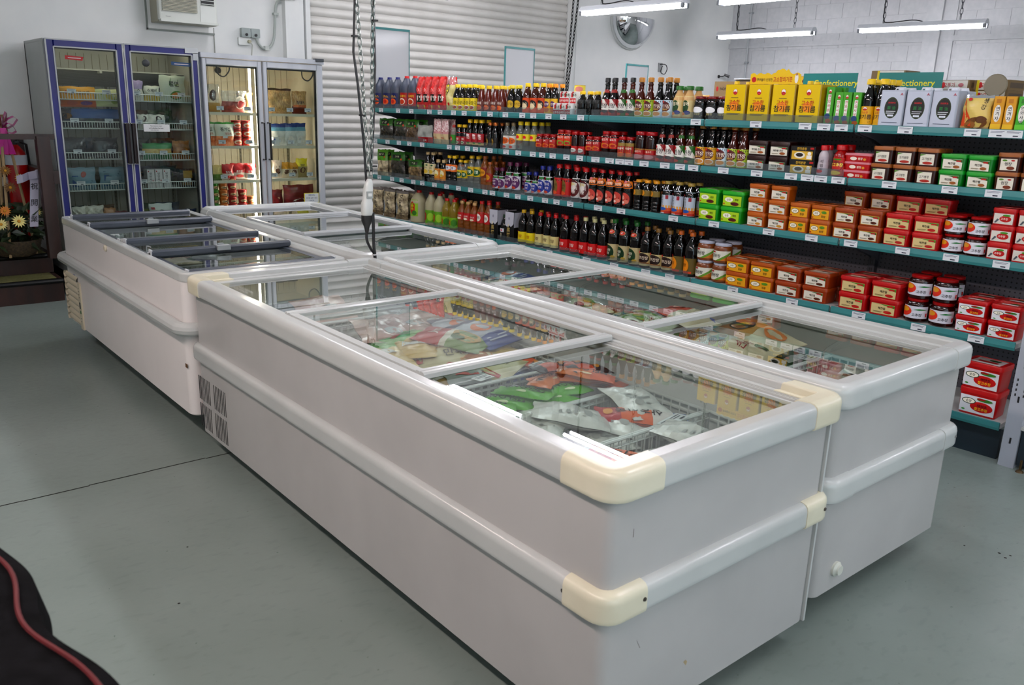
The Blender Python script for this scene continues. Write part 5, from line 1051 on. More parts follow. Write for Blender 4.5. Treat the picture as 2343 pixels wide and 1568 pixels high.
# fourth shelf
row('driedbag', 'clear dried mushroom bag', 4, [7.05, 6.84, 6.63], 'bag', 'mushroom bags', 1, face=.2)
row('bigjug', 'large milky vinegar jug', 4, [6.42], B, 'vinegar jugs')
row('smalljug', 'small milky vinegar jug', 4, [6.21, 6.08], B, 'vinegar jugs', 1)
row('oilbig', 'clear yellow oil bottle', 4, [5.96, 5.86], B, 'oil bottles', 1)
row('amberred', 'amber vinegar bottle, beige cap', 4, [5.75, 5.665, 5.58], B, 'amber vinegar bottles', 1)
row('amberwhite', 'amber mirin bottle, red cap', 4, [5.49, 5.4], B, 'amber vinegar bottles', 1)
row('blackcarton', 'black and silver gift carton', 4, [5.292, 5.105], 'box', 'black gift cartons', 1, jit=.02)
row('giftbottle', 'small dark bottle between gift cartons', 4, [5.2], B, None, 1)
row('soyyellow', 'soy bottle with yellow label', 4, [4.984, 4.89], B, 'large soy sauce bottles', 1)
row('soycream', 'soy bottle with cream label', 4, [4.795, 4.712, 4.628], B, 'large soy sauce bottles', 1)
row('soyred', 'soy bottle, red label, red cap', 4, [4.522, 4.42], B, 'large soy sauce bottles', 1)
row('soyredcream', 'soy bottle, red label, cream cap', 4, [4.325, 4.238, 4.15], B, 'large soy sauce bottles', 1)
row('soygreen', 'soy bottle, green cap', 4, [4.05, 3.952, 3.855], B, 'large soy sauce bottles', 1)
row('soybrown', 'soy bottle, brown cap', 4, [3.757, 3.664, 3.572], B, 'large soy sauce bottles', 1)
row('soyorange', 'soy bottle, orange cap', 4, [3.48, 3.388], B, 'large soy sauce bottles', 1)
row('misojar', 'soybean paste jar, white lid', 4, [3.284, 3.161], J, 'soybean paste jars', 1, 2)
row('bigorange', 'large orange tub, yellow label', 4, [3.02, 2.85], T_, 'large orange tubs', 1, 2)
row('bigbrown', 'large brown orange tub', 4, [2.675, 2.5], T_, 'large orange tubs', 1, 2)
row('bigred', 'large red tub, cream label', 4, [2.275, 2.1], T_, 'large red tubs', 1, 2)
row('bigjar', 'large chilli paste jar, red lid', 4, [1.94, 1.815], J, 'large chilli paste jars', 1, 2)
row('bigtae', 'large red chilli paste tub', 4, [1.66, 1.507], T_, 'large red tubs', 1, 2)
row('hugetae', 'biggest red chilli paste tub', 5, [1.555], T_, 'biggest chilli paste tubs', 0, 2)

# promotional topper over the middle oil tins
t = thing('promotion_card', 'yellow scalloped promotion card standing on the middle sesame oil tins', 'sign', SP(2.89, .025, 1.79), (0, 0, SROT))
b = MB(); pts = [(-.16, 0)] + [(.16, 0)] + [(.16 - .32 * i / 24, .05 + .012 * abs(math.sin(i * .9)) + (.022 if 5 < i < 12 else 0)) for i in range(25)]
b.loft([[(x, y, z) for x, z in pts] for y in (0, .002)], mat('#e6c81e', .4), smooth=False)
b.print_on(flatmap(.32, .06, -.0), [('e', -.135, .025, .03, .03, '#c41a2c'), ('t', '주부들이 인정한', -.065, .024, .017, '#241812', .1), ('t', '고소함의기준', .05, .026, .028, '#c22a1c', .12), ('e', .135, .03, .022, .05, '#e8e4dc'), ('e', .135, .052, .012, .014, '#b88a70')], .32, .06); ob('card', b, t)
# white steel end upright of the next gondola and its shelves
t = thing('end_gondola', 'white slotted upright with navy base at the end of the sauce shelves', 'shelving', SP(1.36, -.02), (0, 0, SROT))
b = MB(); b.box(-.035, -.012, .0, .035, .06, 2.3, mat('#b4b8c0', .4))
for z in [.12, .33, .5, .66, .9, 1.1, 1.3, 1.5]: b.box(-.004, -.0135, z, .004, -.0115, z + .03, BLACKP)
for z in (.36, .385, .41, .435):
    for x in (-.018, .018): b.box(x - .003, -.0135, z, x + .003, -.0115, z + .012, BLACKP)
ob('upright', b, t)
b = MB(); b.box(.04, .0, .02, .95, .5, .2, NAVY); b.box(.036, -.015, .2, .95, .5, .215, SHELFM); ob('base_shelf', b, t)
b = MB(); b.lathe([(.02, .0), (.014, .008), (.006, .012), (.006, .06)], mat('#6a5a40', .4, .5), 10, Matrix.Translation((.07, -.03, 0))); ob('levelling_foot', b, t)
for i, (x, c) in enumerate(((.16, '#8a1c24'), (.34, '#b0b4bc'))):
    sp = pouch(.17, .26, .07, [(.3, mat(c, .25)), (.6, mat('#d8d4c8', .25)), (1, FILM)], [('e', 0, .4, 1, .2, '#c88a3a')], 70 + i)
    put(sp, tuple(Vector(t.location) + Matrix.Rotation(SROT, 3, 'Z') @ Vector((x, .15, .216))), (0, 0, SROT), ['dark red clear topped food bag beside the white upright', 'silver clear topped food bag at the right picture edge'][i], 'bag', None)

# far side of the shelving run: its own shelves seen over the top
t = thing('shelving_bay', 'back to back shelving run behind the sauces, seen over the top', 'shelving', SP(0), (0, 0, SROT))
b = MB(); b.box(-6.9, .53, .05, -1.45, .545, 1.6, PEG); ob('back_panel', b, t)
b = MB(); b.box(-6.9, .545, 1.54, -1.45, 1.0, 1.565, SHELFM); ob('shelf', b, t)
b = MB(); b.box(-6.9, .95, .0, -1.45, .98, .2, NAVY); ob('kickplate', b, t)
def tin_can(r, h, c1, c2, tx): 
    m = MB(); m.lathe([(r, 0), (r, h)], mat(c1, .3), 18); q = MB(); q.lathe([(r * 1.02, h - .004), (r * 1.02, h), (r * .9, h), (r * .88, h - .003)], mat('#c8a848', .3, .6), 18)
    return ('food_can', m.mesh('food_can'), [('can_rim', q.mesh('can_rim'), []), ('label', label_mesh([(1, 0), (1, 1)], r, h, h * .06, h * .92, 1.7, c1, [('t', tx, -.3, .6, .3, '#8a5a14'), ('e', .5, .5, .9, .8, c2)]), [])])
CANP = tin_can(.045, .062, '#dcd05a', '#c88a80', '햄'); CANY = tin_can(.042, .05, '#d8c83a', '#e0d8a0', '마일드'); CANT = tin_can(.075, .06, '#d8b82a', '#7a4028', 'EST')
for s, n, nm, sp, hh in ((5.1, 4, 'pink picture can in the taller stack', CANP, .062), (4.98, 3, 'yellow can in the middle stack', CANY, .05), (4.87, 3, 'yellow can in the right stack', CANY, .05), (3.08, 5, 'yellow tin with brown picture', CANT, .06)):
    for k in range(n): put(sp, SP(s, .75, 1.566 + k * hh), (0, 0, SROT - .3), '%s behind the bottles, %s from the bottom' % (nm, ORD[k]), 'can', 'stacked cans behind the top shelf')
def shipping(W, D, H, items, side=None, c='#8f7c5e'): return carton(W, D, H, c, items, 'shipping_carton', side=side, rough=.7, bev=.004)
CART = shipping(.3, .22, .27, [('e', -.82, .82, .12, .12, '#b8202a'), ('t', 'NONGSHIM', -.25, .82, .07, '#3a2418', .8), ('t', '117g x 18', -.7, .52, .07, '#3a2418', .5), ('r', -.7, .25, .5, .3, '#7a6a50')])
put(CART, SP(3.6, .78, 1.566), (0, 0, SROT), 'brown noodle carton left of the yellow oil tins', 'carton')
PLATE = MB(); PLATE.lathe([(.07, 0), (.1, .012), (.1, .02)], mat('#c8ccd0', .3), 20); 
o = ob('serving_plate', PLATE, None, SP(3.55, .78, 1.8375)); tag(o, 'grey round plate lying on the brown noodle carton', 'plate')
PB = shipping(.22, .16, .055, [('r', .2, .5, 1.4, .9, '#dcdad4'), ('t', '오뚜기', -.1, .5, .5, '#b8202a', .6), ('e', -.42, .5, .2, .6, '#c81c2c'), ('e', .55, .5, .3, .4, '#c88a90'), ('r', -.55, .5, .14, 1, '#d8c81e')], [('r', 0, .5, 1.6, .5, '#6a5a44')])
for i, (s, zs) in enumerate(((2.6, (0, .056, .112, .168, .224, .28)), (2.22, (0, .056, .112, .168, .224)), (2.02, (0, .056, .112, .168, .224)))):
    for q, z in enumerate(zs): put(PB, SP(s, .88, 1.566 + z), (0, 0, SROT - .2 + .1 * (i == 0)), 'flat brown and white carton in %s pile behind the silver tins, %s up' % (ORD[i], ORD[q]), 'carton', 'flat cartons behind the top shelf')
BOXB = shipping(.2, .2, .27, [('r', 0, .85, 1.5, .1, '#6a5a3c'), ('t', '알새우칩', 0, .72, .1, '#4a2a1c')]); put(BOXB, SP(3.27, .95, 1.566), (0, 0, SROT), 'brown printed carton behind the yellow promotion card', 'carton')
put(shipping(.5, .2, .18, [('r', 0, .5, 2, 1, '#d8cc28')], c='#b8a828'), SP(1.85, .78, 1.566), (0, 0, SROT), 'long yellow carton behind the ginger bag', 'carton')
o = ob('round_lid', MB().lathe([(.055, -.006), (.06, 0), (.055, .006)], mat('#9a9484', .5), 24, Matrix.Rotation(PI / 2, 4, 'X')), None, SP(1.95, .66, 1.81), (0, 0, SROT)); tag(o, 'grey beige round disc standing above the silver tins', 'lid')
put(pouch(.2, .18, .05, [(1, mat('#d8a850', .3))], [('e', 0, .6, 1.4, .5, '#d87a24'), ('e', .5, .7, .6, .3, '#6aa03a')], 91), SP(3.9, .7, 1.566), (0, 0, SROT), 'orange picture bag behind the dark jars', 'bag')
for i, (s, w, d) in enumerate(((2.87, .35, .6), (2.385, .36, .6))):
    t = thing('aisle_sign', ['green confectionery aisle sign half hidden by yellow caps', 'green confectionery aisle sign above the silver oil tins'][i], 'sign', SP(s, d, 1.566), (0, 0, SROT), 'green aisle signs')
    b = MB(); b.box(-w / 2, 0, .12, w / 2, .004, .312, mat('#2c8f8b', .4)); b.print_on(flatmap(w, .2, 0, .15), [('t', 'Confectionery', .0 if i else .04, .1, .046, '#e0dc3a', .33)], w, .2); ob('board', b, t)
    b = MB(); b.box(-.012, .004, 0, .012, .012, .3, mat('#8a8e92')); b.box(-.05, -.03, 0, .05, .04, .004, mat('#8a8e92')); ob('stand', b, t)
for i, (x, z1, z0, w) in enumerate(((4.34, 2.29, 1.566, .37), (5.88, 2.228, 1.6, .38), (7.67, 2.162, 1.6, .36))):
    t = thing('poster_frame', ['teal framed white poster board at the end of the sauce shelves', 'teal framed white poster board standing mid roller door', 'teal framed white poster board under the dome mirror'][i], 'sign', (x, 7.0, z0), (0, 0, 0), 'teal framed poster boards at the aisle ends')
    h = z1 - z0; b = MB(); b.box(-w / 2, 0, 0, w / 2, .006, h, mat('#c4c6c8', .12)); ob('poster', b, t)
    b = MB(); b.box(-w / 2 - .008, -.006, h - .02, w / 2 + .008, .012, h, TEAL); b.box(-w / 2 - .01, -.006, 0, -w / 2, .012, h, TEAL); b.box(w / 2, -.006, 0, w / 2 + .005, .012, h, TEAL); ob('frame', b, t)
    if i:      # the gondola it stands on
        g = thing('shelving_bay', ['second aisle gondola hidden behind the sauce shelves', 'third aisle gondola hidden behind the sauce shelves'][i - 1], 'shelving', (x, 4.5, 0))
        b = MB(); b.box(-.4, -2.4, 0, .4, 2.52, .2, NAVY); b.box(-.02, -2.4, .2, .02, 2.52, 1.59, PEG); ob('frame', b, g)
        for z in (.6, 1.0, 1.575): b = MB(); b.box(-.42, -2.4, z, .42, 2.52, z + .025, SHELFM); ob('shelf', b, g)

# ================================================================== UPRIGHT FRIDGES
CREAMI = noise_mat('fridge_liner', '#c9bfa4', '#d6ccb2', 3, .4); WHITEI = noise_mat('fridge_liner_white', '#aeaca0', '#bab8ac', 3, .4)
LAMPW = emit('warm_fridge_tube', '#fff2d8', 12); LAMPC = emit('bright_fridge_tube', '#ffeedd', 55.0)
FY = 7.6
def fridge(label, x0, x1, top, frame, liner, doors, shelves, edge, wire, grp):
    t = thing('display_fridge', label, 'fridge', (0, 0, 0), group=grp)
    y0, y1 = FY + .05, FY + .72
    b = MB(); sm = noise_mat('fridge_side', '#9aa09e', '#a4aaa8', 2, .4)
    b.box(x0, y0, .1, x0 + .03, y1, top - .02, sm); b.box(x1 - .03, y0, .1, x1, y1, top - .02, sm); b.box(x0, y1 - .03, .1, x1, y1, top - .02, sm)
    b.box(x0, y0, top - .022, x1, y1, top - .0, sm); b.box(x0, y0, .02, x1, y1, .18, BLACKP); cab = ob('cabinet', b, t)
    b = MB(); ix0, ix1 = x0 + .032, x1 - .032
    b.box(ix0, y1 - .05, .19, ix1, y1 - .032, top - .036, liner); b.box(ix0, y0 + .02, .19, ix0 + .012, y1 - .05, top - .036, liner); b.box(ix1 - .012, y0 + .02, .19, ix1, y1 - .05, top - .036, liner); b.box(ix0, y0 + .02, .18, ix1, y1 - .05, .2, liner); b.box(ix0, y0 + .02, top - .035, ix1, y1 - .05, top - .022, liner)
    ob('liner', b, cab)
    b = MB()
    for k in range(18):
        x = ix0 + (ix1 - ix0) * (k + .5) / 18; b.box(x - .0015, y1 - .052, .2, x + .0015, y1 - .0495, top - .07, mat('#8a8068', .6))
    ob('liner_groove', b, cab)
    b = MB(); xm = (x0 + x1) / 2
    for x in (ix0 + .04, xm - .01, ix1 - .06):
        b.box(x, y1 - .056, .25, x + .02, y1 - .05, top - .3, mat('#8f8a7a', .5))
        for q in range(40): b.box(x + .008, y1 - .058, .27 + q * .035, x + .012, y1 - .0555, .285 + q * .035, BLACKP)
    ob('shelf_strip', b, cab)
    for (a, c, ga, gc) in doors:
        b = MB(); zb = .2; zt = top - (.005 if edge else .042)
        for (p0, p1, q0, q1) in ((a, ga, zb, zt), (gc, c, zb, zt), (ga, gc, zt - .055, zt), (ga, gc, zb, zb + .08)):
            b.loft([[(x, FY + q[0], z) for x, z in ((p0 + q[1], q0 + q[1]), (p1 - q[1], q0 + q[1]), (p1 - q[1], q1 - q[1]), (p0 + q[1], q1 - q[1]))] for q in ((.05, 0), (.008, 0), (.0, .006))], frame, True, True, False)
        d = ob('door', b, t)
        if edge:
            b = MB()
            for p0, p1, q0, q1 in ((a - .004, a + .006, zb, zt), (c - .006, c + .004, zb, zt), (ga - .006, ga + .004, zb + .08, zt - .055), (gc - .004, gc + .006, zb + .08, zt - .055), (a, c, zt - .006, zt + .004), (ga, gc, zt - .06, zt - .05)): b.box(p0, FY - .004, q0, p1, FY + .02, q1, edge)
            ob('door_edge', b, d)
        b = MB(); b.box(ga - .008, FY + .018, zb + .07, gc + .008, FY + .024, zt - .045, DOORG); ob('pane', b, d)
        b = MB(); b.box(ga, FY + .026, zb + .08, ga + .012, FY + .05, zt - .055, BLACKP); b.box(gc - .012, FY + .026, zb + .08, gc, FY + .05, zt - .055, BLACKP); b.box(ga, FY + .026, zt - .068, gc, FY + .05, zt - .055, BLACKP); ob('gasket', b, d)
    sides = [(ix0 + .02, xm - .02), (xm + .02, ix1 - .02)]
    for zl in shelves:
        for k, (a, c) in enumerate(sides):
            z = zl[k]; b = MB()
            if wire:
                segs = [((a, 7.7, z), (c, 7.7, z)), ((a, 7.7, z + .055), (c, 7.7, z + .055)), ((a, 8.2, z), (c, 8.2, z)), ((a, 7.7, z + .055), (a, 7.7, z)), ((c, 7.7, z + .055), (c, 7.7, z)), ((a, 7.7, z), (a, 8.2, z)), ((c, 7.7, z), (c, 8.2, z))]
                b.wires(segs, .0045, WIREW); n = 26
                b.wires([((a + (c - a) * i / n, 7.7, z), (a + (c - a) * i / n, 7.7, z + .055)) for i in range(1, n)] + [((a + (c - a) * i / n, 7.7, z), (a + (c - a) * i / n, 8.2, z)) for i in range(1, n)], .0026, WIREW)
            else:
                b.box(a, 7.69, z - .02, c, 7.705, z + .004, mat('#d8d4c4', .35)); n = 26
                b.wires([((a, 8.2, z), (c, 8.2, z))] + [((a + (c - a) * i / n, 7.7, z), (a + (c - a) * i / n, 8.2, z)) for i in range(n + 1)], .0022, WIREW)
            s = ob('shelf', b, t)
            for q in range(2 if k == 0 else 3):
                x = a + (c - a) * (.25 + .5 * q if k == 0 else .12 + .36 * q)
                ob('price_tag', price_tag(.065, .034, q + 1), s, (x, 7.692 if wire else 7.682, z + (.065 if wire else .04)))
    return t
fb = fridge('tall double door fridge with blue frames and dark handles', 1.585, 2.775, 2.03, BLUE, WHITEI, [(1.595, 2.158, 1.65, 2.108), (2.17, 2.765, 2.215, 2.715)],
            [(1.576, 1.577), (1.348, 1.345), (1.1, 1.087), (.844, .846), (.56, .56)][:4] + [(.5, .5)], SILVER, True, 'double door display fridges')
fw = fridge('white framed double door fridge with bright vertical lamp', 2.79, 3.955, 2.0, ALU, CREAMI, [(2.8, 3.34, 2.835, 3.3), (3.352, 3.945, 3.39, 3.885)],
            [(1.5, 1.5), (1.205, 1.205), (.895, .9), (.55, .55)], None, False, 'double door display fridges')
b = MB(); b.tube([(1.7, 7.72, 1.985), (2.66, 7.72, 1.985)], .012, LAMPW, 8); ob('lamp', b, fb)
b = MB(); b.loft([[(x, y, z) for y, z in ((7.86, 1.82), (8.26, 1.7), (8.26, 1.69), (7.86, 1.81))] for x in (1.63, 2.73)], WHITEI, smooth=False)
for k in range(14): b.box(1.64, 7.87 + k * .028, 1.8055 - k * .0084, 2.72, 7.874 + k * .028, 1.8065 - k * .0084, mat('#8a867a'))
for x in (1.64, 2.02, 2.2, 2.62): b.box(x, 7.8, 1.79, x + .02, 7.87, 1.81, WHITEI)
ob('evaporator_cover', b, fb)
b = MB(); b.lathe([(.03, 0), (.03, .01), (.024, .014)], mat('#4a4e50', .4), 16, Matrix.Translation((2.337, 7.62, 1.886)) @ Matrix.Rotation(PI / 2, 4, 'X')); ob('thermometer', b, fb)
for x, w, c, tx in ((1.795, .135, '#b0222c', 'FRESH'), (2.63, .17, '#2a5a80', '')):
    b = MB(); b.add([(x - w / 2, 7.617, 1.88), (x + w / 2 - .01, 7.617, 1.875), (x + w / 2, 7.617, 1.905), (x - w / 2, 7.617, 1.91)], [(0, 1, 2, 3)], c); b.print_on(lambda u, v, e: (x + u, 7.616 - e, 1.892 + v), [('l', 0, 0, w * .7, .012, 1, '#d8d0d0')], w, .02); ob('door_sticker', b, fb)
b = MB(); b.box(2.66, 7.594, 1.985, 2.77, 7.6, 2.028, '#c8ccce'); b.box(2.725, 7.594, 1.93, 2.77, 7.6, 1.99, '#c2c6c8'); ob('peeled_edge', b, fb, label='bare white corner where the blue is worn')
for x, n in ((2.135, 0), (2.185, 1)):
    b = MB(); b.loft([rr(.03, .045, .008, z, 2, x, 7.578) for z in (1.07, 1.4)], mat('#2c1418', .35)); b.box(x - .018, 7.56, 1.395, x + .018, 7.6, 1.402, SILVER); b.box(x - .018, 7.56, 1.066, x + .018, 7.6, 1.073, SILVER); ob('handle', b, fb)
b = MB(); b.box(2.277, 7.612, 1.332, 2.491, 7.616, 1.393, '#d6d8d8'); b.print_on(lambda u, v, e: (2.384 + u, 7.6115 - e, 1.362 + v), [('t', 'Please keep door closed', -.005, .016, .009, '#22242a', .17), ('t', 'until selection has been', -.005, .0, .009, '#22242a', .17), ('t', 'made. thank you', -.02, -.017, .009, '#22242a', .13)], .21, .06); ob('notice', b, fb)
b = MB(); b.tube([(3.272, 7.72, .3), (3.272, 7.72, 1.9)], .011, LAMPC, 8); ob('lamp', b, fw)
b = MB(); b.lathe([(.03, 0), (.03, .01), (.024, .014)], mat('#3a3c3e', .4), 16, Matrix.Translation((3.19, 8.26, 1.88)) @ Matrix.Rotation(PI / 2, 4, 'X')); ob('thermometer', b, fw)
for xs in (3.02, 3.83):
    b = MB(); b.tube(smooth([(xs - .07, 7.66, 1.93), (xs - .065, 7.66, 1.84), (xs - .01, 7.66, 1.81), (xs + .04, 7.66, 1.86), (xs + .045, 7.66, 1.92)]), .006, BLACKP, 6); ob('lamp_cable', b, fw)
for x in (3.318, 3.374):
    b = MB(); b.tube([(x, 7.6, 1.42), (x, 7.545, 1.42), (x, 7.545, 1.09), (x, 7.6, 1.09)], .008, BLACKP, 6); ob('handle', b, fw)
b = MB(); b.box(2.79, 7.592, 1.962, 3.955, 7.66, 2.002, ALU); b.box(3.87, 7.58, 1.985, 3.95, 7.64, 2.012, mat('#6a6e72', .4, .5)); ob('header', b, fw)
b = MB(); b.box(3.72, 7.612, .67, 3.875, 7.616, .765, '#d8d020'); b.box(3.725, 7.61, .675, 3.87, 7.613, .76, '#d4d8d8'); b.print_on(lambda u, v, e: (3.797 + u, 7.6095 - e, .717 + v), [('t', 'SPECIAL', 0, .028, .014, '#5a6a8a'), ('t', '종가집 김치 7.2KG', 0, .0, .014, '#3a4a6a', .13), ('t', '$29.50', 0, -.025, .014, '#5a6a8a')], .15, .09); ob('special_notice', b, fw)

# what stands inside (x, z centre, width, height)
def inf(spec, x, z, h, label, cat, grp=None, y=7.76, rz=0.0): put(spec, (x, y, z - h / 2), (0, 0, rz), label, cat, grp)
def P(w, h, t, zones, items=(), seed=1, **k): return pouch(w, h, t, [(z, mat(c, .3) if isinstance(c, str) else c) for z, c in zones], items, seed, **k)
inf(P(.27, .16, .07, [(.3, '#c8742c'), (1, '#e0ae1e')], [('t', '감자크로켓', .05, .7, .2, '#2a2018'), ('e', -.7, .72, .16, .16, '#c03030'), ('e', -.4, .2, .6, .24, '#b86a4a'), ('e', .4, .2, .7, .2, '#7a4a8a')], 41), 1.824, 1.597, .16, 'yellow croquette bag on the left top shelf of the blue fridge', 'bag')
inf(P(.22, .14, .06, [(1, '#d2d6a8')], [('e', .0, .62, .8, .4, '#c0b84a'), ('r', -.5, .74, .4, .08, '#7ab03a'), ('e', .3, .3, .5, .3, '#a8c04a')], 42), 2.068, 1.595, .14, 'pale green bag beside the yellow croquette bag in the blue fridge', 'bag')
inf(P(.37, .15, .06, [(.5, DARKP), (1, '#2a6aa0')], [('e', -.3, .3, .4, .4, '#3a5a50')], 43), 1.95, 1.43, .15, 'blue topped pack on the second left shelf of the blue fridge', 'bag')
for i, (x, w) in enumerate(((1.75, .2), (2.0, .2))): inf(P(w, .17, .06, [(1, DARKP)], [('e', .2, .5, .6, .3, '#3a4650')], 44 + i), x, 1.19, .17, 'dark clear pack on the third left shelf of the blue fridge, %s' % ORD[i], 'bag', 'dark packs in the blue fridge')
for i, (x, w) in enumerate(((1.79, .22), (2.03, .2))): inf(P(w, .185, .06, [(1, '#8aa4b0')], [('e', .1 - .1 * i, .7, .4, .26, '#a8523c') if i == 0 else ('l', 0, .6, 1.4, .5, 5, '#6a8494'), ('r', -.5, .4, .4, .5, '#3a6aa0'), ('l', .3, .3, .9, .3, 3, '#70858e')], 46 + i), x, .94, .185, 'pale blue anchovy bag, %s on the fourth left shelf of the blue fridge' % ORD[i], 'bag', 'pale blue bags in the blue fridge')
for i, (x, z, w) in enumerate(((1.73, .5, .13), (1.87, .5, .16), (1.74, .6, .12), (1.865, .605, .15))): inf(P(w, .11, .1, [(1, NOOD)], [], 48 + i, lump=.3), x, z + .055, .11, 'white noodle bundle bag, %s in the bottom of the blue fridge' % ORD[i], 'bag', 'white noodle bundles')
inf(P(.09, .19, .05, [(1, food('sausage', '#8a5a38', '#c08a5a', 12))], [], 53), 1.985, .595, .19, 'brown fish cake bag right of the noodle bundles', 'bag'); inf(P(.11, .16, .05, [(1, food('red_beans', '#5a2020', '#7a3434', 50))], [], 54), 2.08, .58, .16, 'dark red round pack near the blue fridge mullion', 'bag')
inf(P(.1, .17, .05, [(.6, NOOD), (1, '#b8a8c8')], [('t', '수', .2, .5, .2, INK)], 55), 2.29, 1.662, .17, 'white bag with purple top in the right blue fridge door', 'bag'); inf(P(.13, .13, .05, [(.45, '#d8c060'), (1, '#d8d8cc')], [('t', '수제비', 0, .7, .22, INK)], 56), 2.41, 1.642, .13, 'white and yellow dough flake bag in the blue fridge', 'bag')
inf(P(.22, .22, .05, [(1, '#ccd0c0')], [('p', [(-.1, .98), (.5, .98), (.4, .62), (-.3, .62)], '#4a8a3a'), ('t', '쫄면', .1, .68, .2, '#1c2414', 1.0), ('e', .25, .25, 1.0, .34, '#6a9a4a'), ('e', .25, .25, .8, .24, '#d89a5a')], 57), 2.586, 1.69, .22, 'big white noodle bag with green top in the blue fridge', 'bag')
for i, (x, w) in enumerate(((2.32, .09), (2.43, .15))): inf(P(w, .12, .04, [(1, NOOD)], [('e', .2, .7, .7, .4, '#4a2420')], 58 + i), x, 1.41, .12, '%s white dumpling pack above the door notice in the blue fridge' % ['small', 'large'][i], 'bag')
inf(P(.25, .14, .07, [(.4, '#5aa07a'), (.7, FCAKE), (1, '#4a9a64')], [('e', -.2, .5, .5, .3, '#d8c890')], 60), 2.418, 1.16, .14, 'green cake roll bag on the third right blue fridge shelf', 'bag'); inf(P(.15, .16, .06, [(1, BROWN)], [('e', .3, .4, .9, .4, '#d89a3a')], 61), 2.626, 1.17, .16, 'brown and yellow pack beside the green cake roll bag', 'bag')
WBX = carton(.062, .1, .16, '#d4d2d2', [('T', '냉면사리', -.1, .78, .13, INK), ('T', '면', .5, .4, .1, '#b03040'), ('r', -.6, .9, .3, .06, '#b03040')], 'noodle_box')
for i in range(3): put(WBX, (2.337 + i * .068, 7.77, .848), (0, 0, 0), 'white upright noodle box, %s in the blue fridge' % ORD[i], 'box', 'white noodle boxes')
put(carton(.13, .08, .16, '#1c1a16', [('r', .1, .7, 1.2, .4, '#b89a3c'), ('r', 0, .2, 1.4, .2, '#8a6a34')], 'noodle_box'), (2.65, 7.77, .848), (0, 0, 0), 'black and gold box beside the white noodle boxes', 'box')
inf(P(.2, .2, .06, [(.45, NOOD), (1, '#cfd4d0')], [('p', [(-.5, .4), (.6, .36), (.8, .58), (0, .75), (-.6, .62)], '#1c5a34'), ('t', '칼국수', 0, .54, .12, '#d8e0d0', 1.0), ('r', -.7, .8, .3, .1, '#b02a3a')], 62), 2.41, .61, .2, 'white noodle bag with green emblem in the blue fridge bottom', 'bag'); inf(P(.2, .14, .06, [(1, '#1c3a64')], [('e', -.1, .6, 1.0, .4, '#2c4a80'), ('l', 0, .5, .8, .2, 2, '#8aa0b8')], 63), 2.62, .58, .14, 'dark blue bag at the blue fridge bottom right', 'bag')
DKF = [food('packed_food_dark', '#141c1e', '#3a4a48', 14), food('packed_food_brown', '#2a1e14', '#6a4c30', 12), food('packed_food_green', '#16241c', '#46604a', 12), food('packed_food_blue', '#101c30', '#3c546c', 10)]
for r, z in enumerate((1.577, 1.348, 1.1, .846, .5)):
    for i, x in enumerate((1.75, 1.98, 2.32, 2.54)):
        if r == 0 and i < 2: continue
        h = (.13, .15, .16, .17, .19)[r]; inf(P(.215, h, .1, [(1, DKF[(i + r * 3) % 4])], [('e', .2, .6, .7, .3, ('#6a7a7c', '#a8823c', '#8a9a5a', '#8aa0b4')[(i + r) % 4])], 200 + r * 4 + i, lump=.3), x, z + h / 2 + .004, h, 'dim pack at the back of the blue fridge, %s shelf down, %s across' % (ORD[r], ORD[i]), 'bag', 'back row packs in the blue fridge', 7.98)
# white fridge, left door
inf(P(.14, .24, .06, [(.35, '#b89a60'), (1, FILM)], [('e', 0, .6, .9, .4, '#5a4438')], 64), 2.93, 1.625, .24, 'clear topped dark snack bag at the white fridge top left', 'bag'); inf(P(.24, .19, .07, [(.5, food('red_food', '#6a2420', '#a85040', 16)), (1, FILM)], [('e', .4, .45, .8, .6, '#d8d0c4'), ('e', .4, .4, .5, .3, '#a02c2c')], 65), 3.13, 1.6, .19, 'clear bag with white emblem and red food in the white fridge', 'bag'); inf(P(.08, .18, .05, [(1, GOLD)], [], 66), 3.27, 1.592, .18, 'thin golden bag beside the bright fridge lamp', 'bag')
KMB = P(.175, .21, .06, [(.42, KIM), (.88, '#d6d8cc'), (1, '#4a9a3a')], [('t', '종가집', 0, .7, .16, INK), ('t', '맛김치', .2, .52, .1, '#b82a1c', .8), ('r', -.1, .38, .5, .1, '#d8dcdc')], 67)
inf(KMB, 2.86, 1.312, .21, 'green and white kimchi bag at the fridge left edge', 'bag', 'kimchi bags'); inf(KMB, 3.02, 1.312, .21, 'green and white kimchi bag beside the red jars', 'bag', 'kimchi bags', 7.74)
KJ = jar(.075, .045, LQ['miso'], '#b02428', '#c83a30', [('e', -.1, .5, 1.2, .7, '#e0d4c0'), ('e', -.1, .45, .8, .4, '#c86a34'), ('r', .8, .5, .4, .5, '#d8d4cc')], (.08, .8), 1.5, lidr=.98)
for q in range(3):
    for i, x in enumerate((3.14, 3.235)): put(KJ, (x, 7.77, 1.207 + q * .076), (0, 0, .2), 'red lidded kimchi jar, %s column, %s from the bottom in the white fridge' % (['left', 'right'][i], ORD[q]), 'jar', 'kimchi jars in the white fridge')
inf(P(.13, .14, .05, [(.4, '#6a8a3a'), (1, '#c8b884')], [('r', .4, .7, .5, .3, '#d8c890')], 68), 2.925, .965, .14, 'green and beige pack on the third white fridge shelf', 'bag')
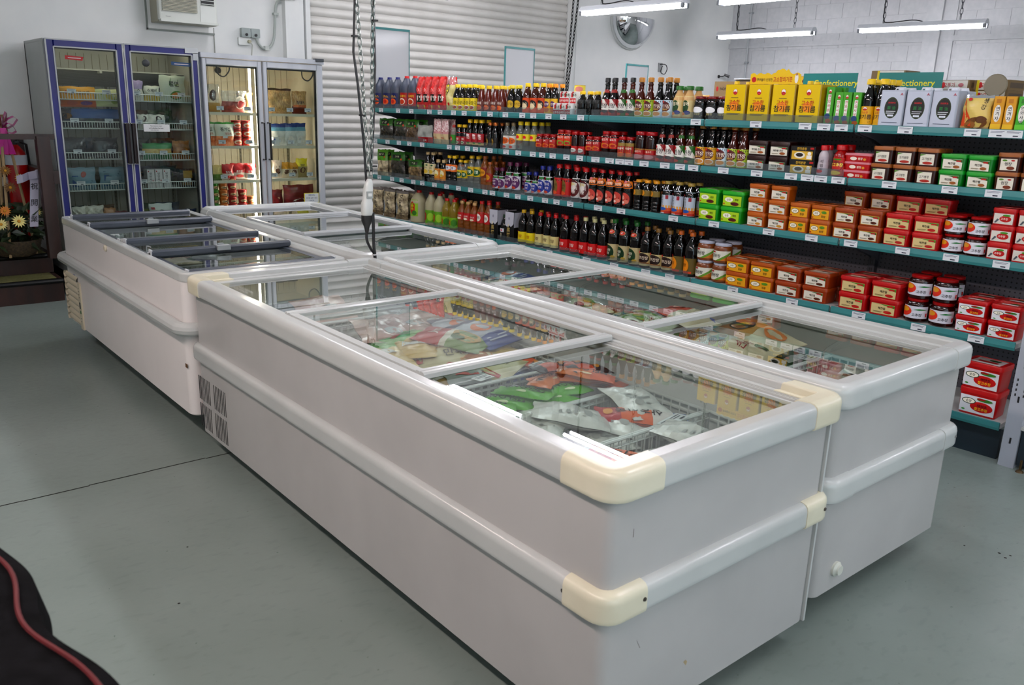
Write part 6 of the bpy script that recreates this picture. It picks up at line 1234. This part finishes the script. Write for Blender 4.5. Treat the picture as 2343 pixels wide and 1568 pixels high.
for i, (x, z, w, c) in enumerate(((3.03, .965, .11, '#b8302c'), (3.14, .97, .15, '#b42028'), (3.25, .967, .11, '#b8242a'))): inf(P(w, .145, .05, [(.4, '#d8cfc4'), (1, c)], [('t', '종가집', 0, .5, .14, '#f0ece8'), ('e', .1, .2, 1.0, .2, '#c84438')], 69 + i), x, z + .006, .145, 'red kimchi pouch, %s on the third white fridge shelf' % ORD[i], 'bag', 'red kimchi pouches', 7.75 + .02 * (i % 2))
for col, (x, c, lc, n) in enumerate(((2.9, '#4a8a2a', '#4a9a34', 5), (2.985, '#c8782a', '#c88034', 5), (3.07, '#b82c20', '#b02428', 6), (3.165, '#b82c20', '#b02428', 4), (3.25, '#a8623a', '#a87848', 3))):
    sp = pot(.063, .042, c, lc, c, [('e', 0, .5, 1.1, .7, '#d8b890'), ('p', [(-.5, .3), (.5, .7), (.3, .3)], '#3a2418')])
    for q in range(n): put(sp, (x, 7.77, .552 + q * .064), (0, 0, 0), '%s paste tub, %s from bottom of its column, %s column in the white fridge' % (['green', 'orange', 'red', 'red', 'tan'][col], ORD[q], ORD[col]), 'tub', 'round paste tubs in the white fridge')
# right door
inf(P(.28, .23, .07, [(.88, GOLD), (1, '#5a4a3a')], [], 72, lump=.35), 3.55, 1.617, .23, 'wide bag of golden dried fish strips in the white fridge', 'bag'); inf(P(.15, .21, .06, [(.3, '#7a3a24'), (1, GOLD)], [('t', '황태채', 0, .5, .14, INK), ('r', 0, .34, 1.8, .1, '#c87a2c')], 73), 3.77, 1.61, .21, 'golden dried pollock bag with dark label at right', 'bag')
for i, (x, w) in enumerate(((3.54, .17), (3.66, .17), (3.765, .15))): inf(P(w, .2 + .01 * i, .04, [(.7, RICE if i else NOOD), (.82, '#7aa8b8'), (1, '#1c4a8a')], [('e', .1, .3, .7, .3, '#d8d4cc'), ('r', 0, .2, .5, .12, '#d8dcdc')], 74 + i), x, 1.31, .2 + .01 * i, 'blue topped fish cake bag, %s on the second white fridge shelf' % ORD[i], 'bag', 'blue topped fish cake bags', 7.76 + .01 * i)
inf(carton(.06, .04, .08, '#d8d8d4', [('r', -.5, .6, .5, .5, '#4a6ab0')], 'food_box'), 3.5, 1.247, .08, 'small white and blue card box in front of the fish cakes', 'box', None, 7.73)
for i, (x, w, h, top, c) in enumerate(((3.52, .1, .17, '#d8c8b8', '#d4cabc'), (3.605, .1, .15, '#c89a28', '#cfc4ae'), (3.69, .1, .145, '#c89a28', '#cfc4ae'), (3.775, .12, .185, '#d8cc30', '#a89a70'))): inf(P(w, h, .05, [(.6, c), (1, top)], [('e', 0, .4, 1.0, .3, '#6a4a34'), ('l', 0, .65, .8, .12, 2, '#5a4a3a')], 80 + i), x, .902 + h / 2, h, 'yellow topped seasoning pouch, %s on the third right white fridge shelf' % ORD[i], 'bag', 'yellow topped pouches')
inf(P(.32, .28, .1, [(1, '#7a1c20')], [('p', [(-.6, 0), (.6, 0), (.7, .3), (.2, .55), (-.4, .5), (-.7, .25)], '#d8d0c8'), ('t', '김장김치', .0, .22, .11, '#a82420', 1.1), ('l', 0, .4, .7, .14, 2, '#8a6a60')], 85), 3.73, .695, .28, 'large red kimchi bag behind the special notice', 'bag'); inf(P(.13, .24, .06, [(1, '#7a1c20')], [('r', .2, .5, .3, .4, '#b89a80')], 86), 3.5, .675, .24, 'narrow dark red bag left of the large kimchi bag', 'bag')

# ================================================================== IN THE CHEST FREEZERS
LYE = (-PI / 2, 0, 0)
def card(t, x, y, z, rz=0.0, w=.075, h=.045):
    o = ob('price_card', price_card_mesh(w, h), t, (x, y, z), (0, .0, rz)); return o
_pc = {}
def price_card_mesh(w, h):
    if (w, h) not in _pc:
        b = MB(); b.box(-w / 2, -h / 2, 0, w / 2, h / 2, .0015, '#d4d8d8'); b.print_on(lambda u, v, e: (u, v, .0015 + e), [('l', 0, h * .15, w * .8, h * .4, 2, '#5a6068'), ('r', w * .15, -h * .28, w * .4, h * .16, '#3a4048')], w, h); _pc[(w, h)] = b.mesh('price_card')
    return _pc[(w, h)]
def basket(label, x0, y0, x1, y1, z1, cards=(), depth=.22):
    t = thing('wire_basket', label, 'basket', (x0, y0, z1 - depth)); w, l = x1 - x0, y1 - y0; d = depth
    b = MB(); Z = (.0, d)
    for z in Z: b.tube([(0, 0, z), (w, 0, z), (w, l, z), (0, l, z)], .005 if z else .004, WIREW, 6, True)
    b.tube([(0, 0, d - .022), (w, 0, d - .022), (w, l, d - .022), (0, l, d - .022)], .003, WIREW, 4, True); ob('rim_wire', b, t)
    b = MB(); n = int(w / .034); m = int(l / .034)
    b.wires([((w * i / n, yy, 0), (w * i / n, yy, d)) for i in range(n + 1) for yy in (0, l)] + [((xx, l * i / m, 0), (xx, l * i / m, d)) for i in range(m + 1) for xx in (0, w)] + [((w * i / 6, 0, 0), (w * i / 6, l, 0)) for i in range(7)], .0032, WIREW); ob('mesh_wire', b, t, kind='stuff')
    for (x, y, rz) in cards: card(t, x, y, d + .006, rz)
    return t
basket('white wire basket of rice cakes beside the cream corner', 1.38, 1.235, 2.13, 1.535, .69, ((.1, .29, .1), (.55, .3, .2), (.62, .02, .1)))
basket('white wire basket of clear packs behind the rice cake basket', 1.38, 1.545, 2.13, 1.84, .69, ((.08, .29, .1), (.6, .0, .2)))
basket('white wire basket of green and orange ice bars', 1.38, 1.85, 2.13, 2.155, .69, ((.36, .2, .3), (.29, .12, .3), (.38, .08, .3)))
basket('white wire basket of cream bags under the middle lid bar', 1.38, 2.165, 2.13, 2.74, .69, ((.35, .04, .2), (.62, .05, .2), (.2, .2, .2)))
basket('white wire basket of pink meat packs in the middle section', 1.38, 2.75, 2.13, 3.2, .69, ())
basket('white wire basket at the far end of the cream cornered freezer', 1.38, 3.21, 2.13, 3.66, .69, ())
basket('white wire basket at the near end beside the sauce shelves', 2.4, 1.27, 3.08, 1.66, .69, ((.3, .36, .2), (.2, .02, .1)))
basket('white wire basket of black and red packs beside the sauces', 2.4, 1.67, 3.08, 2.1, .69, ((.55, .02, .1), (.45, .3, .1)))
basket('white wire basket of salad coloured packs beside the sauces', 2.4, 2.11, 3.08, 2.55, .69, ((.5, .06, .1),))
basket('white wire basket of grey fish packs beside the sauces', 2.4, 2.6, 3.08, 3.1, .69, ((.1, .3, .1),))
basket('white wire basket of red packs at the far end beside the sauces', 2.4, 3.15, 3.08, 3.7, .69, ())
for i, (a, c) in enumerate(((3.95, 4.42), (4.5, 4.9), (5.05, 5.55), (5.65, 6.1))): basket('white wire basket under dark barred lids, %s from the near end' % ORD[i], 1.36, a, 2.04, c, .64)
for i, (a, c) in enumerate(((3.98, 4.7), (4.72, 5.45), (5.47, 6.13))): basket('white wire basket under silver barred lids, %s from the near end' % ORD[i], 2.32, a, 3.03, c, .64)

CLRF = clear('crinkled_wrap', '#e8ecec', 2.2, 1.5, .08, .3, '#b8bcba')
FP = {
 'meat': ('clear bag of pink frozen meat', P(.24, .3, .07, [(1, PINKM)], [('r', .2, .3, .6, .18, '#d4d8d8')], 101, film=True, lump=.3)),
 'fish': ('clear bag of grey frozen fish', P(.22, .3, .06, [(1, GREYF)], [('r', -.2, .7, .6, .16, '#d4d8d8')], 102, lump=.3)),
 'cake': ('yellow and green fish cake bag', P(.2, .28, .06, [(.6, FCAKE), (1, '#8ab874')], [('r', -.5, .85, .5, .1, '#c05a44'), ('l', .1, .8, 1, .1, 2, '#4a6a34'), ('r', 0, .4, .9, .16, '#d6d8d4')], 103, lump=.25)),
 'melg': ('bright green ice bar wrapper', P(.085, .2, .035, [(1, '#72b83a')], [('V', 'MELONA', .1, .5, .5, '#1c2c14', .7), ('e', -.6, .5, .25, .2, '#e0e8c8')], 104)),
 'melo': ('orange ice bar wrapper', P(.085, .2, .035, [(.4, '#d8702c'), (1, '#dc8a3c')], [('V', 'MELONA', .1, .5, .5, '#2c1810', .7), ('e', -.6, .5, .25, .2, '#e8d8b8')], 105)),
 'brownbar': ('glossy brown and orange bar wrapper', P(.07, .18, .035, [(.5, '#5a2410'), (.8, '#d8641c'), (1, '#2c1208')], [('e', 0, .4, 1, .2, '#d89a2c')], 106)),
 'tree': ('cream bag with brown picture', P(.24, .28, .06, [(1, '#c9c3a4')], [('e', .1, .6, 1.2, .42, '#c89a6a'), ('e', .1, .6, .8, .3, '#b07a4a'), ('p', [(-.9, .1), (-.7, .1), (-.5, .9), (-.7, .9)], '#b83a30'), ('t', '만두', .4, .24, .16, INK, .8), ('r', .8, .24, .3, .14, '#a02c24')], 107, lump=.2)),
 'round': ('round grey and red tub pack', P(.16, .16, .05, [(1, '#9aa09e')], [('e', 0, .5, 1.6, .8, '#8a908e'), ('p', [(-.6, .3), (.5, .2), (.3, .7), (-.4, .75)], '#b83a40')], 108)),
 'wrap': ('crinkled clear pack of rice cakes', P(.17, .24, .05, [(1, RICE)], [('l', .1, .5, 1.2, .4, 4, '#a8aaa6'), ('e', -.3, .3, .3, .12, '#b0b2ae')], 109, lump=.35)),
 'samho': ('red orange and blue fish stick bag', P(.1, .3, .045, [(.2, '#2c7ab8'), (.45, '#d8d4d0'), (.78, '#dc7a3c'), (1, '#b8282c')], [('V', '삼호어묵', .1, .55, .5, '#22181c', .5), ('e', 0, .88, .8, .1, '#d8a02c')], 110)),
 'janta': ('white bag with red band and vegetables', P(.22, .28, .06, [(.5, '#8aa06a'), (.6, '#d8d4c8'), (1, '#b82c2c')], [('t', 'Janta', .0, .75, .16, '#ece8e4', 1.4), ('e', .0, .3, 1.2, .4, '#c8a868'), ('e', -.3, .4, .5, .2, '#4a7a3a')], 111)),
 'bluew': ('blue and white seafood bag', P(.2, .26, .05, [(.35, '#3a5a9a'), (.8, '#b8bcc4'), (1, '#24346a')], [('e', 0, .55, .9, .3, '#d8823c'), ('l', 0, .2, 1.2, .14, 2, '#c8ccd4')], 112)),
 'redst': ('red sausage string pack', P(.2, .24, .06, [(1, noise_mat('red_stripe', '#b02a28', '#d8c0b0', 24, .3))], [('r', .2, .4, 1, .3, '#c0342c'), ('t', '순대', .2, .4, .14, '#ece0d8', .8), ('r', .7, .8, .4, .2, '#d4d4d4')], 113)),
 'black': ('black pack with lime lettering', P(.22, .26, .06, [(.4, '#1c2a20'), (.75, '#161812'), (1, '#1c7a5c')], [('t', '왕만두', 0, .35, .22, '#c8d02c'), ('e', .1, .75, .8, .2, '#4aa05a')], 114)),
 'brown': ('brown and clear dumpling bag', P(.22, .3, .07, [(.5, DUMP), (.7, '#c8a060'), (1, '#b0783c')], [('e', -.2, .75, 1.0, .3, '#1a1a12'), ('t', '야채', -.2, .75, .12, '#c0c83a', .8), ('e', .2, .3, .8, .3, '#d8935a')], 115, lump=.25)),
 'salad': ('light bag with salad picture', P(.2, .26, .05, [(1, '#c4ccb8')], [('e', .0, .5, 1.4, .5, '#6a9a34'), ('e', -.3, .4, .5, .2, '#7a2a20'), ('e', .3, .5, .4, .2, '#a8c04a'), ('r', 0, .88, 1.6, .12, '#3a8a8c')], 116)),
 'white': ('white bag with red script', P(.22, .28, .06, [(.6, DUMP), (1, '#d0d4cc')], [('t', '손만두', .1, .4, .16, '#a83030', 1.4), ('e', -.2, .75, 1.0, .2, '#9ab0b8'), ('e', .5, .2, .5, .2, '#5a7a3a')], 117, lump=.25)),
 'gyoza': ('orange topped milk gyoza bag', P(.2, .28, .06, [(.6, DUMP), (1, '#d0582c')], [('t', '교자', .0, .8, .14, '#f0e4d8', 1), ('e', .0, .8, .9, .2, '#b83024'), ('p', [(.6, .05), (.9, .2), (.7, .25)], '#3a6ab0')], 118, lump=.25)),
 'leaf': ('grey patterned pack with leaf print', P(.22, .26, .06, [(1, '#b4b4a8')], [('p', [(-.6, .2), (-.2, .5), (-.3, .2)], '#3a3a34'), ('p', [(.1, .6), (.6, .8), (.3, .5)], '#3a3a34'), ('e', .3, .3, .5, .2, '#7a7468')], 119)),
 'green': ('green vegetable box pack', P(.22, .22, .06, [(1, '#3a6a34')], [('e', -.2, .6, .8, .4, '#c8b83a'), ('e', .4, .5, .6, .3, '#7aa04a'), ('r', 0, .15, 1.4, .14, '#d0d4cc')], 120)),
}
cnt = {}
def ice(kind, x, y, z, rz, where, tilt=0.0, roll=0.0):
    desc, sp = FP[kind]; k = (kind, where)
    vs = [v.co for v in sp[1].vertices]; w2 = max(v.x for v in vs); hh = max(v.z for v in vs); X0, X1, Y0, Y1 = ((1.365, 2.135, 1.24, 3.7) if y < 3.8 else (1.355, 2.045, 3.96, 6.1)) if x < 2.2 else ((2.385, 3.09, 1.27, 3.71) if y < 3.8 else (2.31, 3.04, 3.96, 6.13))
    px_ = [x + a * math.cos(rz) - c * math.sin(rz) for a in (-w2, w2) for c in (0, hh)]; py_ = [y + a * math.sin(rz) + c * math.cos(rz) for a in (-w2, w2) for c in (0, hh)]
    x += max(0, X0 - min(px_)) - max(0, max(px_) - X1); y += max(0, Y0 - min(py_)) - max(0, max(py_) - Y1); cnt[k] = cnt.get(k, 0) + 1
    put(sp, (x, y, z), Euler((-PI / 2 + tilt, roll, 0)).to_matrix().to_4x4() and (Matrix.Rotation(rz, 4, 'Z') @ Matrix.Rotation(roll, 4, 'Y') @ Matrix.Rotation(-PI / 2 + tilt, 4, 'X')).to_euler(), '%s %s' % (desc, where) + (', %s from near end' % ORD[cnt[k] - 1] if (kind, where) in MULTI else ''), 'frozen food', 'frozen packs ' + where)
LAY = [
 # nearest freezer, from the near end
 ('wrap', 1.55, 1.27, .56, .2, 'in the rice cake basket'), ('wrap', 1.8, 1.26, .57, -.1, 'in the rice cake basket'), ('wrap', 2.0, 1.28, .58, .15, 'in the rice cake basket'), ('samho', 1.72, 1.26, .6, .5, 'in the rice cake basket'),
 ('wrap', 1.5, 1.58, .57, .5, 'in the second basket'), ('wrap', 1.72, 1.56, .585, -.4, 'in the second basket'), ('wrap', 1.88, 1.57, .6, .25, 'in the second basket'), ('samho', 2.05, 1.55, .61, .9, 'in the second basket'), ('wrap', 1.62, 1.64, .6, 1.1, 'in the second basket'),
 ('melg', 1.52, 1.93, .58, 1.2, 'among the ice bars'), ('melg', 1.70, 1.9, .63, .75, 'among the ice bars'), ('melg', 1.76, 1.88, .655, .45, 'among the ice bars'), ('melg', 1.97, 1.93, .64, 1.5, 'among the ice bars'), ('melg', 1.9, 1.9, .62, 1.35, 'among the ice bars'), ('melo', 2.0, 1.98, .655, 1.25, 'among the ice bars'), ('melo', 2.06, 1.9, .65, 1.0, 'among the ice bars'), ('melo', 2.09, 1.87, .63, .3, 'among the ice bars'), ('melo', 1.96, 2.02, .63, 1.9, 'among the ice bars'), ('brownbar', 2.09, 2.03, .67, 1.4, 'among the ice bars'), ('brownbar', 2.1, 1.96, .67, 1.5, 'among the ice bars'),
 ('wrap', 1.58, 1.27, .6, -.35, 'heaped beside the cream corner'), ('wrap', 1.95, 1.3, .615, .3, 'heaped beside the cream corner'), ('redst', 1.5, 1.24, .55, .9, 'heaped beside the cream corner'),
 ('wrap', 1.52, 1.7, .62, -.9, 'heaped in the second basket'), ('wrap', 1.95, 1.6, .625, -.3, 'heaped in the second basket'), ('wrap', 1.8, 1.66, .625, .8, 'heaped in the second basket'),
 ('melg', 1.6, 1.87, .655, .9, 'on top of the ice bars'), ('melo', 2.03, 1.86, .67, .7, 'on top of the ice bars'), ('melo', 1.93, 2.05, .655, 2.1, 'on top of the ice bars'), ('brownbar', 2.02, 2.06, .675, 1.6, 'on top of the ice bars'), ('melg', 1.85, 2.02, .63, 2.2, 'on top of the ice bars'),
 ('round', 1.53, 2.24, .61, .3, 'under the lid bar'), ('round', 1.7, 2.22, .62, -.3, 'under the lid bar'), ('tree', 1.9, 2.22, .63, .5, 'under the lid bar'), ('tree', 1.72, 2.4, .64, -.3, 'under the lid bar'), ('cake', 2.02, 2.4, .63, .2, 'under the lid bar'), ('brownbar', 2.08, 2.22, .6, .2, 'under the lid bar'),
 ('cake', 1.52, 2.45, .64, -.2, 'beside the left rim'), ('cake', 1.62, 2.5, .655, -.7, 'beside the left rim'), ('cake', 1.8, 2.5, .66, .25, 'beside the left rim'), ('janta', 1.93, 2.44, .665, .6, 'in the middle section'), ('bluew', 2.06, 2.44, .66, .2, 'in the middle section'), ('bluew', 2.08, 2.6, .64, -.1, 'in the middle section'),
 ('meat', 1.55, 2.8, .61, .2, 'in the middle section'), ('meat', 1.72, 2.78, .63, -.3, 'in the middle section'), ('meat', 1.9, 2.82, .635, .15, 'in the middle section'), ('meat', 2.04, 2.85, .62, .0, 'in the middle section'),
 ('meat', 1.53, 3.25, .6, .1, 'at its far end'), ('meat', 1.72, 3.28, .62, -.2, 'at its far end'), ('fish', 1.9, 3.26, .62, .2, 'at its far end'), ('fish', 2.03, 3.3, .6, 0, 'at its far end'),
 ('wrap', 1.45, 1.28, .52, -.2, 'low in the rice cake basket'), ('wrap', 1.66, 1.3, .53, .6, 'low in the rice cake basket'), ('wrap', 1.9, 1.29, .54, -.5, 'low in the rice cake basket'), ('wrap', 2.05, 1.3, .55, .1, 'low in the rice cake basket'),
 ('wrap', 1.46, 1.6, .53, .1, 'low in the second basket'), ('wrap', 1.8, 1.59, .54, .0, 'low in the second basket'), ('wrap', 2.03, 1.58, .55, .0, 'low in the second basket'),
 ('meat', 1.6, 3.0, .56, .4, 'low in the middle section'), ('fish', 1.85, 3.0, .57, 0, 'low in the middle section'), ('fish', 2.02, 2.98, .6, .1, 'low in the middle section'),
 ('bluew', 2.05, 2.3, .56, .1, 'low under the lid bar'), ('tree', 1.5, 2.42, .57, .2, 'low under the lid bar'), ('cake', 1.7, 2.3, .56, .2, 'low under the lid bar'),
 # beside the sauces
 ('white', 2.55, 1.3, .6, .2, 'beside the drain plug end'), ('leaf', 2.75, 1.33, .62, -.4, 'beside the drain plug end'), ('leaf', 2.95, 1.32, .6, .2, 'beside the drain plug end'), ('redst', 2.5, 1.38, .63, .7, 'beside the drain plug end'),
 ('redst', 2.52, 1.86, .64, .3, 'in the sauce side basket'), ('black', 2.55, 1.74, .655, -.2, 'in the sauce side basket'), ('white', 2.7, 1.7, .67, .25, 'in the sauce side basket'), ('brown', 2.86, 1.72, .675, -.1, 'in the sauce side basket'), ('green', 3.0, 1.72, .6, 0, 'in the sauce side basket'), ('gyoza', 2.9, 1.84, .63, .4, 'in the sauce side basket'),
 ('redst', 2.5, 2.14, .65, .4, 'under the sauce side lid bar'), ('salad', 2.62, 2.2, .665, -.2, 'under the sauce side lid bar'), ('salad', 2.78, 2.24, .66, .2, 'under the sauce side lid bar'), ('gyoza', 2.93, 2.16, .67, -.3, 'under the sauce side lid bar'), ('white', 2.55, 2.3, .63, .1, 'under the sauce side lid bar'),
 ('redst', 2.55, 2.64, .63, .2, 'in the sauce side middle'), ('salad', 2.75, 2.66, .64, -.2, 'in the sauce side middle'), ('fish', 2.92, 2.7, .64, .3, 'in the sauce side middle'), ('leaf', 2.65, 2.8, .65, -.5, 'in the sauce side middle'),
 ('redst', 2.55, 3.2, .63, .3, 'at the sauce side far end'), ('white', 2.75, 3.2, .65, -.2, 'at the sauce side far end'), ('redst', 2.9, 3.3, .64, .4, 'at the sauce side far end'), ('bluew', 2.95, 3.4, .65, 0, 'at the sauce side far end'), ('cake', 2.65, 3.4, .64, .2, 'at the sauce side far end'),
 ('leaf', 2.55, 1.3, .53, .1, 'low at the drain plug end'), ('white', 2.8, 1.3, .55, 0, 'low at the drain plug end'), ('fish', 2.98, 1.32, .57, 0, 'low at the drain plug end'),
 ('salad', 3.0, 1.78, .56, .1, 'low in the sauce side basket'), ('white', 2.6, 1.75, .57, .2, 'low in the sauce side basket'), ('black', 2.8, 1.8, .58, -.2, 'low in the sauce side basket'),
 ('brown', 2.97, 2.2, .58, .1, 'low under the sauce side lid bar'), ('green', 2.7, 2.25, .57, 0, 'low under the sauce side lid bar'),
 ('fish', 2.6, 2.66, .56, .1, 'low in the sauce side middle'), ('fish', 2.8, 2.72, .57, -.1, 'low in the sauce side middle'), ('leaf', 2.98, 2.72, .57, .1, 'low in the sauce side middle'),
]
for a in range(4):
    for i in range(3): LAY.append((('fish', 'cake', 'meat', 'white')[(a + i) % 4], 1.5 + i * .2, 3.98 + a * .55 + .02 * i, .58 + .01 * i, .2 - .2 * i, 'under the dark barred lids'))
for a in range(3):
    for i in range(3): LAY.append((('fish', 'green', 'leaf')[(a + 2 * i) % 3], 2.48 + i * .19, 4.05 + a * .72 + .03 * i, .6 + .01 * i, .2 - .2 * i, 'under the silver barred lids'))
from collections import Counter
MULTI = {k for k, n in Counter((l[0], l[5]) for l in LAY).items() if n > 1}
for l in LAY: ice(l[0], l[1], l[2], l[3] + .055, l[4], l[5], random.uniform(-.03, .16), random.uniform(-.12, .12))
